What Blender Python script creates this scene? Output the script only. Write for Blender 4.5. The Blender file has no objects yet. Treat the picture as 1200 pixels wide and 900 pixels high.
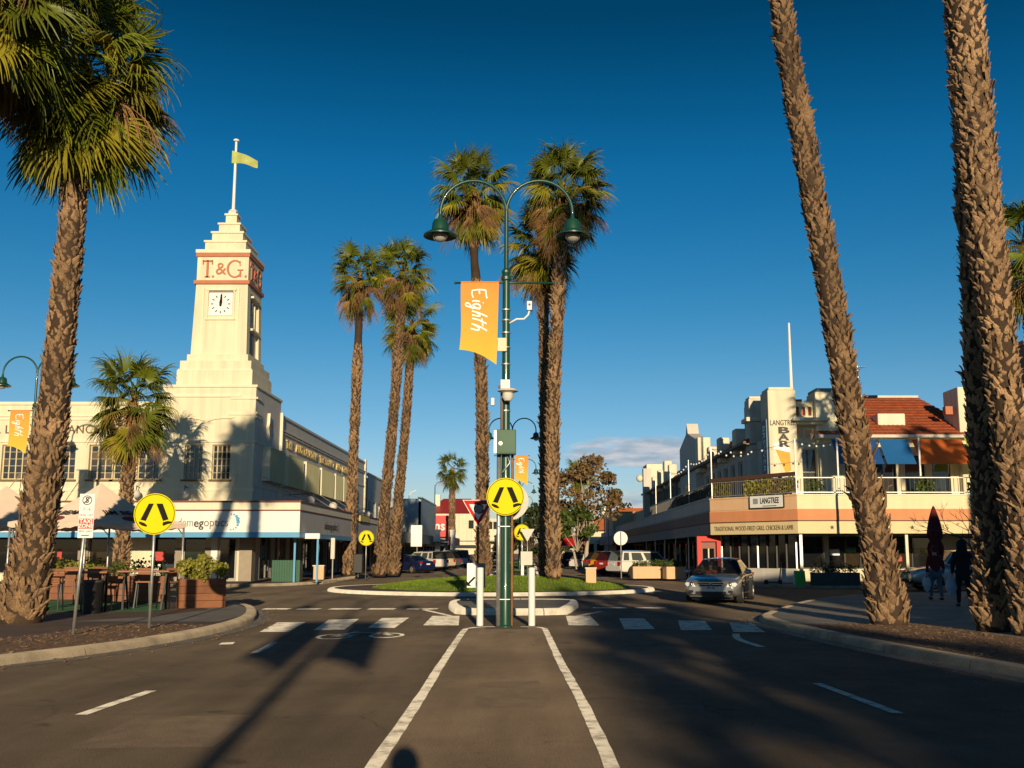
import bpy, bmesh, math, random
from mathutils import Vector, Matrix, Quaternion, noise
from mathutils.geometry import tessellate_polygon
R = math.radians
PI = math.pi
scene = bpy.context.scene
COL = scene.collection
rnd = random.Random(7)

# ------------------------------------------------------------------ camera
cam_data = bpy.data.cameras.new('camera')
cam_data.sensor_width = 36.0
cam_data.lens = 35.0
cam_data.shift_x = -0.015
cam_data.shift_y = 0.0233
cam_data.clip_start = 0.05
cam_data.clip_end = 6000
cam = bpy.data.objects.new('camera', cam_data)
COL.objects.link(cam)
cam.location = (0, 0, 1.65)
cam.rotation_euler = (R(90 + 8.3), 0, 0)
scene.camera = cam

# ------------------------------------------------------------------ sky and sun
SUN_EL = R(10.8)
SUN_TO = Vector((0.118, -1.0, 0)).normalized() * math.cos(SUN_EL) + Vector((0, 0, math.sin(SUN_EL)))   # towards the sun
world = bpy.data.worlds.new('World')
scene.world = world
world.use_nodes = True
wn, wl = world.node_tree.nodes, world.node_tree.links
wn.clear()
w_out = wn.new('ShaderNodeOutputWorld')
w_bg = wn.new('ShaderNodeBackground')
w_bg.inputs['Strength'].default_value = 0.15
sky = wn.new('ShaderNodeTexSky')
sky.sky_type = 'NISHITA'
sky.sun_disc = False
sky.sun_elevation = SUN_EL
sky.sun_rotation = math.atan2(SUN_TO.x, SUN_TO.y)
sky.altitude = 0
sky.air_density = 1.0
sky.dust_density = 0.0
sky.ozone_density = 3.0
w_hsv = wn.new('ShaderNodeHueSaturation')
w_hsv.inputs['Saturation'].default_value = 1.35
w_hsv.inputs['Hue'].default_value = 0.487
wl.new(sky.outputs[0], w_hsv.inputs['Color'])
w_gam = wn.new('ShaderNodeGamma')
w_gam.inputs['Gamma'].default_value = 1.0
wl.new(w_hsv.outputs[0], w_gam.inputs['Color'])
# thin streaky cloud bank low over the end of the street
def wmath(op, a, b=None, c=None):
    n = wn.new('ShaderNodeMath'); n.operation = op
    for i, v in enumerate((a, b, c)):
        if v is None: continue
        if isinstance(v, (int, float)): n.inputs[i].default_value = v
        else: wl.new(v, n.inputs[i])
    return n.outputs[0]
w_tc = wn.new('ShaderNodeTexCoord')
w_sep = wn.new('ShaderNodeSeparateXYZ'); wl.new(w_tc.outputs['Generated'], w_sep.inputs[0])
az = wmath('ARCTAN2', w_sep.outputs['X'], w_sep.outputs['Y'])
el = wmath('ARCSINE', w_sep.outputs['Z'])
def bump_at(a0, e0, ra, re):
    u = wmath('DIVIDE', wmath('SUBTRACT', az, a0), ra)
    v = wmath('DIVIDE', wmath('SUBTRACT', el, e0), re)
    d = wmath('ADD', wmath('MULTIPLY', u, u), wmath('MULTIPLY', v, v))
    return wmath('MAXIMUM', wmath('SUBTRACT', 1.0, d), 0.0)
w_map = wn.new('ShaderNodeCombineXYZ')
wl.new(wmath('MULTIPLY', az, 16.0), w_map.inputs[0]); wl.new(wmath('MULTIPLY', el, 62.0), w_map.inputs[1])
w_noi = wn.new('ShaderNodeTexNoise'); w_noi.inputs['Scale'].default_value = 1.0; w_noi.inputs['Detail'].default_value = 6; w_noi.inputs['Roughness'].default_value = 0.62
wl.new(w_map.outputs[0], w_noi.inputs['Vector'])
shape = wmath('ADD', wmath('MULTIPLY', bump_at(0.11, 0.100, 0.095, 0.021), 1.0), wmath('MULTIPLY', bump_at(0.13, 0.047, 0.17, 0.022), 0.62))
shape = wmath('ADD', shape, wmath('MULTIPLY', bump_at(-0.62, 0.06, 0.2, 0.02), 0.6))
dens = wmath('MULTIPLY', wmath('SUBTRACT', wmath('MULTIPLY', shape, wmath('ADD', wmath('MULTIPLY', w_noi.outputs['Fac'], 2.2), -0.25)), 0.26), 2.6)
w_clamp = wn.new('ShaderNodeClamp'); wl.new(dens, w_clamp.inputs[0]); w_clamp.inputs['Max'].default_value = 0.85
w_cc = wn.new('ShaderNodeMix'); w_cc.data_type = 'RGBA'      # grey blue belly, paler warm top
w_cc.inputs['A'].default_value = (2.2, 2.75, 3.4, 1); w_cc.inputs['B'].default_value = (4.3, 4.1, 4.2, 1)
w_n2 = wn.new('ShaderNodeTexNoise'); w_n2.inputs['Scale'].default_value = 1.7; w_n2.inputs['Detail'].default_value = 5; wl.new(w_map.outputs[0], w_n2.inputs['Vector'])
w_r2 = wn.new('ShaderNodeMapRange'); w_r2.inputs['From Min'].default_value = 0.40; w_r2.inputs['From Max'].default_value = 0.62; wl.new(w_n2.outputs['Fac'], w_r2.inputs['Value']); wl.new(w_r2.outputs[0], w_cc.inputs['Factor'])
w_mix = wn.new('ShaderNodeMix'); w_mix.data_type = 'RGBA'
wl.new(w_clamp.outputs[0], w_mix.inputs['Factor'])
w_ramp = wn.new('ShaderNodeValToRGB')          # grade of the clear sky with elevation, the same all round
cr = w_ramp.color_ramp
ELS = [(0.0,(0.62,0.60,0.80)), (4.3,(0.69,0.61,0.75)), (9.7,(0.73,0.595,0.66)), (21.7,(0.30,0.47,0.57)), (29.7,(0.18,0.25,0.295)), (50,(0.12,0.17,0.21)), (90,(0.10,0.15,0.19))]
cr.elements[0].position = 0.0; cr.elements[0].color = (*ELS[0][1], 1); cr.elements[1].position = 1.0; cr.elements[1].color = (*ELS[-1][1], 1)
for dg, cc in ELS[1:-1]:
    el_ = cr.elements.new(dg/90.0); el_.color = (*cc, 1)
wl.new(wmath('DIVIDE', wmath('MAXIMUM', el, 0.0), PI/2), w_ramp.inputs[0])
w_mul = wn.new('ShaderNodeMix'); w_mul.data_type = 'RGBA'; w_mul.blend_type = 'MULTIPLY'; w_mul.inputs['Factor'].default_value = 1.0
wl.new(w_gam.outputs[0], w_mul.inputs['A']); wl.new(w_ramp.outputs[0], w_mul.inputs['B'])
wl.new(w_mul.outputs['Result'], w_mix.inputs['A'])
wl.new(w_cc.outputs['Result'], w_mix.inputs['B'])
wl.new(w_mix.outputs['Result'], w_bg.inputs['Color'])
wl.new(w_bg.outputs[0], w_out.inputs['Surface'])

sun_data = bpy.data.lights.new('sun', 'SUN')
sun_data.energy = 5.0
sun_data.angle = R(0.5)
sun_data.color = (1.0, 0.80, 0.52)
sun = bpy.data.objects.new('sun', sun_data)
COL.objects.link(sun)
sun.rotation_euler = (-SUN_TO).to_track_quat('-Z', 'Y').to_euler()
sun.location = (10, -40, 40)

scene.view_settings.view_transform = 'Standard'
scene.view_settings.look = 'None'
scene.view_settings.exposure = 0.0
scene.view_settings.gamma = 1.0
scene.view_settings.use_curve_mapping = False

# ------------------------------------------------------------------ materials
MATS = {}
def mat(name, col, rough=0.7, var=0.12, scale=6.0, bump=0.0, bscale=40.0, metal=0.0, spec=0.4, orand=0.0, fine=0.0, coat=0.0, streak=0.0, trans=0.0):
    if name in MATS: return MATS[name]
    m = bpy.data.materials.new(name); m.use_nodes = True
    n, l = m.node_tree.nodes, m.node_tree.links
    b = n['Principled BSDF']
    b.inputs['Roughness'].default_value = rough
    b.inputs['Metallic'].default_value = metal
    b.inputs['Specular IOR Level'].default_value = spec
    if rough >= 0.89: b.inputs['Diffuse Roughness'].default_value = 0.9
    if coat: b.inputs['Coat Weight'].default_value = coat; b.inputs['Coat Roughness'].default_value = 0.05
    tc = n.new('ShaderNodeTexCoord')
    nz = n.new('ShaderNodeTexNoise'); nz.inputs['Scale'].default_value = scale; nz.inputs['Detail'].default_value = 5; nz.inputs['Roughness'].default_value = 0.6
    l.new(tc.outputs['Object'], nz.inputs['Vector'])
    val = nz.outputs['Fac']
    mr = n.new('ShaderNodeMapRange'); mr.inputs['From Min'].default_value = 0.25; mr.inputs['From Max'].default_value = 0.75
    mr.inputs['To Min'].default_value = 1 - var; mr.inputs['To Max'].default_value = 1 + var
    l.new(val, mr.inputs['Value'])
    fac = mr.outputs[0]
    def mul(a, b2):
        k = n.new('ShaderNodeMath'); k.operation = 'MULTIPLY'; l.new(a, k.inputs[0]); l.new(b2, k.inputs[1]); return k.outputs[0]
    if fine:
        nf = n.new('ShaderNodeTexNoise'); nf.inputs['Scale'].default_value = bscale * 1.7; nf.inputs['Detail'].default_value = 2
        l.new(tc.outputs['Object'], nf.inputs['Vector'])
        mf = n.new('ShaderNodeMapRange'); mf.inputs['From Min'].default_value = 0.3; mf.inputs['From Max'].default_value = 0.7
        mf.inputs['To Min'].default_value = 1 - fine; mf.inputs['To Max'].default_value = 1 + fine
        l.new(nf.outputs['Fac'], mf.inputs['Value']); fac = mul(fac, mf.outputs[0])
    if streak:
        mp = n.new('ShaderNodeMapping'); mp.inputs['Scale'].default_value = (2.2, 2.2, 0.16)
        l.new(tc.outputs['Object'], mp.inputs['Vector'])
        ns = n.new('ShaderNodeTexNoise'); ns.inputs['Scale'].default_value = 1.3; ns.inputs['Detail'].default_value = 6
        l.new(mp.outputs[0], ns.inputs['Vector'])
        ms = n.new('ShaderNodeMapRange'); ms.inputs['From Min'].default_value = 0.42; ms.inputs['From Max'].default_value = 0.72
        ms.inputs['To Min'].default_value = 1.0; ms.inputs['To Max'].default_value = 1 - streak
        l.new(ns.outputs['Fac'], ms.inputs['Value']); fac = mul(fac, ms.outputs[0])
    if orand:
        oi = n.new('ShaderNodeObjectInfo')
        mo = n.new('ShaderNodeMapRange'); mo.inputs['To Min'].default_value = 1 - orand; mo.inputs['To Max'].default_value = 1 + orand
        l.new(oi.outputs['Random'], mo.inputs['Value']); fac = mul(fac, mo.outputs[0])
    vm = n.new('ShaderNodeVectorMath'); vm.operation = 'SCALE'
    vm.inputs[0].default_value = col[:3]
    l.new(fac, vm.inputs['Scale']); l.new(vm.outputs[0], b.inputs['Base Color'])
    if bump:
        nb = n.new('ShaderNodeTexNoise'); nb.inputs['Scale'].default_value = bscale; nb.inputs['Detail'].default_value = 4
        l.new(tc.outputs['Object'], nb.inputs['Vector'])
        bp = n.new('ShaderNodeBump'); bp.inputs['Strength'].default_value = bump; bp.inputs['Distance'].default_value = 0.02
        l.new(nb.outputs['Fac'], bp.inputs['Height']); l.new(bp.outputs[0], b.inputs['Normal'])
    if trans:
        # thin leaf: let some light through
        td = n.new('ShaderNodeBsdfTranslucent'); l.new(vm.outputs[0], td.inputs['Color'])
        mx = n.new('ShaderNodeMixShader'); mx.inputs[0].default_value = trans
        l.new(b.outputs[0], mx.inputs[1]); l.new(td.outputs[0], mx.inputs[2])
        l.new(mx.outputs[0], n['Material Output'].inputs['Surface'])
    MATS[name] = m
    return m

def mat_asphalt(name='asphalt', base=(0.080, 0.060, 0.040)):
    m = bpy.data.materials.new(name); m.use_nodes = True
    n, l = m.node_tree.nodes, m.node_tree.links
    b = n['Principled BSDF']; b.inputs['Specular IOR Level'].default_value = 0.3; b.inputs['Diffuse Roughness'].default_value = 1.0
    tc = n.new('ShaderNodeTexCoord')
    def noi(s, d=4, r=0.6, vec=None):
        k = n.new('ShaderNodeTexNoise'); k.inputs['Scale'].default_value = s; k.inputs['Detail'].default_value = d; k.inputs['Roughness'].default_value = r
        l.new(vec or tc.outputs['Object'], k.inputs['Vector']); return k.outputs['Fac']
    def rng(v, a, b2, c, d):
        k = n.new('ShaderNodeMapRange'); k.inputs['From Min'].default_value = a; k.inputs['From Max'].default_value = b2
        k.inputs['To Min'].default_value = c; k.inputs['To Max'].default_value = d; l.new(v, k.inputs['Value']); return k.outputs[0]
    def mul(a, b2):
        k = n.new('ShaderNodeMath'); k.operation = 'MULTIPLY'; l.new(a, k.inputs[0]); l.new(b2, k.inputs[1]); return k.outputs[0]
    mp = n.new('ShaderNodeMapping'); mp.inputs['Scale'].default_value = (1.0, 0.09, 1.0)
    l.new(tc.outputs['Object'], mp.inputs['Vector'])
    f = rng(noi(0.35, 5), 0.3, 0.7, 0.72, 1.25)
    f = mul(f, rng(noi(1.1, 4, 0.6, mp.outputs[0]), 0.3, 0.7, 0.72, 1.25))
    f = mul(f, rng(noi(60, 3), 0.3, 0.7, 0.62, 1.4))
    f = mul(f, rng(noi(2.3, 6, 0.75), 0.62, 0.72, 1.0, 0.62))
    vo = n.new('ShaderNodeTexVoronoi'); vo.feature = 'DISTANCE_TO_EDGE'; vo.inputs['Scale'].default_value = 0.33
    wv = n.new('ShaderNodeVectorMath'); wv.operation = 'ADD'
    nd = n.new('ShaderNodeTexNoise'); nd.inputs['Scale'].default_value = 1.3; nd.inputs['Detail'].default_value = 5
    l.new(tc.outputs['Object'], nd.inputs['Vector']); l.new(nd.outputs['Color'], wv.inputs[0]); l.new(tc.outputs['Object'], wv.inputs[1])
    l.new(wv.outputs[0], vo.inputs['Vector'])
    cm_ = n.new('ShaderNodeMath'); cm_.operation = 'MAXIMUM'
    l.new(rng(vo.outputs['Distance'], 0.001, 0.004, 0.5, 1.0), cm_.inputs[0]); l.new(rng(noi(0.25, 3), 0.45, 0.6, 1.0, 0.0), cm_.inputs[1])
    f = mul(f, cm_.outputs[0])
    sp_ = n.new('ShaderNodeTexVoronoi'); sp_.inputs['Scale'].default_value = 0.9; l.new(wv.outputs[0], sp_.inputs['Vector'])      # oil drips
    f = mul(f, rng(sp_.outputs['Distance'], 0.05, 0.13, 0.55, 1.0))
    f = mul(f, rng(noi(160, 2), 0.35, 0.65, 0.72, 1.3))
    vm = n.new('ShaderNodeVectorMath'); vm.operation = 'SCALE'; vm.inputs[0].default_value = base
    l.new(f, vm.inputs['Scale']); l.new(vm.outputs[0], b.inputs['Base Color'])
    l.new(rng(noi(1.5, 4), 0.3, 0.7, 0.72, 0.95), b.inputs['Roughness'])
    bp = n.new('ShaderNodeBump'); bp.inputs['Strength'].default_value = 0.55; bp.inputs['Distance'].default_value = 0.012
    l.new(noi(75, 3), bp.inputs['Height']); l.new(bp.outputs[0], b.inputs['Normal'])
    return m

def mat_paint_line():
    # worn thermoplastic road paint
    m = bpy.data.materials.new('road_paint'); m.use_nodes = True
    n, l = m.node_tree.nodes, m.node_tree.links
    b = n['Principled BSDF']; b.inputs['Roughness'].default_value = 0.8; b.inputs['Diffuse Roughness'].default_value = 0.9
    tc = n.new('ShaderNodeTexCoord')
    k = n.new('ShaderNodeTexNoise'); k.inputs['Scale'].default_value = 3.5; k.inputs['Detail'].default_value = 9; k.inputs['Roughness'].default_value = 0.72
    l.new(tc.outputs['Object'], k.inputs['Vector'])
    r = n.new('ShaderNodeValToRGB')
    r.color_ramp.elements[0].position = 0.36; r.color_ramp.elements[0].color = (0.16, 0.135, 0.10, 1)
    r.color_ramp.elements[1].position = 0.53; r.color_ramp.elements[1].color = (0.62, 0.58, 0.50, 1)
    l.new(k.outputs['Fac'], r.inputs[0]); l.new(r.outputs[0], b.inputs['Base Color'])
    return m

def mat_pavers(name, c1, c2, sx, sy, mortar):
    m = bpy.data.materials.new(name); m.use_nodes = True
    n, l = m.node_tree.nodes, m.node_tree.links
    b = n['Principled BSDF']; b.inputs['Roughness'].default_value = 0.85
    tc = n.new('ShaderNodeTexCoord')
    br = n.new('ShaderNodeTexBrick'); br.inputs['Color1'].default_value = (*c1, 1); br.inputs['Color2'].default_value = (*c2, 1)
    br.inputs['Mortar'].default_value = (*mortar, 1); br.inputs['Scale'].default_value = 1.0
    br.inputs['Brick Width'].default_value = sx; br.inputs['Row Height'].default_value = sy; br.inputs['Mortar Size'].default_value = 0.008
    l.new(tc.outputs['Object'], br.inputs['Vector'])
    k = n.new('ShaderNodeTexNoise'); k.inputs['Scale'].default_value = 0.8; k.inputs['Detail'].default_value = 7; k.inputs['Roughness'].default_value = 0.7
    l.new(tc.outputs['Object'], k.inputs['Vector'])
    mr = n.new('ShaderNodeMapRange'); mr.inputs['From Min'].default_value = 0.3; mr.inputs['From Max'].default_value = 0.7; mr.inputs['To Min'].default_value = 0.7; mr.inputs['To Max'].default_value = 1.25
    l.new(k.outputs['Fac'], mr.inputs['Value'])
    vm = n.new('ShaderNodeVectorMath'); vm.operation = 'SCALE'; l.new(br.outputs['Color'], vm.inputs[0]); l.new(mr.outputs[0], vm.inputs['Scale'])
    l.new(vm.outputs[0], b.inputs['Base Color'])
    bp = n.new('ShaderNodeBump'); bp.inputs['Strength'].default_value = 0.4; bp.inputs['Distance'].default_value = 0.006; bp.invert = True
    l.new(br.outputs['Fac'], bp.inputs['Height']); l.new(bp.outputs[0], b.inputs['Normal'])
    return m

def mat_glass(name, tint=(0.012, 0.014, 0.016), see=0.0, rough=0.04):
    # shop / car glazing: mirror-like from the street; see > 0 lets part of the view through
    m = bpy.data.materials.new(name); m.use_nodes = True
    n, l = m.node_tree.nodes, m.node_tree.links
    b = n['Principled BSDF']; b.inputs['Base Color'].default_value = (*tint, 1); b.inputs['Roughness'].default_value = rough
    b.inputs['Specular IOR Level'].default_value = 0.65; b.inputs['IOR'].default_value = 1.5
    tc = n.new('ShaderNodeTexCoord'); k = n.new('ShaderNodeTexNoise'); k.inputs['Scale'].default_value = 1.5
    l.new(tc.outputs['Object'], k.inputs['Vector'])
    bp = n.new('ShaderNodeBump'); bp.inputs['Strength'].default_value = 0.05; bp.inputs['Distance'].default_value = 0.02
    l.new(k.outputs['Fac'], bp.inputs['Height']); l.new(bp.outputs[0], b.inputs['Normal'])
    if see:
        t = n.new('ShaderNodeBsdfTransparent'); t.inputs['Color'].default_value = (0.75, 0.8, 0.8, 1)
        mx = n.new('ShaderNodeMixShader'); mx.inputs[0].default_value = see
        l.new(b.outputs[0], mx.inputs[1]); l.new(t.outputs[0], mx.inputs[2]); l.new(mx.outputs[0], n['Material Output'].inputs['Surface'])
    return m

def mat_two(name, c1, c2, axis, lo, hi, rough=0.6, var=0.08, trans=0.0):
    # real printed gradient cloth (banner): c1 at lo .. c2 at hi along an object axis
    m = bpy.data.materials.new(name); m.use_nodes = True
    n, l = m.node_tree.nodes, m.node_tree.links
    b = n['Principled BSDF']; b.inputs['Roughness'].default_value = rough
    tc = n.new('ShaderNodeTexCoord'); sp = n.new('ShaderNodeSeparateXYZ'); l.new(tc.outputs['Object'], sp.inputs[0])
    k = n.new('ShaderNodeTexNoise'); k.inputs['Scale'].default_value = 1.6; k.inputs['Detail'].default_value = 3; l.new(tc.outputs['Object'], k.inputs['Vector'])
    ad = n.new('ShaderNodeMath'); ad.operation = 'MULTIPLY_ADD'; l.new(k.outputs['Fac'], ad.inputs[0]); ad.inputs[1].default_value = 0.5 * (hi - lo); l.new(sp.outputs[axis], ad.inputs[2])
    mr = n.new('ShaderNodeMapRange'); mr.inputs['From Min'].default_value = lo + 0.25 * (hi - lo); mr.inputs['From Max'].default_value = hi + 0.25 * (hi - lo); l.new(ad.outputs[0], mr.inputs['Value'])
    mx = n.new('ShaderNodeMix'); mx.data_type = 'RGBA'; l.new(mr.outputs[0], mx.inputs['Factor']); mx.inputs['A'].default_value = (*c1, 1); mx.inputs['B'].default_value = (*c2, 1)
    l.new(mx.outputs['Result'], b.inputs['Base Color'])
    if trans:
        td = n.new('ShaderNodeBsdfTranslucent'); l.new(mx.outputs['Result'], td.inputs['Color'])
        ms = n.new('ShaderNodeMixShader'); ms.inputs[0].default_value = trans
        l.new(b.outputs[0], ms.inputs[1]); l.new(td.outputs[0], ms.inputs[2]); l.new(ms.outputs[0], n['Material Output'].inputs['Surface'])
    return m

# ------------------------------------------------------------------ mesh builder
class MB:
    def __init__(s): s.v = []; s.f = []
    def add(s, vs, fs):
        o = len(s.v); s.v += [tuple(p) for p in vs]; s.f += [tuple(i + o for i in f) for f in fs]; return s
    def box(s, x0, x1, y0, y1, z0, z1):
        return s.add([(x0,y0,z0),(x1,y0,z0),(x1,y1,z0),(x0,y1,z0),(x0,y0,z1),(x1,y0,z1),(x1,y1,z1),(x0,y1,z1)],
                     [(3,2,1,0),(4,5,6,7),(0,1,5,4),(1,2,6,5),(2,3,7,6),(3,0,4,7)])
    def obox(s, c, ax, ay, az):
        c, ax, ay, az = map(Vector, (c, ax, ay, az)); vs = []
        for k in (-1, 1):
            for i, j in ((-1,-1),(1,-1),(1,1),(-1,1)): vs.append(c + ax*i + ay*j + az*k)
        return s.add(vs, [(3,2,1,0),(4,5,6,7),(0,1,5,4),(1,2,6,5),(2,3,7,6),(3,0,4,7)])
    def bar(s, p, q, w, h=None, up=(0,0,1)):
        p, q = Vector(p), Vector(q); d = (q - p); L = d.length; d.normalize()
        u = Vector(up)
        if abs(d.dot(u)) > 0.95: u = Vector((0, 1, 0))
        a = d.cross(u).normalized(); b2 = a.cross(d).normalized(); h = h or w
        return s.obox((p + q)/2, d*L/2, a*w/2, b2*h/2)
    def tube(s, pts, rad, n=8, caps=True):
        pts = [Vector(p) for p in pts]; k = len(pts)
        if isinstance(rad, (int, float)): rad = [rad]*k
        o = len(s.v); ref = None
        for i, p in enumerate(pts):
            d = (pts[min(i+1,k-1)] - pts[max(i-1,0)]).normalized()
            if ref is None: ref = Vector((1,0,0)) if abs(d.x) < 0.9 else Vector((0,1,0))
            a = (ref - d*ref.dot(d)).normalized(); ref = a; b2 = d.cross(a)
            for j in range(n):
                t = 2*PI*j/n; s.v.append(tuple(p + (a*math.cos(t) + b2*math.sin(t))*rad[i]))
        for i in range(k-1):
            for j in range(n):
                a0 = o + i*n + j; a1 = o + i*n + (j+1) % n
                s.f.append((a0, a1, a1+n, a0+n))
        if caps:
            s.f.append(tuple(o + j for j in reversed(range(n)))); s.f.append(tuple(o + (k-1)*n + j for j in range(n)))
        return s
    def lathe(s, prof, c=(0,0,0), n=16, caps=True):
        o = len(s.v); c = Vector(c)
        for r, z in prof:
            for j in range(n):
                t = 2*PI*j/n; s.v.append((c.x + r*math.cos(t), c.y + r*math.sin(t), c.z + z))
        for i in range(len(prof)-1):
            for j in range(n):
                a0 = o+i*n+j; a1 = o+i*n+(j+1)%n; s.f.append((a0,a1,a1+n,a0+n))
        if caps:
            s.f.append(tuple(o+j for j in reversed(range(n)))); s.f.append(tuple(o+(len(prof)-1)*n+j for j in range(n)))
        return s
    def prism(s, poly, org, u, v, nrm):
        # extrude a flat outline (in u, v) from org by the vector nrm
        org, u, v, nrm = map(Vector, (org, u, v, nrm)); k = len(poly); o = len(s.v)
        P = [org + u*a + v*b2 for a, b2 in poly]
        s.v += [tuple(p) for p in P] + [tuple(p + nrm) for p in P]
        tris = tessellate_polygon([[Vector((a, b2, 0)) for a, b2 in poly]])
        area = sum(poly[i][0]*poly[(i+1)%k][1] - poly[(i+1)%k][0]*poly[i][1] for i in range(k))
        flip = (u.cross(v).dot(nrm) > 0) == (area > 0)
        for t in tris:
            a, b2, c = [poly[q] for q in t]
            if ((b2[0]-a[0])*(c[1]-a[1]) - (b2[1]-a[1])*(c[0]-a[0]) > 0) != (area > 0): t = t[::-1]
            if flip: s.f.append((o+t[2], o+t[1], o+t[0])); s.f.append((o+k+t[0], o+k+t[1], o+k+t[2]))
            else: s.f.append((o+t[0], o+t[1], o+t[2])); s.f.append((o+k+t[2], o+k+t[1], o+k+t[0]))
        for i in range(k):
            j = (i+1) % k
            s.f.append((o+i, o+j, o+k+j, o+k+i) if flip else (o+j, o+i, o+k+i, o+k+j))
        return s
    def grid(s, nu, nv, fn):
        o = len(s.v)
        for i in range(nu+1):
            for j in range(nv+1): s.v.append(tuple(fn(i/nu, j/nv)))
        for i in range(nu):
            for j in range(nv):
                a = o+i*(nv+1)+j; s.f.append((a, a+nv+1, a+nv+2, a+1))
        return s
    def ball(s, c, r, n=10, m=7, sz=1.0):
        prof = [(max(r*math.sin(PI*i/m), 0.001), -r*sz*math.cos(PI*i/m)) for i in range(m+1)]
        return s.lathe(prof, c, n, True)
    def mesh(s, name):
        me = bpy.data.meshes.new(name); me.from_pydata(s.v, [], s.f); me.update(); return me

WORLD_LOC = {}
def link(o, parent=None):
    COL.objects.link(o)
    if parent is not None: o.parent = parent
def thing(name, label, cat, loc=(0,0,0), rz=0.0, group=None):
    o = bpy.data.objects.new(name, None); o.empty_display_size = 0.2
    o.location = loc; o.rotation_euler = (0, 0, rz)
    o['label'] = label; o['category'] = cat
    if group: o['group'] = group
    WORLD_LOC[o.name] = Vector(loc); COL.objects.link(o); return o
def part(name, mb, m, parent=None, smooth=False, world=True, bevel=0.0, label=None, kind=None):
    # geometry in world coordinates (world=True) or in the coordinates of the parent's root
    me = mb if isinstance(mb, bpy.types.Mesh) else mb.mesh(name)
    off = WORLD_LOC.get(parent.name, Vector()) if (parent is not None and world) else Vector()
    if off.length > 0: me.transform(Matrix.Translation(-off))
    if not me.materials: me.materials.append(m)
    if smooth: me.polygons.foreach_set('use_smooth', [True]*len(me.polygons))
    o = bpy.data.objects.new(name, me); link(o, parent)
    WORLD_LOC[o.name] = off if parent is not None else Vector()
    if bevel:
        bv = o.modifiers.new('bevel', 'BEVEL'); bv.width = bevel; bv.segments = 2; bv.limit_method = 'ANGLE'; bv.angle_limit = R(40)
    if smooth == 'auto':
        me.polygons.foreach_set('use_smooth', [True]*len(me.polygons)); me.set_sharp_from_angle(angle=R(38))
    if label: o['label'] = label
    if kind: o['kind'] = kind
    return o
def piece(name, me, parent, mtx=None, loc=None):
    # a copy-cheap child sharing mesh data
    o = bpy.data.objects.new(name, me); link(o, parent)
    if mtx is not None: o.matrix_local = mtx
    elif loc is not None: o.location = loc
    WORLD_LOC[o.name] = WORLD_LOC.get(parent.name, Vector())
    return o
def struct(name, mb, m, smooth=False, kind='structure', label=None, cat=None):
    o = part(name, mb, m, None, smooth); o['kind'] = kind
    if label: o['label'] = label
    if cat: o['category'] = cat
    return o
def one(name, mb, m, label, cat, group=None, smooth=False, bevel=0.0):
    o = part(name, mb, m, None, smooth, bevel=bevel); o['label'] = label; o['category'] = cat
    if group: o['group'] = group
    return o
def copy_tree(o, parent=None):
    c = o.copy(); COL.objects.link(c); c.parent = parent
    for ch in list(o.children): copy_tree(ch, c)
    return c
def text_mesh(s, size, depth=0.01, bold=0.0, space=1.0, shear=0.0):
    cu = bpy.data.curves.new('lettering', 'FONT'); cu.body = s; cu.size = size; cu.extrude = depth/2; cu.offset = bold; cu.space_character = space
    cu.shear = shear; cu.align_x = 'CENTER'; cu.align_y = 'CENTER'; cu.resolution_u = 3
    o = bpy.data.objects.new('lettering', cu); COL.objects.link(o)
    bpy.context.view_layer.update()
    me = bpy.data.meshes.new_from_object(o.evaluated_get(bpy.context.evaluated_depsgraph_get()))
    bpy.data.objects.remove(o); bpy.data.curves.remove(cu); me.materials.clear()
    return me
def frame_mtx(org, u, v):
    u, v = Vector(u).normalized(), Vector(v).normalized(); w = u.cross(v)
    return Matrix(((u.x, v.x, w.x, org[0]), (u.y, v.y, w.y, org[1]), (u.z, v.z, w.z, org[2]), (0, 0, 0, 1)))
def text(s, org, u, v, size, m, parent, depth=0.01, bold=0.0, space=1.0, width=None, name='lettering', world=True, shear=0.0):
    me = text_mesh(s, size, depth, bold, space, shear)
    sx = 1.0
    if width:
        xs = [q.co.x for q in me.vertices]; sx = width/(max(xs) - min(xs))
    me.transform(frame_mtx(org, u, v) @ Matrix.Diagonal((sx, 1, 1, 1)))
    return part(name, me, m, parent, world=world)
def baked(o):
    # evaluate modifiers of a helper object into a plain mesh
    bpy.context.view_layer.update()
    me = bpy.data.meshes.new_from_object(o.evaluated_get(bpy.context.evaluated_depsgraph_get()))
    return me

# ------------------------------------------------------------------ material instances
ASPHALT = mat_asphalt(); PAINT = mat_paint_line()
CONC = mat('kerb_concrete', (0.31, 0.255, 0.185), 0.9, 0.38, 1.7, 0.5, 45, fine=0.28)
KWHITE = mat('kerb_white_paint', (0.66, 0.62, 0.53), 0.9, 0.2, 4.0, 0.25, 50, fine=0.1)
PATH = mat('footpath_concrete', (0.27, 0.235, 0.19), 0.88, 0.28, 0.9, 0.25, 50, fine=0.15)
PAVER = mat_pavers('brown_pavers', (0.175, 0.105, 0.072), (0.135, 0.083, 0.058), 0.23, 0.115, (0.07, 0.055, 0.042))
MULCH = mat('mulch', (0.085, 0.052, 0.032), 0.95, 0.4, 6, 1.0, 30, fine=0.5)
CHIP = mat('wood_chip', (0.20, 0.125, 0.075), 0.9, 0.3, 5, orand=0.2)
LAWN = mat('lawn_soil', (0.075, 0.115, 0.018), 0.95, 0.3, 2, 0.6, 60, fine=0.4)
BLADE = mat('grass_blade', (0.20, 0.29, 0.020), 0.6, 0.45, 0.9, trans=0.3)
CREAM = mat('cream_render', (0.76, 0.69, 0.50), 0.85, 0.06, 0.5, 0.2, 25, streak=0.17, fine=0.03)
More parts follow.
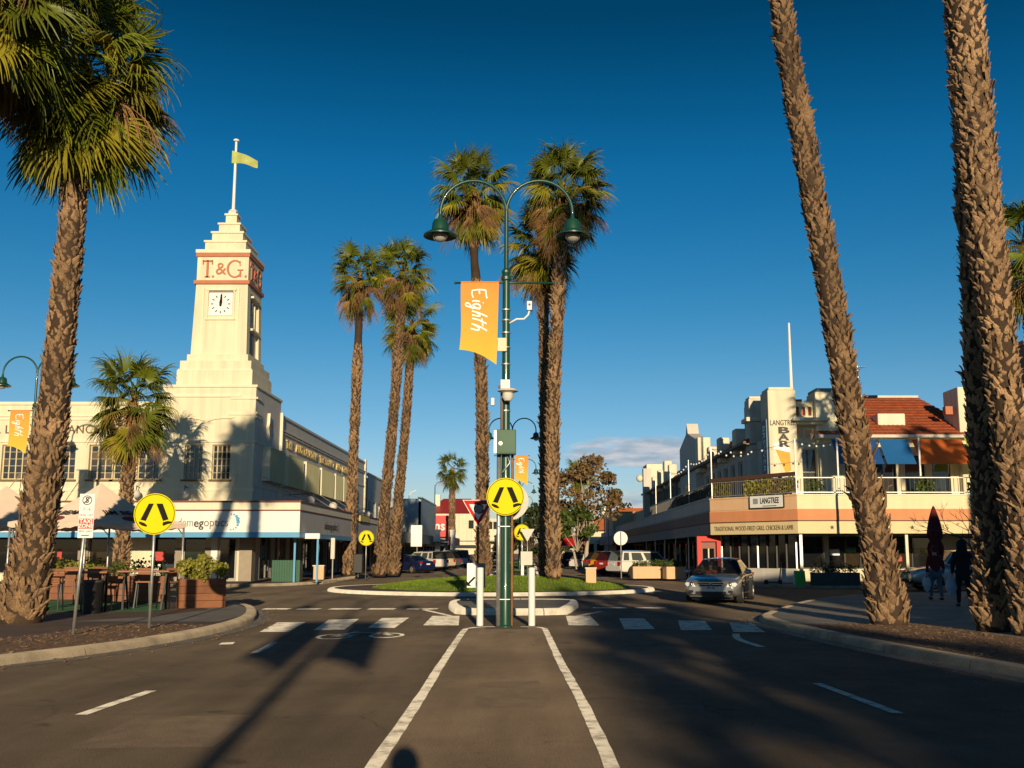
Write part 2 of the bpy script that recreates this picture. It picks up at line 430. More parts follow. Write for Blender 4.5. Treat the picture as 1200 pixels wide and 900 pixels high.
CREAM2 = mat('cream_trim', (0.78, 0.72, 0.55), 0.8, 0.05, 1.0, streak=0.06)
TERRA = mat('terracotta_paint', (0.48, 0.17, 0.085), 0.7, 0.10, 2)
WHITE = mat('white_paint', (0.80, 0.79, 0.75), 0.55, 0.05, 1.5)
WHITE_D = mat('aged_white_paint', (0.66, 0.63, 0.56), 0.65, 0.1, 1.2, streak=0.12)
BLUE = mat('blue_paint', (0.10, 0.34, 0.58), 0.5, 0.06, 2)
MAROON = mat('maroon_paint', (0.20, 0.055, 0.035), 0.6, 0.1, 2)
GREENM = mat('dark_green_enamel', (0.010, 0.062, 0.040), 0.35, 0.15, 4, spec=0.5, coat=0.3)
GREENB = mat('box_green_enamel', (0.020, 0.098, 0.052), 0.5, 0.12, 3)
STEEL = mat('galvanised_steel', (0.50, 0.49, 0.46), 0.45, 0.2, 9, metal=0.7)
CHROME = mat('chrome', (0.75, 0.75, 0.75), 0.12, 0.02, 9, metal=1.0)
BLACK = mat('black_paint', (0.012, 0.012, 0.012), 0.45, 0.2, 6)
RUBBER = mat('rubber', (0.022, 0.021, 0.020), 0.85, 0.25, 8)
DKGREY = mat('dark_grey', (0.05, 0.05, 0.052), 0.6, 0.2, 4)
GREY = mat('mid_grey_paint', (0.24, 0.235, 0.225), 0.7, 0.12, 1.5, streak=0.1)
LGREY = mat('light_grey_render', (0.64, 0.60, 0.53), 0.8, 0.08, 1.0, streak=0.12)
YELLOW = mat('sign_yellow', (0.74, 0.64, 0.002), 0.6, 0.03, 3, spec=0.15)
SIGNW = mat('sign_white', (0.82, 0.82, 0.80), 0.4, 0.03, 3)
SIGNR = mat('sign_red', (0.55, 0.014, 0.014), 0.6, 0.05, 3, spec=0.15)
SIGNK = mat('sign_black', (0.020, 0.020, 0.016), 0.85, 0.05, 3, spec=0.08)
TAXIR = mat('taxi_red', (0.55, 0.06, 0.03), 0.45, 0.05, 3)
WOOD = mat('stained_wood', (0.235, 0.088, 0.036), 0.6, 0.25, 3, 0.2, 30, streak=0.15, orand=0.1)
WOODB = mat('table_wood', (0.30, 0.125, 0.055), 0.55, 0.25, 3, 0.15, 30, orand=0.1)
CANVAS = mat('canvas', (0.74, 0.60, 0.48), 0.9, 0.08, 1.5, 0.1, 60, trans=0.12)
FROND = mat('palm_green', (0.125, 0.150, 0.013), 0.45, 0.3, 2.2, spec=0.4, orand=0.45, trans=0.10)
FRONDY = mat('palm_olive', (0.27, 0.235, 0.022), 0.5, 0.3, 2.2, orand=0.35, trans=0.12)
FRONDB = mat('palm_dead', (0.26, 0.145, 0.055), 0.85, 0.35, 2.5, orand=0.4, trans=0.08)
PTRUNK = mat('palm_trunk', (0.05, 0.03, 0.017), 0.88, 0.4, 2, 0.7, 22, fine=0.3)
PBOOT = mat('palm_leaf_base', (0.25, 0.155, 0.082), 0.88, 0.65, 1.3, 0.4, 26, orand=0.3, fine=0.4)
PSMOOTH = mat('palm_bare_trunk', (0.30, 0.18, 0.09), 0.9, 0.3, 3, 0.5, 18, fine=0.2)
GLASS = mat_glass('shop_glass', (0.010, 0.011, 0.012))
GLASSB = mat_glass('upper_glass', (0.030, 0.036, 0.042))
GLASSB2 = mat_glass('upper_glass_blind', (0.11, 0.085, 0.06), 0, 0.12); GLASSB3 = mat_glass('upper_glass_dim', (0.05, 0.045, 0.04))
GLASS2 = mat_glass('shop_glass_warm', (0.035, 0.026, 0.016)); GLASS3 = mat_glass('shop_glass_green', (0.016, 0.026, 0.024))
GLASSC = mat_glass('car_glass', (0.010, 0.012, 0.014), 0.40, 0.02)
ROOFT = mat('terracotta_tile', (0.36, 0.085, 0.030), 0.75, 0.3, 2.5, 0.3, 20, fine=0.25, streak=0.2)
ROOFR = mat('red_metal_roof', (0.36, 0.035, 0.03), 0.5, 0.1, 1)
ROOFO = mat('orange_tile', (0.55, 0.16, 0.045), 0.7, 0.15, 1)
BRICK = mat_pavers('brown_brick', (0.26, 0.12, 0.075), (0.21, 0.10, 0.065), 0.24, 0.086, (0.25, 0.2, 0.16))
ORANGE = mat('orange_render', (0.68, 0.28, 0.13), 0.8, 0.08, 0.8, streak=0.08)
PEACH = mat('peach_render', (0.74, 0.47, 0.27), 0.8, 0.06, 0.8, streak=0.08)
TIMBER = mat('brown_timber', (0.085, 0.042, 0.024), 0.6, 0.2, 3)
LEAF = mat('shrub_leaf', (0.085, 0.125, 0.022), 0.55, 0.4, 2.5, trans=0.25)
LEAFY = mat('shrub_leaf_yellow', (0.30, 0.29, 0.05), 0.55, 0.35, 2.5, trans=0.25)
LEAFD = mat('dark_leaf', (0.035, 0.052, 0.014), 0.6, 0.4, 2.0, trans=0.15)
LEAFB = mat('autumn_leaf', (0.20, 0.125, 0.05), 0.65, 0.4, 1.2, trans=0.2)
BARKP = mat('pale_bark', (0.42, 0.35, 0.27), 0.85, 0.25, 3)
BARKD = mat('dark_bark', (0.075, 0.05, 0.036), 0.9, 0.3, 5)
LETTER = mat('letter_dark', (0.045, 0.040, 0.032), 0.6, 0.1, 4)
LETTERT = mat('letter_brown', (0.17, 0.115, 0.06), 0.7, 0.1, 4)
GOLD = mat('letter_cream', (0.62, 0.47, 0.20), 0.6, 0.1, 4)

# ------------------------------------------------------------------ ground, footpaths, kerbs
def poly_sheet(poly, z):
    mb = MB(); k = len(poly)
    tr = tessellate_polygon([[Vector((a, b, 0)) for a, b in poly]])
    mb.v = [(a, b, z) for a, b in poly]
    for t in tr:
        a, b, c = [poly[q] for q in t]
        up = (b[0]-a[0])*(c[1]-a[1]) - (b[1]-a[1])*(c[0]-a[0]) > 0
        mb.f.append(tuple(t) if up else tuple(reversed(t)))
    return mb
def smooth_line(pts, step=0.6, closed=False):
    P = [Vector((a, b, 0)) for a, b in pts]; out = []; k = len(P)
    rng = range(k if closed else k-1)
    for i in rng:
        p0 = P[(i-1) % k] if closed or i > 0 else P[i]; p1 = P[i]; p2 = P[(i+1) % k]; p3 = P[(i+2) % k] if closed or i+2 < k else p2
        n = max(1, int((p2-p1).length/step))
        for j in range(n):
            t = j/n
            q = 0.5*((2*p1) + (p2-p0)*t + (2*p0-5*p1+4*p2-p3)*t*t + (3*p1-p0-3*p2+p3)*t**3)
            out.append((q.x, q.y))
    if not closed: out.append(pts[-1])
    return out
def offset_line(pts, d, closed=False):
    out = []; k = len(pts)
    for i in range(k):
        a = pts[(i-1) % k] if (closed or i > 0) else pts[i]; b = pts[(i+1) % k] if (closed or i < k-1) else pts[i]
        t = Vector((b[0]-a[0], b[1]-a[1])); t.normalize()
        out.append((pts[i][0] - t.y*d, pts[i][1] + t.x*d))
    return out
def near_idx(line, pt): return min(range(len(line)), key=lambda i: (line[i][0]-pt[0])**2 + (line[i][1]-pt[1])**2)
def kerb_run(pts, m, parent, h=0.14, w=0.28, seg=2.4, closed=False, gutter=0.32, z0=0.0, name='kerb_stone'):
    # pts runs with the footpath on its LEFT side; one stone every ~seg metres with an open joint
    if closed: pts = pts + [pts[0]]
    L = [0.0]
    for i in range(1, len(pts)): L.append(L[-1] + math.hypot(pts[i][0]-pts[i-1][0], pts[i][1]-pts[i-1][1]))
    nrm = []
    for i in range(len(pts)):
        a = pts[max(i-1, 0)]; b = pts[min(i+1, len(pts)-1)]
        if closed and i in (0, len(pts)-1): a = pts[-2]; b = pts[1]
        t = Vector((b[0]-a[0], b[1]-a[1])).normalized(); nrm.append((-t.y, t.x))
    def at(s):
        s = min(max(s, 0), L[-1]); i = 1
        while i < len(L)-1 and L[i] < s: i += 1
        f = (s - L[i-1])/max(L[i]-L[i-1], 1e-6)
        p = [pts[i-1][q] + (pts[i][q]-pts[i-1][q])*f for q in (0, 1)]
        n = [nrm[i-1][q] + (nrm[i][q]-nrm[i-1][q])*f for q in (0, 1)]
        return p, n
    prof = [(-0.02, -0.05), (0.0, h*0.55), (0.035, h*0.88), (0.09, h), (w, h+0.004), (w, -0.05)]
    cnt = max(1, int(L[-1]/seg)); d = L[-1]/cnt
    for c in range(cnt):
        mb = MB(); s0, s1 = c*d + 0.014, (c+1)*d - 0.014; ns = max(2, int((s1-s0)/0.6)); o = 0; wob = rnd.uniform(-0.006, 0.006)
        for i in range(ns+1):
            p, n = at(s0 + (s1-s0)*i/ns)
            for q, z in prof: mb.v.append((p[0]+n[0]*(q+wob), p[1]+n[1]*(q+wob), z + z0))
        k = len(prof)
        for i in range(ns):
            for j in range(k-1):
                a = i*k+j; mb.f.append((a, a+k, a+k+1, a+1)[::-1])
        mb.f.append(tuple(range(k))); mb.f.append(tuple(reversed(range(ns*k, ns*k+k))))
        part(name, mb, m, parent, smooth='auto')
    if gutter:
        mb = MB(); S = [i*0.8 for i in range(int(L[-1]/0.8)+1)] + [L[-1]]
        for s in S:
            p, n = at(s); mb.v.append((p[0]-n[0]*0.02, p[1]-n[1]*0.02, z0+0.012)); mb.v.append((p[0]-n[0]*gutter, p[1]-n[1]*gutter, z0+0.004))
        for i in range(len(S)-1): a = 2*i; mb.f.append((a, a+1, a+3, a+2))
        part('gutter', mb, PATH, parent)

road = struct('road', MB().add([(-3000,-3000,0),(3000,-3000,0),(3000,3000,0),(-3000,3000,0)], [(0,1,2,3)]), ASPHALT)

# left near corner footpath (footpath lies on the left of the kerb line when walking towards -Y ... reversed below)
KL = smooth_line([(-11.0,-60),(-11.0,-10),(-10.6,5),(-9.3,11),(-7.76,15.05),(-6.95,17.2),(-6.55,19.4),(-6.42,21.6),(-6.62,24.4),(-7.35,27.6),(-8.6,31.0),(-11.2,34.6),(-15,36.2),(-20,36.6),(-70,36.6)], 1.0)
fl = struct('footpath_left_near', poly_sheet(offset_line(KL, 0.26) + [(-70,-60)], 0.136), PAVER)
kerb_run(KL, CONC, fl)
KR = smooth_line([(7.1,-60),(7.1,-10),(7.2,4),(7.2,9.5),(6.85,12.2),(6.4,14.6),(5.95,17.4),(5.68,20.4),(5.55,23.0),(5.75,25.2),(6.6,27.4),(8.2,31.2),(10.2,35.0),(13.2,38.6),(17.5,40.3),(22,40.6),(70,40.6)][::-1], 1.0)
fr = struct('footpath_right_near', poly_sheet(offset_line(KR, 0.26) + [(70,-60)], 0.136), PATH)
kerb_run(KR, CONC, fr)
# dry leaf litter caught along the gutters
lit = MB(); r4 = random.Random(44)
for line, i0, i1 in ((KL, near_idx(KL, (-10.6,5)), near_idx(KL, (-8.6,31))), (KR, near_idx(KR, (8.2,31.2)), near_idx(KR, (7.2,7)))):
    O = offset_line(line, -1.0)
    for _ in range(420):
        q = r4.randrange(i0, i1-1); f = r4.random(); k_ = 0.04 + abs(r4.gauss(0, 0.35))
        x = (line[q][0]*(1-f)+line[q+1][0]*f)*(1-k_) + (O[q][0]*(1-f)+O[q+1][0]*f)*k_; y = (line[q][1]*(1-f)+line[q+1][1]*f)*(1-k_) + (O[q][1]*(1-f)+O[q+1][1]*f)*k_
        t_ = r4.random()*PI; s_ = r4.uniform(0.015,0.06); w_ = s_*r4.uniform(0.1,0.35); c_, n_ = math.cos(t_), math.sin(t_); z_ = 0.016
        lit.add([(x-c_*s_+n_*w_,y-n_*s_-c_*w_,z_),(x+c_*s_+n_*w_,y+n_*s_-c_*w_,z_+r4.uniform(0,0.02)),(x+c_*s_-n_*w_,y+n_*s_+c_*w_,z_+r4.uniform(0,0.02)),(x-c_*s_-n_*w_,y-n_*s_+c_*w_,z_)], [(0,1,2,3)])
part('leaf_litter', lit, CHIP, road, kind='stuff')
# concrete band behind the left kerb return
struct('kerb_ramp_left', poly_sheet([(-6.9,22.6),(-6.95,25.0),(-7.7,28.0),(-8.9,30.6),(-9.7,29.9),(-8.6,27.4),(-9.0,24.4),(-10.2,22.7)][::-1], 0.1405), PATH)

def bed(name, line, i0, i1, d0, d1):
    a = offset_line(line, d0)[i0:i1]; b = offset_line(line, d1)[i0:i1]; mb = MB(); n = len(a); m = 8
    def f(u, v):
        x = u*(n-1); i = min(int(x), n-2); t = x-i
        p = [a[i][q]*(1-t)+a[i+1][q]*t for q in (0,1)]; r = [b[i][q]*(1-t)+b[i+1][q]*t for q in (0,1)]
        X, Y = [p[q]*(1-v)+r[q]*v for q in (0,1)]
        h = math.sin(PI*min(max(v,0),1))**0.6*math.sin(PI*u)**0.25
        return (X, Y, 0.139 + h*0.03 + h*0.035*noise.noise((X*3, Y*3, 0)))
    mb.grid(max(n*3, 20), m, f)
    o = struct(name, mb, MULCH, smooth=True)
    ch = MB(); r2 = random.Random(len(name))
    for _ in range(2600):
        X, Y, Z = f(r2.random(), r2.random()); s = r2.uniform(0.012, 0.045); t = r2.random()*PI*2; w = s*r2.uniform(0.2, 0.45)
        ax = Vector((math.cos(t)*s, math.sin(t)*s, r2.uniform(-0.4,0.4)*s)); ay = Vector((-math.sin(t)*w, math.cos(t)*w, r2.uniform(-0.3,0.3)*w))
        c = Vector((X, Y, Z+0.008)); ch.add([c-ax-ay, c+ax-ay, c+ax+ay, c-ax+ay], [(0,1,2,3)])
    part('wood_chips', ch, CHIP, o, kind='stuff')
    return f
bed('mulch_bed_left', KL, near_idx(KL, (-10.6,5)), near_idx(KL, (-6.45,22.3)), 0.3, 2.6)
bed('mulch_bed_right', KR, near_idx(KR, (5.6,22.0)), near_idx(KR, (7.2,7.0)), 0.3, 3.0)

# far corners
KT = smooth_line([(-11.3,240),(-11.3,70),(-11.2,58),(-11.4,53.5),(-12.6,50.6),(-15,49.7),(-20,49.6),(-70,49.6)], 1.2)
ft = struct('footpath_left_far', poly_sheet(offset_line(KT, -0.26) + [(-70,240)], 0.136), PAVER)
kerb_run(KT[::-1], CONC, ft)
KB = smooth_line([(9.4,240),(9.4,78),(9.2,64),(9.0,57),(9.6,52.6),(11.4,49.6),(14.2,47.9),(18,47.4),(70,47.4)], 1.2)
fb = struct('footpath_right_far', poly_sheet(offset_line(KB, 0.26) + [(70,240)], 0.136), PAVER)
kerb_run(KB, CONC, fb)

# roundabout island
IC = (-1.6, 45.6)
ring = [(IC[0]+7.3*math.cos(t), IC[1]+6.8*math.sin(t)) for t in [2*PI*i/40 for i in range(40)]]
isl = struct('roundabout_island', poly_sheet(offset_line(ring, 0.26, True), 0.137), PAVER)
kerb_run(ring, KWHITE, isl, seg=2.6, closed=True, gutter=0.30)
def lawn_z(r): return 0.14 + 0.46*(1 - r*r)
gm = MB()
for i in range(9):
    r = i/8*1.0
    for j in range(48):
        t = 2*PI*j/48; wv = 1 + 0.03*noise.noise((math.cos(t)*2, math.sin(t)*2, 3))
        gm.v.append((IC[0]+0.45+5.75*r*wv*math.cos(t), IC[1]+5.2*r*wv*math.sin(t), lawn_z(r) + 0.03*noise.noise((r*4*math.cos(t), r*4*math.sin(t), 0))))
for i in range(8):
    for j in range(48):
        a = i*48+j; b = i*48+(j+1) % 48; gm.f.append((a, a+48, b+48, b))
lawn = struct('roundabout_lawn', gm, LAWN, smooth=True)
gb = MB(); r2 = random.Random(5)
for _ in range(26000):
    r = math.sqrt(r2.random())*1.0; t = r2.random()*2*PI
    x, y = IC[0]+0.45+5.78*r*math.cos(t), IC[1]+5.23*r*math.sin(t); z = lawn_z(r)-0.01
    h = r2.uniform(0.04, 0.11); a = r2.random()*PI*2; w = 0.012; lx, ly = r2.uniform(-0.05,0.05), r2.uniform(-0.05,0.05)
    gb.add([(x-w*math.cos(a), y-w*math.sin(a), z), (x+w*math.cos(a), y+w*math.sin(a), z), (x+lx, y+ly, z+h)], [(0,1,2)])
part('grass', gb, BLADE, lawn, kind='stuff')

# splitter island in front of the roundabout: white painted kerb, paved top
SP = [(-1.55,27.3),(0.80,27.3),(1.20,28.4),(1.60,32.2),(1.1,33.2),(-1.7,33.2),(-2.45,32.4),(-2.1,28.6)]
SPs = smooth_line(SP, 0.35, True)
spl = struct('splitter_island', poly_sheet(offset_line(SPs, 0.2, True), 0.158), PATH)
kerb_run(SPs, KWHITE, spl, h=0.17, w=0.24, seg=1.9, closed=True, gutter=0)
# median up the street beyond the roundabout
MS = smooth_line([(-2.2,63.5),(0.4,63.5),(0.9,66),(0.9,230),(-2.7,230),(-2.7,66)], 2.5, True)
med = struct('median_strip', poly_sheet(offset_line(MS, 0.2, True), 0.135), PAVER)
kerb_run(MS, KWHITE, med, seg=4.0, closed=True, gutter=0)
struct('median_lawn', poly_sheet([(-2.2,84),(0.4,84),(0.4,225),(-2.2,225)], 0.150), LAWN)

# ------------------------------------------------------------------ road markings (paint on the road)
def mark(poly, z=0.005, m=PAINT, name='painted_line'):
    return part(name, poly_sheet(poly, z), m, road)
def strip(pts, w, name='painted_line', z=0.005, m=PAINT):
    # a ragged-edged painted line along pts
    L = smooth_line(pts, 0.25); rr = random.Random(int(abs(pts[0][0])*1000))
    a = offset_line(L, w/2); b = offset_line(L, -w/2); mb = MB()
    for p, q in zip(a, b):
        j = rr.uniform(-0.006, 0.006); k = rr.uniform(-0.006, 0.006)
        mb.v.append((p[0]+j, p[1], z)); mb.v.append((q[0]+k, q[1], z))
    for i in range(len(L)-1): c = 2*i; mb.f.append((c, c+1, c+3, c+2))
    o = part(name, mb, m, road); return o
struct('median_surface', poly_sheet([(-1.20,-40),(0.66,-40),(0.66,8),(0.50,16),(0.40,21.6),(0.2,22.9),(-1.1,22.9),(-1.36,21.6),(-1.30,16),(-1.20,8)], 0.0012), mat_asphalt('median_asphalt', (0.125,0.092,0.062)))
strip([(-1.20,-8),(-1.20,8),(-1.30,16),(-1.36,21.6),(-1.30,22.5),(-1.02,22.95),(-0.72,23.02)], 0.125, 'median_edge_line')
strip([(0.66,-8),(0.66,8),(0.50,16),(0.40,21.6),(0.36,22.5),(0.14,22.95),(-0.16,23.02)], 0.125, 'median_edge_line')
for q in ([(-5.66,21.5),(-5.05,21.5),(-5.35,24.55),(-6.0,24.4)], [(-4.62,21.95),(-3.98,22.1),(-4.25,25.65),(-4.95,25.3)],
          [(-3.56,22.6),(-2.95,22.6),(-3.05,26.2),(-3.72,26.0)], [(-2.40,23.4),(-1.58,23.4),(-1.80,26.9),(-2.52,26.9)],
          [(0.95,23.4),(1.66,23.4),(1.66,26.9),(1.02,26.9)], [(2.12,22.2),(2.80,22.3),(2.98,25.9),(2.34,25.9)],
          [(3.32,22.0),(4.0,22.0),(4.35,24.9),(3.72,25.1)], [(4.35,21.5),(5.0,21.4),(5.35,24.2),(4.85,24.4)]):
    mark(q, name='zebra_stripe')
for x0, x1 in ((-7.9,-7.1),(-6.85,-6.2),(-5.9,-5.0),(-4.75,-3.95),(-3.6,-2.7)): mark([(x0,29.9),(x1,29.9),(x1+0.02,30.6),(x0+0.02,30.6)], name='holding_line_dash')
for x0, x1 in ((2.0,3.0),(3.3,4.2)): mark([(x0,30.6),(x1,30.5),(x1,31.1),(x0,31.2)], name='holding_line_dash')
strip([(-2.05,26.95),(-3.25,30.4)], 0.16, 'chevron_line'); strip([(1.35,26.95),(2.1,28.9)], 0.16, 'chevron_line')
strip([(-4.55,17.0),(-4.62,18.1),(-4.72,19.0)], 0.13, 'lane_dash'); strip([(-4.60,10.6),(-4.55,12.4)], 0.13, 'lane_dash')
mark([(-5.62,18.55),(-5.38,18.6),(-5.46,19.05),(-5.68,19.0)], name='lane_dash')
strip([(4.16,18.1),(4.08,19.6),(4.3,21.0)], 0.15, 'lane_dash'); strip([(3.85,10.7),(3.7,13.1)], 0.12, 'lane_dash')
# bicycle symbol in the left lane
def ringmark(cx, cy, rx, ry, w):
    mb = MB(); n = 22
    for i in range(n):
        t = 2*PI*i/n
        for k in (1, 1-w): mb.v.append((cx+rx*k*math.cos(t), cy+ry*k*math.sin(t), 0.005))
    for i in range(n): a = 2*i; b = 2*((i+1) % n); mb.f.append((a, b, b+1, a+1)[::-1])
    part('bicycle_symbol', mb, PAINT, road)
ringmark(-3.85, 20.3, 0.36, 0.62, 0.24); ringmark(-2.85, 20.6, 0.36, 0.62, 0.24)
for a, b in (((-3.9,20.3),(-3.45,20.7)),((-3.45,20.7),(-3.05,21.2)),((-3.05,21.2),(-2.75,20.6)),((-3.45,20.7),(-2.95,21.4)),((-3.9,20.3),(-3.6,21.5)),((-3.6,21.3),(-3.0,21.35))):
    strip([a, b], 0.13, 'bicycle_symbol')
for a in range(5): strip([(-10.6+0.02*a, 88+a*5.2),(-6.2, 84.5+a*5.2)], 0.12, 'parking_bay_line', m=PAINT)
for a in range(6): strip([(8.8, 72+a*5.2),(4.6, 68.5+a*5.2)], 0.12, 'parking_bay_line', m=PAINT)
# patched asphalt round the lamp foot
for q, pl in enumerate(([(2.1,12.2),(3.4,12.1),(3.5,15.6),(2.2,15.7)],[(-3.9,8.8),(-2.7,8.9),(-2.8,10.6),(-3.95,10.5)],[(-6.4,31.2),(-4.2,31.4),(-4.4,33.4),(-6.3,33.3)],[(-0.6,11.0),(0.2,11.1),(0.15,13.4),(-0.62,13.2)])): mark(pl, 0.0022, mat('asphalt_patch_%d' % (q % 2), ((0.085,0.064,0.045),(0.135,0.10,0.068))[q % 2], 0.93, 0.25, 3, 0.6, 70, fine=0.35), 'asphalt_patch')
mark([(-0.95,22.3),(0.02,22.32),(0.0,22.85),(-0.5,22.9),(-0.92,22.8)], 0.007, mat('asphalt_patch', (0.062,0.055,0.048), 0.95, 0.3, 4, 0.6, 60, fine=0.3), 'asphalt_patch')

# ------------------------------------------------------------------ palms
def frond_mesh(seed, elev, nseg=34, dead=False, pet=0.80, blade=1.0):
    # one fan leaf leaving the trunk in the +X direction at elevation elev: pleated fused disc, then free strips drooping under gravity
    rr = random.Random(seed); mb = MB()
    e = R(elev); d = Vector((math.cos(e), 0, math.sin(e))); p = Vector((0, 0, 0)); pts = [p.copy()]; Y = Vector((0, 1, 0))
    sag = rr.uniform(0.05, 0.11)
    for i in range(6):
        d = (d + Vector((0, 0, -0.03 - sag*max(0, math.cos(e))))).normalized(); p = p + d*pet/6; pts.append(p.copy())
    for i in range(len(pts)-1):
        q = (pts[i+1]-pts[i]).normalized(); up = q.cross(Y)
        w0 = 0.030*(1-i/8); w1 = 0.030*(1-(i+1)/8)
        mb.add([pts[i]-Y*w0, pts[i]+Y*w0, pts[i+1]+Y*w1, pts[i+1]-Y*w1, pts[i]-up*0.012, pts[i+1]-up*0.012], [(0,1,2,3),(0,4,5,3),(1,4,5,2)])
    nz = Y.cross(d).normalized()
    if nz.z < 0 and elev > -60: nz = -nz
    spread = R(rr.uniform(100, 130)) if not dead else R(rr.uniform(35, 60))
    fold = rr.uniform(0.05, 0.55)                     # how far the two halves of the fan sink
    rows_t = [0.04, 0.26, 0.46, 0.58, 0.70, 0.82, 0.92, 1.0]
    rows_w = [1.0, 1.0, 0.98, 0.66, 0.46, 0.30, 0.17, 0.05]
    da = 2*spread/(nseg-1)
    for k in range(nseg):
        a = -spread + 2*spread*k/(nseg-1) + rr.uniform(-0.015, 0.015)
        L = blade*(1.0 - 0.34*(abs(a)/spread)**2)*rr.uniform(0.84, 1.10)*(1.1 if dead else 1.0)
        if rr.random() < 0.12: L *= rr.uniform(0.4, 0.75)        # broken strip
        dr = (d*math.cos(a) + Y*math.sin(a)).normalized()
        dr = (dr + nz*(0.16*math.cos(a) - fold*abs(math.sin(a)))).normalized()
        q = p.copy(); droop = rr.uniform(0.55, 1.7)*(1.5 if dead else 1.0); rows = []; tw = rr.uniform(-0.5, 0.5)
        for i, t in enumerate(rows_t):
            q = p + dr*0 if i == 0 else q + dr*L*(t-rows_t[i-1])
            if i == 0: q = p + dr*L*t
            half = da*0.5*min(t, 0.46)*L*rows_w[i]*(0.6 if dead else 1.0) + 0.0025
            side = dr.cross(nz); side = side.normalized() if side.length > 1e-4 else Y.copy()
            if t > 0.46: side = (Quaternion(dr, tw*(t-0.46)*2) @ side)
            up = side.cross(dr).normalized()
            rows.append((q - side*half - up*half*0.45, q + up*half*0.45, q + side*half - up*half*0.45))
            g = 0.035 if t < 0.46 else 0.24*droop*(0.5 + t)
            dr = (dr + Vector((rr.uniform(-0.03,0.03), rr.uniform(-0.03,0.03), -g))).normalized()
        o = len(mb.v)
        for r in rows: mb.v += [tuple(c) for c in r]
        for i in range(len(rows)-1):
            for j in range(2):
                a0 = o+3*i+j; mb.f.append((a0, a0+1, a0+4, a0+3))
    me = mb.mesh('frond')
    return me
ELEVS = [82, 62, 42, 22, 2, -18, -38, -58, -74]
FR = {}
def fronds(kind, ei, v):
    key = (kind, ei, v)
    if key not in FR:
        FR[key] = frond_mesh(hash(key[1]*31+key[2]*7) & 0xffff, ELEVS[ei], dead=(kind == 'dead'))
        FR[key].materials.append({'green': FROND, 'olive': FRONDY, 'dead': FRONDB}[kind])
    return FR[key]
def boot_mesh(seed, near=True):
    # stub of an old leaf stalk: a curved ridged strap hugging the trunk, ragged tip curling out (local x out, z up)
    rr = random.Random(seed); w = rr.uniform(0.055, 0.095); h = rr.uniform(0.17, 0.30); out = rr.uniform(0.01, 0.075); sk = rr.uniform(-0.06, 0.06); V = []
    prof = [(0.0,-0.035,1.0),(0.3,0.022,0.92),(0.62,0.034,0.70),(0.85,0.034+out*0.5,0.44),(1.0,0.034+out,0.16)]
    for t, x, k in prof:
        y = sk*t*t; zz = h*t
        V += [(x-0.014, y-w*k, zz+rr.uniform(-0.01,0.01)), (x+0.020*k, y-w*k*0.15, zz), (x+0.006*k, y+w*k*0.40, zz+rr.uniform(-0.01,0.01)), (x-0.016, y+w*k, zz+rr.uniform(-0.012,0.012))]
    F = []
    for i in range(len(prof)-1):
        for q in range(3): a = 4*i+q; F.append((a,a+1,a+5,a+4))
        a = 4*i; F.append((a+3,a,a+4,a+7))
    F.append((16,17,18,19))
    mb = MB().add(V, F); me = mb.mesh('leaf_base'); me.materials.append(PBOOT); return me
BOOTS = [boot_mesh(i) for i in range(8)]
BOOTSL = [boot_mesh(40+i) for i in range(6)]
for me in BOOTSL:
    me.transform(Matrix.Diagonal((1.7, 0.75, 1.6, 1)))

def spline3(pts, n):
    P = [Vector(p) for p in pts]; k = len(P); out = []
    for s in range(n+1):
        x = s/n*(k-1); i = min(int(x), k-2); t = x-i
        p0, p1, p2, p3 = P[max(i-1,0)], P[i], P[i+1], P[min(i+2,k-1)]
        out.append(0.5*((2*p1)+(p2-p0)*t+(2*p0-5*p1+4*p2-p3)*t*t+(3*p1-p0-3*p2+p3)*t**3))
    return out

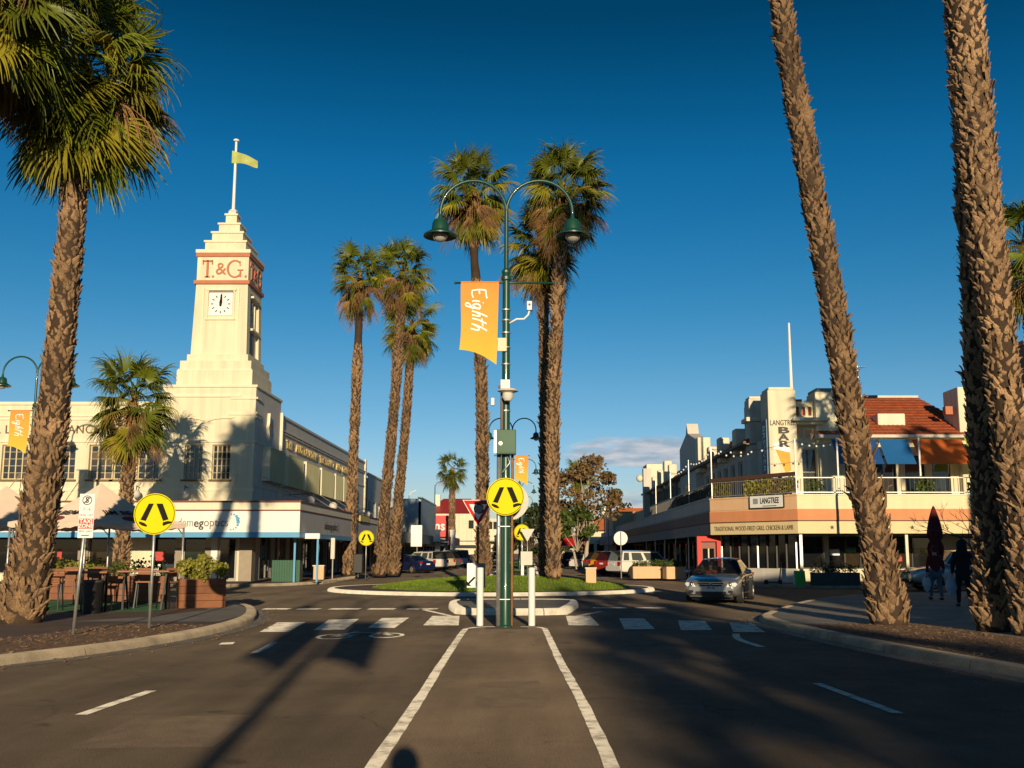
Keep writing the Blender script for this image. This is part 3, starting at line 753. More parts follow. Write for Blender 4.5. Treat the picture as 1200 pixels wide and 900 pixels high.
def palm(label, base, axis, rads, group=None, nfr=52, fsize=1.0, single=0, bare=None, dead=0.16, seed=1, name='palm_tree', skirt=0.5, elev_min=-74, boot=1.0, joined=False):
    # axis: trunk centre points relative to the base; rads: radius at those points
    rr = random.Random(seed*101)
    t = thing(name, label, 'palm tree', base, 0, group)
    n = 40; C = spline3([(*a,) for a in axis], n); k = len(rads)
    def rad(u):
        x = u*(k-1); i = min(int(x), k-2); f = x-i; return rads[i]*(1-f)+rads[i+1]*f
    H = C[-1].z
    tr = MB().tube(C, [rad(i/n)*(1+0.05*noise.noise((i*0.7, seed, 0))) - 0.015 for i in range(n+1)], 14)
    trunk = part('trunk', tr, PTRUNK, t, smooth=True, world=False)
    def axis_at(z):
        for i in range(n):
            if C[i+1].z >= z: f = (z-C[i].z)/max(C[i+1].z-C[i].z, 1e-6); return C[i].lerp(C[i+1], f), (i+f)/n
        return C[n], 1.0
    if bare:   # stretch of trunk where the stubs have been stripped: smooth sleeve
        z0, z1 = bare; S = MB(); pp = []; rs = []
        for i in range(13):
            z = z0 + (z1-z0)*i/12; c, u = axis_at(z); pp.append(c); rs.append(rad(u)*0.80)
        S.tube(pp, rs, 14); part('bare_trunk', S, PSMOOTH, t, smooth=True, world=False)
    # leaf bases in a spiral; the largest ones single parts, the rest joined
    spec = []; z = 0.05; i = 0
    while z < H - 0.2:
        c, u = axis_at(z); r = rad(u); dz = 0.125*0.145/(2*PI*max(r, 0.1))*1.25*boot*boot
        a = i*2.39996 + rr.uniform(-0.25, 0.25)
        if not (bare and bare[0] < z < bare[1]):
            flare = 1.0 + 0.35*max(0, 1-z/0.8)
            lo = z < 3.6 and rr.random() < 0.20
            m = frame_from(c + Vector((math.cos(a)*r*0.93, math.sin(a)*r*0.93, 0)), a, rr.uniform(-0.10, 0.16), rr.choice((-1,1))*rr.uniform(0.15, 0.85), rr.uniform(0.7, 1.15)*(1.0+0.35*noise.noise((z*1.1,seed*3.7,0)))*flare*boot*(1.0 if z > 1 else 1.1))
            spec.append((m, rr.choice(BOOTSL if (lo and rr.random() < 0.5) else BOOTS), z, a))
        z += dz; i += 1
    if single:
        facing = [s for s in spec if math.sin(s[3]) < 0.35]
        facing.sort(key=lambda s: -s[0].to_scale().x*(1.4 if s[2] < 4 else 1.0))
        ids = {id(s) for s in facing[:single]}
    else: ids = set()
    J = MB()
    for s in spec:
        if id(s) in ids: piece('leaf_base', s[1], trunk, s[0])
        else: J.add([s[0] @ v.co for v in s[1].vertices], [tuple(p.vertices) for p in s[1].polygons])
    part('leaf_bases', J, PBOOT, trunk, world=False, kind='stuff')
    # crown: fibrous heart with dead thatch, then the fronds
    top = C[-1]; r = rads[-1]
    hm = MB().lathe([(r*0.95,-0.55),(r*1.12,-0.15),(r*1.0,0.25),(r*0.6,0.6),(0.03,0.95)], top, 10)
    for q in range(int(90*skirt)):     # hanging dead strands and old flower stalks
        a = rr.random()*2*PI; zz = rr.uniform(-0.4, 0.25); o = top + Vector((math.cos(a)*r*1.2, math.sin(a)*r*1.2, zz)); L = rr.uniform(0.4, 1.3)*fsize
        k2 = rr.uniform(0.05,0.75); e = o + Vector((math.cos(a)*k2, math.sin(a)*k2, -L)); w = rr.uniform(0.012, 0.04)
        tn = Vector((-math.sin(a), math.cos(a), 0))*w
        hm.add([o-tn, o+tn, o.lerp(e,0.5)+tn*1.2+Vector((math.cos(a),math.sin(a),0.6))*k2*0.5, o.lerp(e,0.5)-tn*1.2+Vector((math.cos(a),math.sin(a),0.6))*k2*0.5, e], [(0,1,2,3),(3,2,4)])
    crown = part('crown', hm, FRONDB, t, world=False)
    F = MB(); FB = MB()
    for q in range(nfr):
        u = (q+0.5)/nfr; a = q*2.39996 + rr.uniform(-0.25, 0.25)
        e = 84 - (84-elev_min)*u**0.92 + rr.uniform(-9, 9)
        ei = min(range(len(ELEVS)), key=lambda i: abs(ELEVS[i]-e))
        kind = 'green'
        if u > 0.28 and rr.random() < 0.34: kind = 'olive'
        if u > 0.45 and rr.random() < dead*(0.3+1.5*u): kind = 'dead'
        me = fronds(kind, ei, rr.randrange(3))
        s = fsize*rr.uniform(0.86, 1.12)*(1.0 if u > 0.1 else 0.85)
        zz = 0.85 - 1.35*u
        m = Matrix.Translation(top + Vector((math.cos(a)*r*0.7, math.sin(a)*r*0.7, zz*fsize))) @ Matrix.Rotation(a, 4, 'Z') @ Matrix.Rotation(rr.gauss(0,0.5), 4, 'X') @ Matrix.Rotation(R(ELEVS[ei]-e), 4, 'Y') @ Matrix.Diagonal((s*rr.uniform(0.85,1.1), s*rr.uniform(0.75,1.1), s, 1))
        if joined:
            (FB if kind == 'dead' else F).add([m @ v.co for v in me.vertices], [tuple(p.vertices) for p in me.polygons])
        else: piece('frond', me, crown, m)
    if joined:
        part('fronds', F, FROND, crown, world=False, kind='stuff')
        if FB.v: part('dead_fronds', FB, FRONDB, crown, world=False, kind='stuff')
    return t
def frame_from(p, a, tilt, roll, s):
    return Matrix.Translation(p) @ Matrix.Rotation(a, 4, 'Z') @ Matrix.Rotation(roll, 4, 'X') @ Matrix.Rotation(-tilt, 4, 'Y') @ Matrix.Scale(s, 4)

palm('big palm with shaggy trunk leaning over the mulch bed beside the taxi zone sign', (-11.15,22.3,0.1),
     [(0,0,0),(0.21,0,1.7),(0.42,0,4.7),(0.50,0,7.3),(0.58,0,10.0),(0.62,0,12.5)], [0.47,0.41,0.345,0.30,0.26,0.24], nfr=110, fsize=1.32, single=300, seed=2, boot=0.84, dead=0.13, skirt=1.2, elev_min=-80)
palm('palm with a full crown standing in the footpath just left of the taxi zone palm', (-15.0,19.6,0.1),
     [(0,0,0),(0.9,0,4.4),(3.0,0,9.0),(3.8,0,13.3)], [0.45,0.36,0.30,0.25], nfr=80, fsize=1.3, seed=3, skirt=1.0)
palm('tall curved palm leaning from the right mulch bed beside the kerb', (7.7,21.6,0.1),
     [(0,0,0),(-0.2,0,1.7),(-0.55,0,3.9),(-0.9,0,7.0),(-1.35,0,10.4),(-1.8,0,14.3),(-2.1,0,19.5)], [0.40,0.33,0.30,0.275,0.265,0.25,0.24], nfr=64, fsize=1.25, single=300, seed=4, boot=0.84)
palm('slimmer palm of the crossing pair in the right mulch bed, behind the thick one', (9.12,19.9,0.1),
     [(0,0,0),(0.04,0,2.5),(0.0,0,4.5),(0.05,0,6.3),(0.1,0,8.6),(0.15,0,17.6)], [0.33,0.28,0.25,0.25,0.25,0.22], nfr=56, fsize=1.2, single=200, seed=5, boot=0.84)
palm('thick shaggy palm of the crossing pair at the edge of the right mulch bed', (9.45,18.9,0.1),
     [(0,0,0),(-0.08,0,1.7),(-0.26,0,4.3),(-0.34,0,6.0),(-0.44,0,8.2),(-0.56,0,12.7),(-0.66,0,18.2)], [0.40,0.35,0.32,0.32,0.33,0.37,0.30], nfr=60, fsize=1.25, single=300, seed=6, boot=0.84)
# roundabout palms
palm('tall palm with a bare collar under its crown on the roundabout lawn', (-2.05,46.3,0.5),
     [(0,0,0),(-0.07,0,7),(-0.17,0,9.9),(-0.40,0,14),(-0.5,0,15.2),(-0.55,0,18.0)], [0.31,0.27,0.26,0.24,0.20,0.34], nfr=76, fsize=1.22, seed=7, bare=(14.0,15.6), dead=0.3, skirt=1.3)
palm('palm with the heaviest hanging skirt of dead fronds on the roundabout lawn', (1.15,44.6,0.5),
     [(0,0,0),(0.0,0,6.8),(0.3,0,13.5),(0.55,0,17.4)], [0.31,0.285,0.28,0.31], nfr=100, fsize=1.28, seed=8, dead=0.42, skirt=2.2, elev_min=-86)
palm('shaded lower palm close behind the skirted palm on the roundabout lawn', (0.85,47.4,0.5),
     [(0,0,0),(0,0,6),(-0.05,0,12.0),(-0.15,0,15.6)], [0.30,0.26,0.24,0.23], nfr=76, fsize=1.25, seed=9, dead=0.3, skirt=1.4, elev_min=-86)
# trio at the far left kerb
palm('slender palm with a smooth upper trunk by the far left kerb', (-11.9,67.2,0.13),
     [(0,0,0),(0.1,0,7),(0.2,0,13),(0.25,0,16.5),(0.25,0,20.0)], [0.40,0.30,0.33,0.27,0.25], nfr=70, fsize=1.36, seed=11, bare=(15.6,18.4), dead=0.35, skirt=1.3)
palm('taller of the two palms rising side by side by the far left kerb', (-9.95,67.6,0.13),
     [(0,0,0),(0.35,0,5),(0.85,0,12),(1.15,0,18.4),(1.2,0,20.5)], [0.50,0.34,0.33,0.35,0.30], nfr=70, fsize=1.36, seed=12, dead=0.35, skirt=1.3)
palm('shorter of the two palms rising side by side by the far left kerb', (-9.2,68.9,0.13),
     [(0,0,0),(0.3,0,5),(0.75,0,11),(1.02,0,17.0)], [0.45,0.32,0.29,0.28], nfr=60, fsize=1.34, seed=13, dead=0.3, skirt=0.9)
palm('young palm standing before the cream office wall beside the cafe canopy', (-18.6,46.2,0.13),
     [(0,0,0),(0.0,0,3),(0.1,0,6.4),(0.1,0,8.1)], [0.34,0.31,0.28,0.25], nfr=72, fsize=1.3, seed=14, dead=0.3, skirt=1.2, elev_min=-80)
palm('lone palm by the parked cars well beyond the roundabout, before the red roofed house', (-10.6,141,0.13),
     [(0,0,0),(0,0,6),(-0.1,0,12.8)], [0.55,0.45,0.38], nfr=40, fsize=1.35, seed=15, joined=True)
palm('palm rising through the brown leaved gum tree up the street', (6.2,118,0.13),
     [(0,0,0),(0,0,6),(0.1,0,10.2)], [0.6,0.45,0.4], nfr=36, fsize=1.35, seed=16, joined=True)
palm('palm in the right footpath before the bar, its crown behind the crossing pair', (18.6,36.0,0.13),
     [(0,0,0),(0.1,0,4),(0.1,0,8),(0.0,0,12.3)], [0.36,0.30,0.27,0.25], nfr=60, fsize=1.25, seed=17, dead=0.25)
# palms outside the picture whose shadows reach into it
palm('palm in the right footpath opposite the coloured blinds, out past the bare tree', (25.4,24.0,0.13),
     [(0,0,0),(0.1,0,4),(0.1,0,8),(0.0,0,12.6)], [0.42,0.36,0.33,0.30], nfr=44, fsize=1.05, seed=18, joined=True)
for q, (x, y, h) in enumerate(((8.2,-28.5,6.9),(8.3,-18.5,6.9),(7.9,-9.5,7.0),(11.2,-28.0,7.0),(11.0,-37.0,7.2),(8.1,-38.0,7.1))):
    palm('palm of the kerbside row along the right footpath back from the crossing', (x,y,0.13),
         [(0,0,0),(0.1,0,h*0.4),(-0.05,0,h*0.8),(0.0,0,h)], [0.40,0.34,0.30,0.27], group='kerbside palms back along the right footpath', nfr=46, fsize=1.45, seed=20+q, joined=True, boot=1.5)

# ------------------------------------------------------------------ walls with openings
def wall(fn, u0, u1, z0, z1, holes, depth=0.25):
    # fn(u, z, d): surface point, d = distance into the wall. holes: (u0,u1,z0,z1)
    mb = MB()
    us = sorted({u0, u1, *[h[0] for h in holes], *[h[1] for h in holes]}); zs = sorted({z0, z1, *[h[2] for h in holes], *[h[3] for h in holes]})
    us = [u for u in us if u0 <= u <= u1]; zs = [z for z in zs if z0 <= z <= z1]
    for i in range(len(us)-1):
        for j in range(len(zs)-1):
            cu, cz = (us[i]+us[i+1])/2, (zs[j]+zs[j+1])/2
            if any(h[0] < cu < h[1] and h[2] < cz < h[3] for h in holes): continue
            mb.add([fn(us[i],zs[j],0), fn(us[i+1],zs[j],0), fn(us[i+1],zs[j+1],0), fn(us[i],zs[j+1],0)], [(0,1,2,3)])
    for a, b, c, d in holes:
        for (p, q), (r, s) in (((a,c),(b,c)),((b,c),(b,d)),((b,d),(a,d)),((a,d),(a,c))):
            mb.add([fn(p,q,0), fn(r,s,0), fn(r,s,depth), fn(p,q,depth)], [(0,1,2,3)])
    return mb
def fbox(fn, u0, u1, z0, z1, d0, d1):
    P = [fn(u,z,d) for d in (d0,d1) for u,z in ((u0,z0),(u1,z0),(u1,z1),(u0,z1))]
    return MB().add(P, [(3,2,1,0),(4,5,6,7),(0,1,5,4),(1,2,6,5),(2,3,7,6),(3,0,4,7)])
POSTERS = [SIGNW, mat('poster_red',(0.5,0.06,0.05),0.6,0.3,4), mat('poster_blue',(0.08,0.2,0.4),0.6,0.3,4), mat('poster_yellow',(0.6,0.45,0.1),0.6,0.3,4), mat('poster_green',(0.12,0.3,0.12),0.6,0.3,4)]
def window(parent, fn, u0, u1, z0, z1, fm, gm, bars=(), rows=(), fw=0.07, d=0.12, sill=None, sillm=None):
    # window > frame bars, panes, sill
    mb = MB()
    for a in (fbox(fn,u0,u0+fw,z0,z1,d,d+0.09), fbox(fn,u1-fw,u1,z0,z1,d,d+0.09), fbox(fn,u0+fw,u1-fw,z0,z0+fw,d,d+0.09), fbox(fn,u0+fw,u1-fw,z1-fw,z1,d,d+0.09)): mb.add(a.v, a.f)
    w = part('window', mb, fm, parent)
    cols = [u0+fw] + [u0+(u1-u0)*b for b in bars] + [u1-fw]; rws = [z0+fw] + [z0+(z1-z0)*b for b in rows] + [z1-fw]
    for i in range(len(cols)-1):
        for j in range(len(rws)-1):
            g2 = gm
            if gm is GLASSB: g2 = rnd.choice((GLASSB, GLASSB, GLASSB2, GLASSB3))
            elif gm is GLASS: g2 = rnd.choice((GLASS, GLASS, GLASS2, GLASS3))
            part('pane', fbox(fn, cols[i]+0.015, cols[i+1]-0.015, rws[j]+0.012, rws[j+1]-0.012, d+0.05, d+0.065), g2, w)
        if gm is GLASS and z0 < 1.2 and rnd.random() < 0.45:
            um = rnd.uniform(cols[i]+0.25, max(cols[i]+0.26, cols[i+1]-0.25)); zm = rnd.uniform(z0+0.5, z1-0.6); hw_, hh = rnd.uniform(0.12,0.3), rnd.uniform(0.12,0.35)
            um = min(max(um, cols[i]+hw_+0.02), cols[i+1]-hw_-0.02)
            part('poster', fbox(fn, um-hw_, um+hw_, zm-hh, zm+hh, d+0.038, d+0.046), rnd.choice(POSTERS), w)
    for b in cols[1:-1]: part('mullion', fbox(fn, b-0.03, b+0.03, z0+fw, z1-fw, d+0.005, d+0.085), fm, w)
    for b in rws[1:-1]: part('transom', fbox(fn, u0+fw, u1-fw, b-0.012, b+0.012, d+0.03, d+0.08), fm, w)
    if sill: part('sill', fbox(fn, u0-0.12, u1+0.12, z0-0.10, z0-0.002, -sill, d), sillm or fm, w)
    return w

# ------------------------------------------------------------------ cream office building with the clock tower
TX, TY = -17.75, 57.75           # tower axis
office = thing('office_building', 'cream art deco corner office with stepped clock tower and white shop awning', 'building', (-15.2,55.1,0))
fF = lambda u, z, d: (u, 55.1+d, z)                  # front
fS = lambda u, z, d: (-15.2-d, u, z)                 # street side
wins = [(-29.2,-27.75),(-26.75,-25.1),(-24.35,-20.35),(-19.05,-16.5),(-33.5,-31.5),(-37.5,-35.5)]
fh = [(a,b,5.68,7.62) for a, b in wins]
shops = [(-38,-33.2),(-32.6,-28.2),(-27.6,-24.6),(-24.1,-22.7),(-22.2,-19.3),(-18.9,-17.65)]
sh = [(a,b,0.55 if b-a > 1.5 else 0.16,2.62) for a, b in shops]
part('front_wall', wall(fF, -42, -20.44, 0.1, 9.85, [h for h in fh+sh if h[1] < -20.0], 0.35), CREAM, office)
cornw = wall(fF, -20.44, -15.2, 0.1, 10.85, [h for h in fh+sh if h[0] > -22.3 and h[1] > -20], 0.35)
part('corner_wall', cornw, CREAM, office)
shs = [(61.6,64.2),(64.6,67.4),(68.0,71.8),(72.4,76.0),(77,80.5),(81.2,84.2),(85,90.5)]
uw = [(57.0,60.6),(61.4,65.6),(66.5,70.7),(71.5,76.1),(76.8,79.8),(80.3,82.7),(83.1,86.4)]
part('side_wall', wall(fS, 55.1, 60.8, 0.1, 10.85, [(57.2,60.4,0.16,2.62),(57.2,60.4,5.9,7.45)], 0.35), LGREY, office, label='grey painted street side wall of the corner block')
part('side_wall', wall(fS, 60.8, 93, 0.1, 9.95, [(a,b,0.3,2.6) for a, b in shs] + [(a+0.2,b-0.2,5.9,7.45) for a, b in uw[1:]], 0.35), LGREY, office)
# roofs and hidden backs
part('flat_roof', MB().box(-42,-15.55,55.5,93,9.2,9.35), GREY, office)
part('back_wall', MB().box(-42,-15.5,93.0,93.3,0,9.8), LGREY, office)
part('end_wall', MB().box(-42.3,-42,55.1,93,0,9.8), CREAM, office)
# parapet cappings and string courses
for a in (fbox(fF,-42.3,-20.46,9.85,10.02,-0.10,0.40), fbox(fF,-42.3,-20.46,9.0,9.16,-0.07,0.0), fbox(fF,-42.3,-20.46,9.18,9.24,-0.11,0.0), fbox(fF,-42.3,-20.46,7.74,7.88,-0.07,0.0), fbox(fF,-20.44,-15.13,7.74,7.88,-0.07,0.0), fbox(fF,-20.44,-15.13,5.05,5.2,-0.06,0.0), fbox(fF,-42.3,-20.46,5.05,5.2,-0.06,0.0)):
    part('string_course', a, CREAM2, office)
for a in (fbox(fS,60.85,93.1,9.95,10.1,-0.08,0.40), fbox(fS,60.85,93,9.12,9.2,-0.12,0.0), fbox(fS,60.85,93,8.98,9.06,-0.08,0.0), fbox(fS,55.2,93,7.74,7.86,-0.06,0.0), fbox(fS,55.2,93,5.3,5.42,-0.06,0.0)):
    part('string_course', a, LGREY, office)
part('pilaster', fbox(fS,60.75,60.95,4.3,10.2,-0.16,0.0), CREAM2, office)
part('pilaster', fbox(fS,92.7,93.1,4.3,10.3,-0.16,0.0), CREAM2, office)
# corner block top and tower tiers
def tier(hx, z0, z1, m=CREAM, name='tower_tier', cap=0.0, hy=None, cx=TX, cy=TY):
    hy = hy or hx
    mb = MB().box(cx-hx, cx+hx, cy-hy, cy+hy, z0, z1)
    o = part(name, mb, m, office, bevel=0.015)
    return o
part('block_capping', MB().box(-20.5,-15.12,55.02,60.85,10.851,11.0), CREAM2, office, bevel=0.02)
part('block_band', fbox(fF,-20.0,-16.0,10.30,10.44,-0.09,0.0), CREAM2, office)
part('block_band', fbox(fF,-16.6,-15.15,10.18,10.29,-0.07,0.0), CREAM2, office)
part('block_band', fbox(fF,-16.7,-15.15,9.28,9.42,-0.06,0.0), CREAM2, office)
for z in (10.20, 9.35, 9.15): part('block_band', fbox(fS,55.12,56.0,z,z+0.11,-0.10,0.0), CREAM2, office)
# low relief wings over the corner windows
wing = MB()
for s in (-1, 1):
    wing.tube([(-17.9+s*x, 55.06, 9.05+z) for x, z in ((0.1,-0.12),(0.45,0.02),(0.9,0.07),(1.35,0.05),(1.55,0.10))], [0.03,0.05,0.05,0.04,0.015], 6)
part('wing_relief', wing, CREAM2, office, smooth=True)
# star ornament on the street side
orn = MB()
for w, h0, h1 in ((0.10,8.1,9.75),(0.24,8.6,9.2)): orn.prism([(-w,0),(0,(h0-h1)/2),(w,0),(0,(h1-h0)/2)], (-15.2,57.75,(h0+h1)/2), (0,1,0), (0,0,1), (0.16,0,0))
part('wall_star', orn, CREAM2, office)
tier(2.15, 10.95, 11.94); tier(2.10, 11.94, 12.02, CREAM2); tier(2.03, 12.02, 12.5); tier(1.75, 12.5, 12.92)
# shaft: battered, with recessed vertical panels
def tower_shaft():
    mb = MB(); z0, z1 = 12.92, 17.2; b0, b1 = 1.60, 1.50
    for k in range(4):
        a = k*PI/2; c, s = round(math.cos(a)), round(math.sin(a))
        def fn(u, z, d, c=c, s=s):
            h = b0 + (b1-b0)*(z-z0)/(z1-z0) - d; x, y = u*h/1.55 if d == 0 else u, -h
            return (TX + x*c - y*s, TY + x*s + y*c, z)
        hole = [(-0.95, 0.95, 13.1, 16.75)]
        w = wall(fn, -1.55, 1.55, z0, z1, hole if k in (1,) else [], 0.16); mb.add(w.v, w.f)
        if k == 1: mb.add([fn(u, z, 0.16) for u, z in ((-0.95,13.1),(0.95,13.1),(0.95,16.75),(-0.95,16.75))], [(0,1,2,3)])
    return mb
part('tower_shaft', tower_shaft(), CREAM, office)
fT = lambda u, z, d: (TX+u, TY-1.555+d, z)
fTs = lambda u, z, d: (TX+1.555-d, TY+u, z)
for u in (-1.06, 0.98): part('shaft_moulding', fbox(fT, u, u+0.08, 12.95, 16.9, -0.05, 0.02), CREAM2, office)
part('clock_frame', fbox(fT, -0.86, 0.86, 16.72, 16.82, -0.09, 0.02), CREAM2, office); part('clock_frame', fbox(fT, -0.86, 0.86, 14.98, 15.06, -0.09, 0.02), CREAM2, office)
for u in (-0.80, 0.72): part('clock_frame', fbox(fT, u, u+0.08, 15.06, 16.72, -0.07, 0.02), CREAM2, office)
clock = part('clock_face', fbox(fT, -0.68, 0.68, 15.24, 16.60, -0.045, 0.02), SIGNW, office)
part('clock_surround', fbox(fT, -0.72, 0.72, 16.60, 16.66, -0.07, 0.02), GREY, office)
for h in range(12):
    a = h*PI/6; r0, r1 = (0.42, 0.56); mb = MB(); c = Vector((TX, TY-1.605, 15.92)); d = Vector((math.sin(a),0,math.cos(a)))
    mb.bar(c+d*r0, c+d*r1, 0.055, 0.02, up=(0,1,0)); part('hour_mark', mb, SIGNK, clock)
hand = MB().prism([(-0.055,-0.14),(0.055,-0.14),(0.085,0.1),(0.02,0.62),(-0.02,0.62),(-0.085,0.1)], (TX,TY-1.61,15.92), (math.cos(0.08),0,-math.sin(0.08)), (math.sin(0.08),0,math.cos(0.08)), (0,-0.02,0))
part('clock_hand', hand, SIGNK, clock)
hand = MB().prism([(-0.06,-0.1),(0.06,-0.1),(0.02,0.44),(-0.02,0.44)], (TX,TY-1.632,15.92), (1,0,0), (0,0,1), (0,-0.012,0)); part('clock_hand', hand, SIGNK, clock)
# street side tower window
window(office, lambda u, z, d: (TX+1.42-d, TY+u, z), -0.55, 0.55, 14.7, 16.5, CREAM2, GLASSB, (0.5,), (0.5,), d=0.0)
part('window_hood', MB().box(TX+1.38,TX+1.66,TY-0.7,TY+0.7,16.5,16.62), CREAM2, office); part('window_sill', MB().box(TX+1.38,TX+1.66,TY-0.7,TY+0.7,14.55,14.68), CREAM2, office)
part('spandrel', MB().box(TX+1.39,TX+1.44,TY-0.5,TY+0.5,13.15,14.5), GREY, office)
tier(1.62, 17.12, 17.34, TERRA, 'tower_band'); tier(1.50, 17.34, 18.76, CREAM, 'tower_sign_block'); tier(1.57, 18.76, 18.99, TERRA, 'tower_band')
zz = [18.99, 19.2, 19.86, 20.50, 21.13, 21.8]
for i, hx in enumerate((1.60, 1.27, 0.98, 0.69, 0.40)):
    if i: tier(hx-0.07, zz[i]+0.001, zz[i+1]-0.12, CREAM); tier(hx, zz[i+1]-0.12, zz[i+1], CREAM2)
    else: tier(hx, zz[0], zz[1], CREAM2)
tier(0.22, 21.8, 22.0, CREAM2)
# raised tower lettering with serifs
def serif_T(fn, u, z, h, w):
    mb = MB(); t = 0.085*h/1.05
    for a in (fbox(fn,u-0.065,u+0.065,z,z+h,-0.06,0.0), fbox(fn,u-w/2,u+w/2,z+h-t,z+h,-0.06,0.0), fbox(fn,u-0.15,u+0.15,z,z+0.06,-0.06,0.0), fbox(fn,u-w/2-0.02,u-w/2+0.05,z+h-0.24,z+h,-0.06,0.0), fbox(fn,u+w/2-0.05,u+w/2+0.02,z+h-0.24,z+h,-0.06,0.0)): mb.add(a.v, a.f)
    return mb
def serif_G(fn, u, z, h):
    mb = MB(); n = 22; R0 = h/2; pts = []
    for i in range(n+1):
        a = R(48) + R(275)*i/n; w = 0.05 + 0.045*abs(math.cos(a)); pts.append((u+R0*0.86*math.cos(a), z+R0+R0*math.sin(a)*0.97, w, a))
    for i in range(n):
        (x0,z0,w0,a0),(x1,z1,w1,a1) = pts[i], pts[i+1]
        q = [(x0-w0*math.cos(a0),z0-w0*math.sin(a0)),(x0+w0*0.3*math.cos(a0),z0+w0*0.3*math.sin(a0)),(x1+w1*0.3*math.cos(a1),z1+w1*0.3*math.sin(a1)),(x1-w1*math.cos(a1),z1-w1*math.sin(a1))]
        mb.add([fn(*p,-0.06) for p in q] + [fn(*p,0.0) for p in q], [(0,1,2,3),(1,0,4,5),(2,1,5,6),(3,2,6,7),(0,3,7,4)])
    for a in (fbox(fn,u+R0*0.52,u+R0*0.70,z+0.05,z+h*0.46,-0.061,0.0), fbox(fn,u+R0*0.28,u+R0*0.92,z+h*0.40,z+h*0.46,-0.062,0.0), fbox(fn,u+R0*0.5,u+R0*0.58,z+h*0.66,z+h*0.93,-0.062,0.0)): mb.add(a.v, a.f)
    return mb
for fn, uu, vv in ((lambda u,z,d: (TX+u, TY-1.5+d, z), (1,0,0), None), (lambda u,z,d: (TX+1.5-d, TY+u, z), (0,1,0), None)):
    part('tower_letter', serif_T(fn,-0.88,17.53,1.02,0.56), TERRA, office)
    part('tower_letter', serif_G(fn,0.72,17.51,1.06), TERRA, office)
    for u in (-0.60, 1.30): part('full_stop', fbox(fn,u,u+0.11,17.53,17.64,-0.06,0.0), TERRA, office)
    text('&', Vector(fn(-0.10,18.02,-0.03)), uu, (0,0,1), 1.02, TERRA, office, 0.06, 0.0, name='tower_letter')
# wall lettering
text('MUTUAL LIFE  ASSURANCE', (-27.9,55.06,8.45), (1,0,0), (0,0,1), 0.66, LETTERT, office, 0.05, 0.0, 1.1, width=8.0)
text('SOCIETY', (-21.95,55.06,8.45), (1,0,0), (0,0,1), 0.66, LETTERT, office, 0.05, 0.0, 1.1, width=2.5)
words = ['THE','AUSTRALASIAN','TEMPERANCE','AND','GENERAL']; yy = 62.2; unit = 23.0/(sum(map(len, words)) + 4*1.2)
for wd in words:
    L = unit*len(wd); text(wd, (-15.14,yy+L/2,8.42), (0,1,0), (0,0,1), 0.72, GOLD, office, 0.10, 0.012, 1.1, width=L*0.93); yy += L + unit*1.2
# upper windows
BARF = mat('window_bar_cream', (0.62,0.52,0.33), 0.7, 0.08, 2)
for a, b in wins[:2] + wins[4:]: window(office, fF, a, b, 5.68, 7.62, BARF, GLASSB, [i/4 for i in range(1,4)] , [0.2,0.4,0.6,0.8], sill=0.12, sillm=LETTERT, d=0.18)
w = wins[2]; k = (w[1]-w[0])/3
for i in range(3): window(office, fF, w[0]+k*i+0.02, w[0]+k*(i+1)-0.02, 5.68, 7.62, BARF, GLASSB, (0.33,0.66), (0.2,0.4,0.6,0.8), sill=0.12, sillm=LETTERT, d=0.18)
w = wins[3]; m = (w[0]+w[1])/2
part('window_pier', fbox(fF, m-0.26, m+0.26, 5.68, 7.62, 0.03, 0.34), CREAM, office)
for a, b in ((w[0]+0.01,m-0.27),(m+0.27,w[1]-0.01)): window(office, fF, a, b, 5.68, 7.62, BARF, GLASSB, (0.25,0.5,0.75), (0.2,0.4,0.6,0.8), sill=0.12, sillm=LETTERT, d=0.16, fw=0.05)
# street side windows, each under a ribbed sunshade panel
SHADE = mat('sunshade_metal', (0.55,0.52,0.30), 0.6, 0.08, 1, streak=0.1)
for q, (a, b) in enumerate(uw):
    if q: window(office, fS, a+0.2, b-0.2, 5.9, 7.45, WHITE_D, GLASSB, (0.5,), (), d=0.2)
    else: window(office, fS, 57.2, 60.4, 5.9, 7.45, WHITE_D, GLASSB, (0.5,), (), d=0.2)
    mb = MB(); z0, z1 = 5.75, 7.68; n = max(8, int((b-a)/0.17))
    for i in range(n):
        u0, u1 = a+(b-a)*i/n, a+(b-a)*(i+1)/n
        for (p0, d0), (p1, d1) in (((u0,0.42),(u0+(u1-u0)*0.5,0.46)),((u0+(u1-u0)*0.5,0.46),(u1,0.42))):
            mb.add([(-15.2+d0,p0,z0),(-15.2+d1,p1,z0),(-15.2+d1-0.02,p1,z1),(-15.2+d0-0.02,p0,z1)], [(0,1,2,3)])
    sp = part('window_sunshade', mb, SHADE, office)
    ends = MB().box(-15.2,-14.76,a-0.03,a,z0,z1+0.04).box(-15.2,-14.76,b,b+0.03,z0,z1+0.04).box(-15.2,-14.76,a,b,z1+0.005,z1+0.035)
    part('sunshade_cheek', ends, CREAM2, sp)
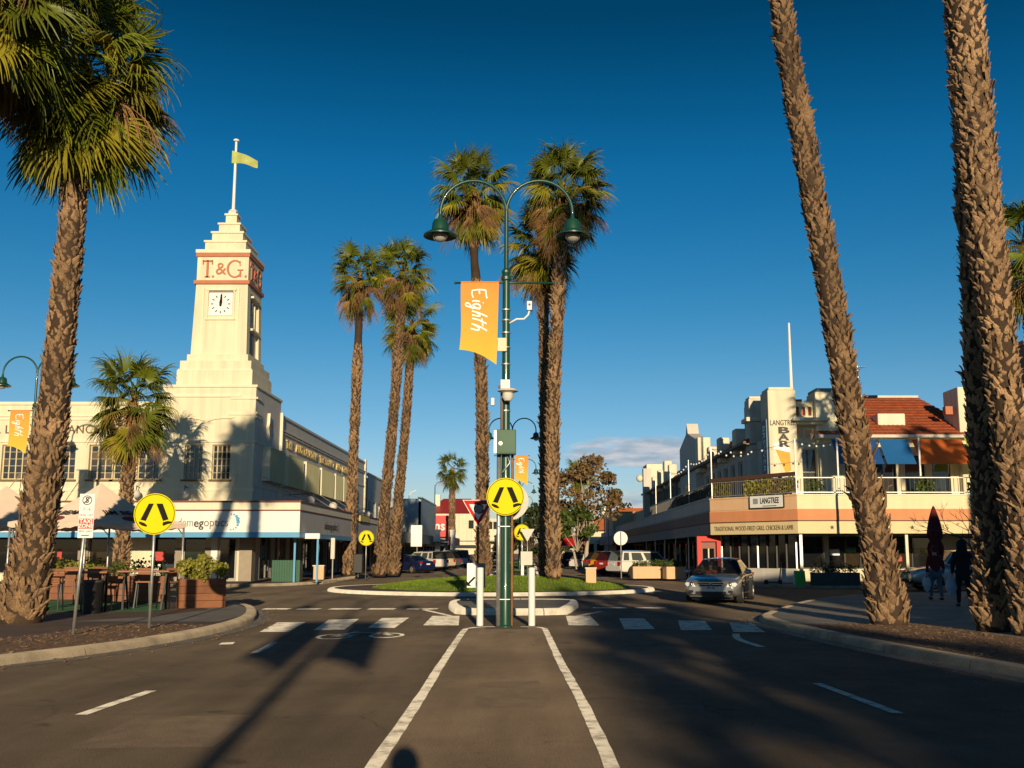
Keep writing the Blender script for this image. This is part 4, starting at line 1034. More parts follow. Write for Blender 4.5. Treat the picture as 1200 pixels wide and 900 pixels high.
# shopfronts below the awning
TILE = mat('shop_pier_tile', (0.30,0.25,0.19), 0.5, 0.12, 3); SHOPF = mat('shopfront_aluminium', (0.33,0.31,0.28), 0.4, 0.1, 4, metal=0.5)
for (a, b, z0, z1) in sh:
    nb = max(1, int((b-a)/1.4)); w = window(office, fF, a, b, z0, z1, SHOPF, GLASS, [i/nb for i in range(1,nb)], (0.82,) if nb == 1 else (), fw=0.06, d=0.2)
for u0, u1 in ((-19.3,-18.9),(-22.68,-22.22),(-17.64,-16.9),(-24.6,-24.12),(-28.2,-27.62)): part('tiled_pier', fbox(fF, u0+0.005, u1-0.005, 0.137, 1.95, -0.06, 0.02), TILE, office)
part('sale_poster', fbox(fF, -22.15, -19.4, 0.62, 1.05, 0.14, 0.17), SIGNW, office)
part('stallriser', fbox(fF, -22.2, -19.3, 0.137, 0.53, -0.05, 0.02), TILE, office)
part('corner_pier', MB().box(-15.75,-15.05,54.95,55.7,0.137,2.6), TILE, office)
part('corner_column', fbox(fF, -17.3, -16.95, 0.137, 2.62, -0.1, -0.061), WHITE, office)
part('door', fbox(fF, -16.9, -15.9, 0.16, 2.5, -0.03, 0.05), SHOPF, office); part('door_glass', fbox(fF, -16.8, -16.0, 0.3, 2.4, -0.045, -0.031), GLASS, office)
for a, b in shs: window(office, fS, a, b, 0.3, 2.6, SHOPF, GLASS, [i/max(1,int((b-a)/1.3)) for i in range(1,max(1,int((b-a)/1.3)))], (), fw=0.07, d=0.2)
window(office, fS, 57.2, 60.4, 0.16, 2.62, SHOPF, GLASS, (0.33,0.66), (), d=0.2)
for y in (60.7,64.4,67.7,72.1,76.5,80.8,84.6): part('tiled_pier', fbox(fS, y-0.12, y+0.12, 0.137, 2.6, -0.08, 0.02), TILE if int(y) % 2 else MAROON, office)
# awning: deck, fascia bands, stays
AX, AY = -11.75, 51.6
part('awning_deck', MB().box(-42,AX-0.06,AY+0.06,55.0,3.75,3.9), GREY, office); part('awning_deck', MB().box(-15.1,AX-0.06,55.0,93,3.75,3.9), GREY, office)
part('awning_soffit', MB().box(-42,AX-0.08,AY+0.08,55.05,2.70,2.76), LETTERT, office); part('awning_soffit', MB().box(-15.14,AX-0.08,55.06,93,2.70,2.76), LETTERT, office)
def fascia(z0, z1, out, m, name):
    a = part(name, MB().box(-42,AX+out,AY-out,AY+0.05,z0,z1), m, office)
    b = part(name, MB().box(AX-0.05,AX+out,AY+0.0505,93,z0,z1), m, office)
    return a, b
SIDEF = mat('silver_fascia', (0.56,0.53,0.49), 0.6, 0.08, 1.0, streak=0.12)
n = 12     # white fascia boards, each sheet its own piece
for i in range(n):
    x0 = -42 + (AX+42)*i/n; x1 = -42 + (AX+42)*(i+1)/n
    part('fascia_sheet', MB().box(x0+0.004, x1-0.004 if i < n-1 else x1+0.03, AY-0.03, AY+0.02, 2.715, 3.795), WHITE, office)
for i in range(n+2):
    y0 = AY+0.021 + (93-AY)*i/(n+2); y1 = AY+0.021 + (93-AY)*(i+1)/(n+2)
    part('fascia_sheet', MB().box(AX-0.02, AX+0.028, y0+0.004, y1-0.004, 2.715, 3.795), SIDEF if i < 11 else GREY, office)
fascia(2.45, 2.71, 0.045, BLUE, 'blue_trim'); fascia(3.80, 3.87, 0.06, MAROON, 'maroon_trim'); fascia(3.87, 4.24, 0.035, CREAM2, 'cream_fascia'); fascia(4.24, 4.33, 0.08, MAROON, 'maroon_trim')
text('adem', (-17.70,AY-0.045,3.20), (1,0,0), (0,0,1), 0.62, mat('sign_grey',(0.22,0.20,0.17),0.6,0.05,4), office, 0.012, -0.004, width=1.0)
text('eg', (-16.92,AY-0.045,3.17), (1,0,0), (0,0,1), 0.62, LETTER, office, 0.012, 0.010, width=0.50)
text('optics', (-16.02,AY-0.045,3.20), (1,0,0), (0,0,1), 0.62, mat('sign_brown',(0.20,0.155,0.10),0.6,0.05,4), office, 0.012, 0.0, width=1.24)
mk = MB(); r3 = random.Random(3)
for i in range(9):
    a = R(-95 + 190*i/8); c = (-15.22+0.34*math.cos(a), 3.24+0.40*math.sin(a)); s = 0.05 + 0.07*math.exp(-((i-4.6)/1.6)**2)
    mk.prism([(-s,-s*0.6),(s*0.2,-s),(s,0.0),(s*0.3,s*0.9),(-s*0.8,s*0.5)], (c[0],AY-0.03,c[1]), (math.cos(a),0,math.sin(a)), (-math.sin(a),0,math.cos(a)), (0,-0.012,0))
part('blue_logo', mk, BLUE, office)
text('ademegoptics )', (AX+0.045,60.0,3.2), (0,1,0), (0,0,1), 0.62, LETTER, office, 0.012, 0.0, width=4.2)
part('yellow_sign', MB().box(AX+0.09,AX+0.16,69.5,73.5,3.85,4.25), mat('sign_gold',(0.70,0.55,0.10),0.5,0.1,4), office)
stay = 0
for x in (-40,-36,-32,-28,-24.5,-20.2,-16.0): part('awning_stay', MB().tube([(x,55.0,6.0+0.0),(x+0.3,AY+0.2,3.95)], 0.022, 6), STEEL, office)
for y in (57.5,61.0,65.8,70.9,76.3,82,88): part('awning_stay', MB().tube([(-15.1,y-0.6,6.0),(AX-0.2,y+0.4,3.95)], 0.022, 6), STEEL, office)
# round wall lamps above the awning
for p in ((-21.4,54.55,4.85),(-18.75,54.55,4.85),(-30.5,54.55,4.85)):
    l = part('wall_lamp', MB().tube([(p[0],55.1,p[2]+0.35),(p[0],54.6,p[2]+0.45),(p[0],54.55,p[2]+0.2)], 0.025, 6), BLACK, office); part('lamp_globe', MB().ball(p, 0.235, 14, 9), WHITE_D, l, smooth=True)
for y in (63.5,71.0,78.5,86.0):
    l = part('wall_lamp', MB().tube([(-15.2,y,5.3),(-14.0,y,5.4),(-13.8,y,5.15)], 0.025, 6), BLACK, office); part('lamp_globe', MB().ball((-13.8,y,4.95), 0.30, 14, 9), WHITE_D, l, smooth=True)
# flagpole on the tower with a flag
fp = thing('flagpole', 'white flagpole on top of the clock tower', 'flagpole', (TX,TY,22.0))
part('pole', MB().lathe([(0.30,0),(0.22,0.12),(0.10,0.2),(0.085,2.5),(0.07,4.45)], (TX,TY,22.0), 10), WHITE, fp, smooth='auto')
part('finial', MB().lathe([(0.06,4.45),(0.17,4.50),(0.17,4.60),(0.05,4.66)], (TX,TY,22.0), 10), WHITE, fp)
fl = MB().grid(14, 8, lambda u, v: (TX-0.2+u*1.55, TY-0.1+0.14*math.sin(u*7+v*1.4)*u, 25.95-0.08 - 0.55*u - (0.78-0.34*u)*v + 0.06*math.sin(u*5)*(0.3+u)))
one('flag', fl, mat('flag_lime',(0.62,0.66,0.20),0.8,0.25,2.2,trans=0.35), 'pale green flag streaming from the clock tower pole', 'flag', smooth=True)

# ------------------------------------------------------------------ corner bar building with balcony
bar = thing('bar_building', 'two storey corner bar with tiled roof, balcony and cream and orange awning', 'building', (13.3,55.0,0))
gF = lambda u, z, d: (u, 55.0+d, z)
gS = lambda u, z, d: (13.3+d, u, z)
# awning fascia follows side (x=9.9), chamfer, front (y=50)
A0, A1, A2, A3 = (9.9,112.0), (9.9,54.2), (13.5,50.0), (46.0,50.0)
def ribbon(p, q, z0, z1, out, thick=0.08):
    d = Vector((q[0]-p[0], q[1]-p[1], 0)).normalized(); n = Vector((d.y, -d.x, 0))
    if n.dot(Vector((-1,-1,0))) < 0: n = -n
    a = Vector((p[0],p[1],0)) + n*out; b = Vector((q[0],q[1],0)) + n*out
    mb = MB(); P = [a, b, b-n*thick, a-n*thick]
    mb.add([(v.x,v.y,z0) for v in P] + [(v.x,v.y,z1) for v in P], [(3,2,1,0),(4,5,6,7),(0,1,5,4),(1,2,6,5),(2,3,7,6),(3,0,4,7)])
    return mb
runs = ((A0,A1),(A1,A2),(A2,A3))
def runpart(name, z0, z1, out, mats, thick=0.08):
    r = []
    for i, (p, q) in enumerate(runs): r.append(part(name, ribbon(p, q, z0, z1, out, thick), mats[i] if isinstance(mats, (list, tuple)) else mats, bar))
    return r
OCH = mat('sign_band_cream', (0.74,0.60,0.34), 0.75, 0.06, 1.0, streak=0.06)
BROWNF = mat('brown_fascia', (0.16,0.085,0.062), 0.65, 0.12, 1.5)
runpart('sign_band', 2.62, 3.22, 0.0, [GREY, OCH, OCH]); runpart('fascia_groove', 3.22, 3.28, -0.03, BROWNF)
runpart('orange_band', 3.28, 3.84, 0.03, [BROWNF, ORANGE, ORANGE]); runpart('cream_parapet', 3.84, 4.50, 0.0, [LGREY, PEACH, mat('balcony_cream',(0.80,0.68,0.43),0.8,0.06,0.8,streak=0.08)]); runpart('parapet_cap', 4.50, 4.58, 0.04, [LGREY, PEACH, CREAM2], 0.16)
part('balcony_deck', poly_sheet([(9.85,54.2),(13.5,50.0),(46,50.0),(46,55),(13.3,55.0),(13.3,112),(9.85,112)], 3.9), GREY, bar)
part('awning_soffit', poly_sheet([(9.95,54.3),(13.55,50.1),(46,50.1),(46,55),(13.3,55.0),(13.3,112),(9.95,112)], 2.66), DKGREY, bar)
ud = Vector((A2[0]-A1[0], A2[1]-A1[1], 0)).normalized(); nd = Vector((ud.y, -ud.x, 0))
pm = Vector((A1[0]+A2[0], A1[1]+A2[1], 0))/2
text('TRADITIONAL WOOD-FIRED GRILL CHICKEN & LAMB', pm + nd*0.012 + Vector((0,0,2.92)), ud, (0,0,1), 0.34, LETTERT, bar, 0.01, 0.0, width=5.0)
for s, x, w in (('STEAK',17.3,1.15),('RIBS',20.6,0.8),('PASTA',23.4,1.1)):
    text(s, (x,49.985,2.92), (1,0,0), (0,0,1), 0.36, LETTERT, bar, 0.01, 0.0, width=w)
for x in (15.2,19.2,22.1,25.0):
    st = MB().prism([(0.13*math.cos(PI/2+i*PI/5)*(1 if i % 2 == 0 else 0.42), 0.13*math.sin(PI/2+i*PI/5)*(1 if i % 2 == 0 else 0.42)) for i in range(10)], (x,49.999,2.92), (1,0,0), (0,0,1), (0,-0.01,0))
    part('star', st, LETTER, bar)
sb = part('name_board', MB().obox(pm + ud*1.0 + nd*0.10 + Vector((0,0,4.27)), ud*1.0, nd*0.05, (0,0,0.30)), SIGNW, bar)
part('board_frame', MB().obox(pm + ud*1.0 + nd*0.075 + Vector((0,0,4.27)), ud*1.05, nd*0.04, (0,0,0.345)), LETTER, bar)
c = pm + ud*1.22 + nd*0.156 + Vector((0,0,4.30))
text('LANGTREE', c, ud, (0,0,1), 0.42, LETTER, bar, 0.01, 0.008, width=1.15); part('board_emblem', MB().obox(c - ud*0.86, ud*0.15, nd*0.006, (0,0,0.14)), mat('emblem_grey',(0.3,0.3,0.32),0.5,0.2,9), bar)
part('board_rule', MB().obox(c + Vector((0,0,-0.26)), ud*0.42, nd*0.005, (0,0,0.018)), LETTER, bar)
# balcony railing: posts, top rail, pickets and hedge planters
def rail_run(p, q, n_pick, key):
    p, q = Vector((*p,0)), Vector((*q,0)); d = (q-p); L = d.length; d.normalize()
    part('top_rail', MB().bar(p+Vector((0,0,5.42)), q+Vector((0,0,5.42)), 0.05, 0.04), STEEL, bar); part('bottom_rail', MB().bar(p+Vector((0,0,4.68)), q+Vector((0,0,4.68)), 0.05, 0.04), STEEL, bar)
    pk = MB(); n = int(L/n_pick)
    for i in range(n+1):
        c = p + d*(L*i/n); pk.bar(c+Vector((0,0,4.68)), c+Vector((0,0,5.40)), 0.03 if n_pick < 0.2 else 0.018, 0.03)
    part('balusters', pk, TIMBER if n_pick < 0.2 else BLACK, bar, kind='stuff')
rail_run((10.05,54.3),(13.55,50.2),0.13,1); rail_run((13.55,50.2),(27,50.2),0.22,1); rail_run((10.05,54.3),(10.05,82),0.25,1)
part('timber_cap_rail', MB().bar((10.0,54.35,5.55),(13.5,50.25,5.62),0.14,0.2), TIMBER, bar)
def leaf_cloud(mb, c, rad, n, size, rr, shell=0.35):
    for _ in range(n):
        while True:
            v = Vector((rr.uniform(-1,1), rr.uniform(-1,1), rr.uniform(-1,1)))
            if shell < v.length <= 1: break
        p = Vector(c) + Vector((v.x*rad[0], v.y*rad[1], v.z*rad[2]))
        a = Vector((rr.gauss(0,1), rr.gauss(0,1), rr.gauss(0,1))).normalized(); b = a.orthogonal().normalized(); b = Quaternion(a, rr.random()*6.28) @ b; t = a.cross(b)
        s = size*rr.uniform(0.6,1.35)
        mb.add([p-t*s*0.45, p+b*s*0.5-t*0.0+a*s*0.12, p+t*s*0.45, p-b*s*0.5-a*s*0.1], [(0,1,2,3)])
def hedge_box(mb, p, q, z0, z1, w, n, size, rr):
    p, q = Vector((*p,0)), Vector((*q,0)); d = q-p; s = Vector((d.y,-d.x,0)).normalized()
    for _ in range(n):
        t = rr.random(); e = rr.uniform(-1,1); c = p + d*t + s*e*w/2; z = z0 + (z1-z0)*rr.random()**0.7 + 0.10*noise.noise((t*9,e,z0))
        a = Vector((rr.gauss(0,1), rr.gauss(0,1), rr.gauss(0,1))).normalized(); b = a.orthogonal().normalized(); k = a.cross(b); r = size*rr.uniform(0.6,1.3)
        c.z = z; mb.add([c-k*r*0.45, c+b*r*0.5, c+k*r*0.45, c-b*r*0.5], [(0,1,2,3)])
r9 = random.Random(9)
for lab, p, q, n, m in (('yellow variegated hedge along the chamfered balcony corner',(11.55,52.75),(13.6,50.45),2600,LEAFY),('dark trailing hedge on the street side of the bar balcony',(10.3,55),(10.3,68),3000,LEAFD),('yellow green shrub behind the first balcony rail panel of the bar corner',(10.2,54.6),(10.9,53.6),500,LEAFY)):
    mb = MB(); hedge_box(mb, p, q, 4.55, 5.45, 0.35, n, 0.15, r9)
    t = thing('balcony_hedge', lab, 'hedge', (p[0],p[1],3.92)); part('foliage', mb, m, t)
    d = Vector((q[0]-p[0],q[1]-p[1],0)); L = d.length; d.normalize(); s = Vector((d.y,-d.x,0))
    part('planter_box', MB().obox(((p[0]+q[0])/2,(p[1]+q[1])/2,4.24), d*L/2, s*0.2, (0,0,0.32)), TIMBER, t)
for x, n in ((14.6,250),(20.2,420),(22.9,420),(24.6,300)):
    mb = MB(); leaf_cloud(mb, (x,50.6,4.95), (0.55,0.3,0.55), n, 0.15, r9, 0.0)
    t = thing('balcony_shrub', 'potted shrub behind the front balcony rail of the bar', 'shrub', (x,50.6,3.92), 0, 'potted shrubs on the bar balcony'); part('foliage', mb, LEAF, t); part('pot', MB().lathe([(0.2,0.0),(0.28,0.55),(0.24,0.55)], (x,50.6,3.92), 12), TERRA, t, smooth='auto')
# balcony chairs and tables behind the rail
chair_no = 0
def slat_chair(lab, x, y, z, rz, grp):
    t = thing('chair', lab, 'chair', (x,y,z), rz, grp)
    part('seat', MB().box(-0.22,0.22,-0.22,0.22,0.42,0.46), TIMBER, t, world=False)
    for sx in (-0.2,0.2):
        for sy in (-0.2,0.2): part('leg', MB().box(sx-0.02,sx+0.02,sy-0.02,sy+0.02,0,0.42), TIMBER, t, world=False)
    for i in range(4): part('back_slat', MB().box(-0.19+i*0.105,-0.19+i*0.105+0.07,0.20,0.225,0.46,0.95), TIMBER, t, world=False)
    return t
ch0 = slat_chair('dark slatted chair on the bar balcony behind the front rail', 16.2, 51.4, 3.92, 0.2, 'balcony chairs of the bar')
for x, rz in ((15.2,0.3),(17.4,-0.5),(18.2,1.2),(19.6,0.2),(21.6,0.1)):
    c = copy_tree(ch0); c.location = (x,51.4+rz*0.2,3.92); c.rotation_euler = (0,0,rz)
tb = thing('cafe_table', 'small dark balcony table behind the front rail of the bar', 'table', (16.8,51.5,3.92)); part('top', MB().box(16.4,17.2,51.1,51.9,4.62,4.66), TIMBER, tb); part('pedestal', MB().lathe([(0.25,0),(0.04,0.04),(0.04,0.7)], (16.8,51.5,3.92), 8), BLACK, tb)
# upper walls
uh = [(15.2,16.1,4.5,7.4),(17.0,18.4,4.3,7.0),(19.2,20.4,4.3,7.0),(20.9,22.0,4.3,7.0),(22.4,23.4,4.3,7.0)]
part('upper_wall', wall(gF, 13.3, 28, 3.9, 8.0, uh, 0.3), CREAM, bar)
side_h = [(y,y+1.5,5.0,7.3) for y in [59+2.3*i for i in range(21)]]
part('upper_side_wall', wall(gS, 55.0, 110, 3.9, 8.0, side_h, 0.3), LGREY, bar)
for u0,u1,z0,z1 in uh: window(bar, gF, u0, u1, z0, z1, WHITE_D if u0 < 16 else TIMBER, GLASSB, (0.5,) if u1-u0 > 1.2 else (), (0.55,), d=0.12)
for h in side_h: window(bar, gS, *h, WHITE_D, GLASSB, (0.5,), (0.6,), d=0.12)
# corner pylons with lettering
part('pylon', MB().box(13.3,14.85,54.45,56.2,3.92,10.6), CREAM, bar, bevel=0.04); part('pylon_cap', MB().box(13.36,14.79,54.51,56.14,10.6,10.78), CREAM2, bar, bevel=0.08)
part('pylon', MB().box(16.0,17.5,54.7,56.4,3.92,10.55), CREAM, bar, bevel=0.04); part('pylon_cap', MB().box(16.05,17.45,54.75,56.35,10.55,10.76), GREY, bar, bevel=0.08)
part('pylon', MB().box(12.95,13.9,57.6,58.8,3.92,10.6), LGREY, bar, bevel=0.04); part('pylon_cap', MB().box(12.75,13.6,57.45,58.9,9.25,9.5), CREAM2, bar, bevel=0.04); part('pylon_cap', MB().box(13.0,13.85,57.65,58.75,10.6,10.75), CREAM2, bar, bevel=0.05)
part('link_wall', wall(lambda u,z,d: (u,55.1+d,z), 14.86, 15.99, 7.45, 10.05, [(15.0+i*0.34,15.2+i*0.34,9.25,9.75) for i in range(3)], 0.3), CREAM, bar)
part('link_backing', MB().box(14.86,15.99,55.42,55.5,9.0,10.0), TERRA, bar)
part('balconette', MB().box(14.6,16.6,54.1,55.05,8.85,9.02), CREAM2, bar, bevel=0.03); part('balconette', MB().box(14.9,16.3,54.45,55.05,8.68,8.849), CREAM2, bar)
for u in (14.95,15.5): part('recessed_panel', MB().box(u,u+0.42,55.07,55.12,7.55,8.5), PEACH, bar)
text('LANGTREE', (14.08,54.435,8.75), (1,0,0), (0,0,1), 0.42, LETTER, bar, 0.015, 0.004, width=1.4)
for s, z in (('B',8.33),('A',7.95),('R',7.57)): text(s, (14.1,54.435,z), (1,0,0), (0,0,1), 0.48, LETTER, bar, 0.015, 0.02, width=0.62)
glass = part('beer_glass_mural', MB().prism([(-0.42,1.3),(0.36,1.12),(0.40,0.10),(0.1,0.0)], (14.05,54.449,6.0), (1,0,0), (0,0,1), (0,-0.01,0)), mat('beer_amber',(0.80,0.36,0.03),0.6,0.15,2.5), bar)
part('glass_foam', MB().prism([(-0.45,1.30),(-0.55,1.62),(0.0,1.72),(0.36,1.40),(0.36,1.12)], (14.05,54.449,6.0), (1,0,0), (0,0,1), (0,-0.008,0)), SIGNW, bar); part('glass_base', MB().prism([(0.05,0.0),(0.42,0.1),(0.50,-0.28),(0.06,-0.28)], (14.05,54.449,6.0), (1,0,0), (0,0,1), (0,-0.008,0)), SIGNW, bar)
part('side_banner', MB().box(13.22,13.29,54.7,55.9,5.2,9.0), mat('banner_blue',(0.16,0.24,0.32),0.7,0.1,2), bar)
text('BREWERY', (13.21,55.3,7.2), (0,0,-1), (0,-1,0), 0.8, SIGNW, bar, 0.01, 0.0, width=3.0)
# tiled roof: courses of lapped tiles over the front, hips and side
def tiled(p0, p1, p2, p3, courses, cols, lab):
    # p0,p1 eave left/right ; p3,p2 ridge left/right; each course is one lapped strip with scalloped relief
    p0,p1,p2,p3 = map(Vector, (p0,p1,p2,p3)); nrm = (p1-p0).cross(p3-p0).normalized()
    if nrm.z < 0: nrm = -nrm
    r = part('roof', MB().add([p0,p1,p2,p3], [(0,1,2,3)]), ROOFT, bar)
    for c in range(courses):
        t0, t1 = c/courses, (c+1.12)/courses; t1 = min(t1, 1.0); mb = MB(); n = cols*2
        for i in range(n+1):
            u = i/n; w = 0.028 if i % 2 else 0.055
            a = (p0.lerp(p1,u)).lerp(p3.lerp(p2,u), t0) + nrm*(0.05+w); b = (p0.lerp(p1,u)).lerp(p3.lerp(p2,u), t1) + nrm*(0.012+w*0.5); e = a - nrm*0.05
            mb.v += [tuple(e), tuple(a), tuple(b)]
        for i in range(n):
            o = 3*i; mb.f += [(o,o+3,o+4,o+1),(o+1,o+4,o+5,o+2)]
        part('tile_course', mb, ROOFT, r)
    return r
tiled((15.9,54.2,8.02),(25.2,54.2,8.02),(23.9,60.5,11.1),(17.5,60.5,11.1),14,34,'front')
tiled((12.7,110,8.05),(12.7,57.6,8.05),(17.5,60.5,11.1),(17.5,106,11.1),9,60,'side')
part('ridge_capping', MB().bar((17.4,60.5,11.15),(24,60.5,11.15),0.22,0.16), LGREY, bar)
part('back_roof', MB().add([(17.5,60.5,11.1),(23.9,60.5,11.1),(28,64,8),(17.5,106,11.1),(28,112,8)], [(0,1,2),(0,2,4,3)]), ROOFT, bar)
part('eave_gutter', MB().bar((15.8,54.1,7.98),(25.3,54.1,7.98),0.16,0.16), LGREY, bar); part('eave_gutter', MB().bar((12.6,57.4,8.0),(12.6,110,8.0),0.16,0.16), LETTERT, bar)
part('eave_soffit', MB().box(15.9,25.2,54.2,55.0,7.9,7.96), CREAM2, bar); part('eave_soffit', MB().box(12.7,13.3,57.5,110,7.9,7.96), GREY, bar)
part('dormer_vent', MB().box(19.75,21.3,55.6,57.6,8.5,9.45), CREAM2, bar, bevel=0.06)
for x in (26.6,): part('pylon', MB().box(23.9,25.6,54.6,56.6,3.92,10.8), CREAM, bar, bevel=0.05)
part('pylon', MB().box(25.8,29.5,54.9,57,3.92,10.7), CREAM, bar, bevel=0.05)
part('vent_pipe', MB().box(23.3,23.7,54.9,55.3,9.3,9.75), TERRA, bar)
# side roofline: small gabled parapets and chimneys
def gable(y0, y1, z0, z1, peak=0, x=13.0, m=LGREY):
    poly = [(y0,z0),(y1,z0),(y1,z1)] + ([((y0+y1)/2+0.5,z1+peak*0.5),((y0+y1)/2,z1+peak),((y0+y1)/2-0.5,z1+peak*0.5)] if peak else []) + [(y0,z1)]
    part('parapet_gable', MB().prism(poly, (x,0,0), (0,1,0), (0,0,1), (0.9,0,0)), m, bar)
gable(75.2,83,3.95,10.2,1.7,12.75); part('gable_window', MB().box(12.70,12.74,78.2,80.0,5.0,7.0), GLASSB, bar); part('gable_block', MB().box(12.7,13.65,73.8,75.15,7.6,10.2), CREAM2, bar, bevel=0.04)
for y, z in ((61.3,9.25),(66.4,9.3),(70.2,9.1),(90,9.6),(93,10.2),(97.5,9.7),(102,9.4)): part('roof_block', MB().box(12.75,13.5,y-0.45,y+0.45,7.6,z), CREAM2, bar, bevel=0.12)
part('end_pylon', MB().box(12.9,14.6,107.5,111,3.95,11.2), CREAM2, bar, bevel=0.05); part('end_pylon', MB().box(12.4,13.2,106.2,107.3,3.95,10.6), LGREY, bar); part('pylon_lamp', MB().ball((12.1,107,9.6),0.4,10,7), CREAM2, bar, smooth=True)
part('brick_chimney', MB().box(15.0,16.8,66.5,68.2,9,11.6), BRICK, bar)
for y in range(88, 110, 2): part('wall_rib', MB().box(13.05,13.29,y,y+0.25,3.92,7.85), GREY, bar)
# coloured drop blinds between white posts
BL = [(16.4,18.9,'blue'),(18.95,20.6,'blue2'),(20.75,23.55,'orange'),(23.6,25.6,'lime'),(27.2,29.5,'purple')]
for x0, x1, k in BL:
    cc = {'blue':(0.02,0.10,0.34),'blue2':(0.02,0.16,0.45),'orange':(0.72,0.16,0.03),'lime':(0.50,0.58,0.04),'purple':(0.22,0.05,0.30)}[k]
    mb = MB().grid(10, 6, lambda u, v: (x0+0.05+(x1-x0-0.1)*u, 53.6-1.2*v, 7.75-(0.0 if k != 'lime' else -0.05)-1.45*v - 0.12*math.sin(PI*u)*math.sin(PI*v)))
    part('shade_blind', mb, mat('blind_'+k, cc, 0.7, 0.08, 1.5, trans=0.3), bar, smooth=True)
for x in (16.35,20.68,23.58,27.1): part('balcony_post', MB().box(x-0.04,x+0.04,52.3,52.38,3.92,7.7), WHITE, bar)
for y in (54.3,62,70,78): part('balcony_post', MB().tube([(10.05,y,3.92),(10.05,y,7.4)],0.035,6), STEEL, bar)
part('balcony_post', MB().tube([(13.55,50.2,3.92),(13.55,50.2,7.4)],0.035,6), STEEL, bar)
bulbs = MB(); wire = MB()
def festoon(a, b, n, sag):
    a, b = Vector(a), Vector(b); pts = [a.lerp(b,i/n)+Vector((0,0,-sag*4*(i/n)*(1-i/n))) for i in range(n+1)]
    wire.tube(pts, 0.012, 4)
    for p in pts[1:-1]: bulbs.ball(p+Vector((0,0,-0.08)), 0.06, 6, 4)
festoon((10.05,54.3,7.3),(13.55,50.2,7.3),8,0.3); festoon((13.55,50.2,7.3),(16.35,52.3,7.5),6,0.2); festoon((10.05,54.3,7.3),(10.05,62,7.3),8,0.35); festoon((10.05,62,7.3),(10.05,70,7.3),8,0.35); festoon((10.05,54.3,7.3),(13.3,58,7.6),6,0.3)
fs = thing('festoon_lights', 'string of bulbs sagging round the bar balcony posts', 'string lights', (10.05,54.3,7.0)); part('cable', wire, BLACK, fs); part('bulbs', bulbs, SIGNW, fs, smooth=True, kind='stuff')
# ground floor
gh = [(13.9,16.2,0.8,2.55),(16.5,18.3,0.8,2.55),(19.6,22.6,0.8,2.55),(23.6,26.4,0.8,2.55),(27.0,30.5,0.8,2.55),(31,36,0.8,2.55)]
part('ground_wall', wall(gF, 13.3, 46, 0.1, 3.9, gh, 0.3), CREAM, bar)
for h in gh: window(bar, gF, *h, DKGREY, GLASS, (0.5,), (0.62,), d=0.15)
gs = [(y,y+3.1,0.5,2.55) for y in [56+3.5*i for i in range(15)]]
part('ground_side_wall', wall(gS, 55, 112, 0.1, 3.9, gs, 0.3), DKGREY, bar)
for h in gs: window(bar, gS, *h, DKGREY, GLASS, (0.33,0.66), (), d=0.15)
part('end_wall', MB().box(13.3,46,112,112.3,0,8), LGREY, bar); part('side_return', MB().box(46,46.3,50,112,0,8), LGREY, bar); part('upper_return', MB().box(27.9,28,55.3,112,3.9,8), LGREY, bar)
part('lower_roof', MB().box(28,46,55.3,112,7.6,7.8), GREY, bar); part('upper_wall', wall(gF, 28, 46, 3.9, 8.0, [], 0.3), CREAM, bar)
for x in (13.7,19.0,24.3,29.6): part('verandah_post', MB().box(x-0.07,x+0.07,50.3,50.44,0.137,2.66), STEEL if x < 14 else CREAM2, bar)
for y in (58,63.5,69,74.5,80,86): part('verandah_post', MB().tube([(10.2,y,0.137),(10.2,y,2.66)],0.05,8), STEEL, bar)
# glazed dining enclosure under the chamfer
part('dado_wall', ribbon((10.75,55.9),(13.9,52.2),0.137,0.85,0,0.15), LGREY, bar); encl = part('glazed_screen', ribbon((10.8,55.9),(13.95,52.2),0.86,2.60,-0.05,0.02), GLASS, bar)
for i in range(9):
    c = Vector((10.8,55.9,0)).lerp(Vector((13.95,52.2,0)), i/8); part('screen_post', MB().box(c.x-0.04,c.x+0.04,c.y-0.06,c.y+0.06,0.86,2.63), DKGREY if i % 4 else STEEL, encl)
# red door portal
REDP = mat('red_portal', (0.62,0.02,0.012), 0.55, 0.06, 2)
rp = part('red_portal', MB().box(9.28,9.50,54.9,55.25,0.137,2.56).box(10.35,10.57,54.9,55.25,0.137,2.56).box(9.50,10.35,54.9,55.25,2.28,2.56), REDP, bar)
part('portal_door', MB().box(9.5,10.35,55.15,55.25,0.137,2.28), mat('red_brown_door',(0.22,0.06,0.03),0.5,0.15,2), rp)
part('door_glass', MB().box(9.62,10.23,55.12,55.149,0.5,1.9), GLASS, rp); part('door_handle', MB().box(9.89,9.96,55.08,55.119,0.5,1.9), CREAM2, rp)
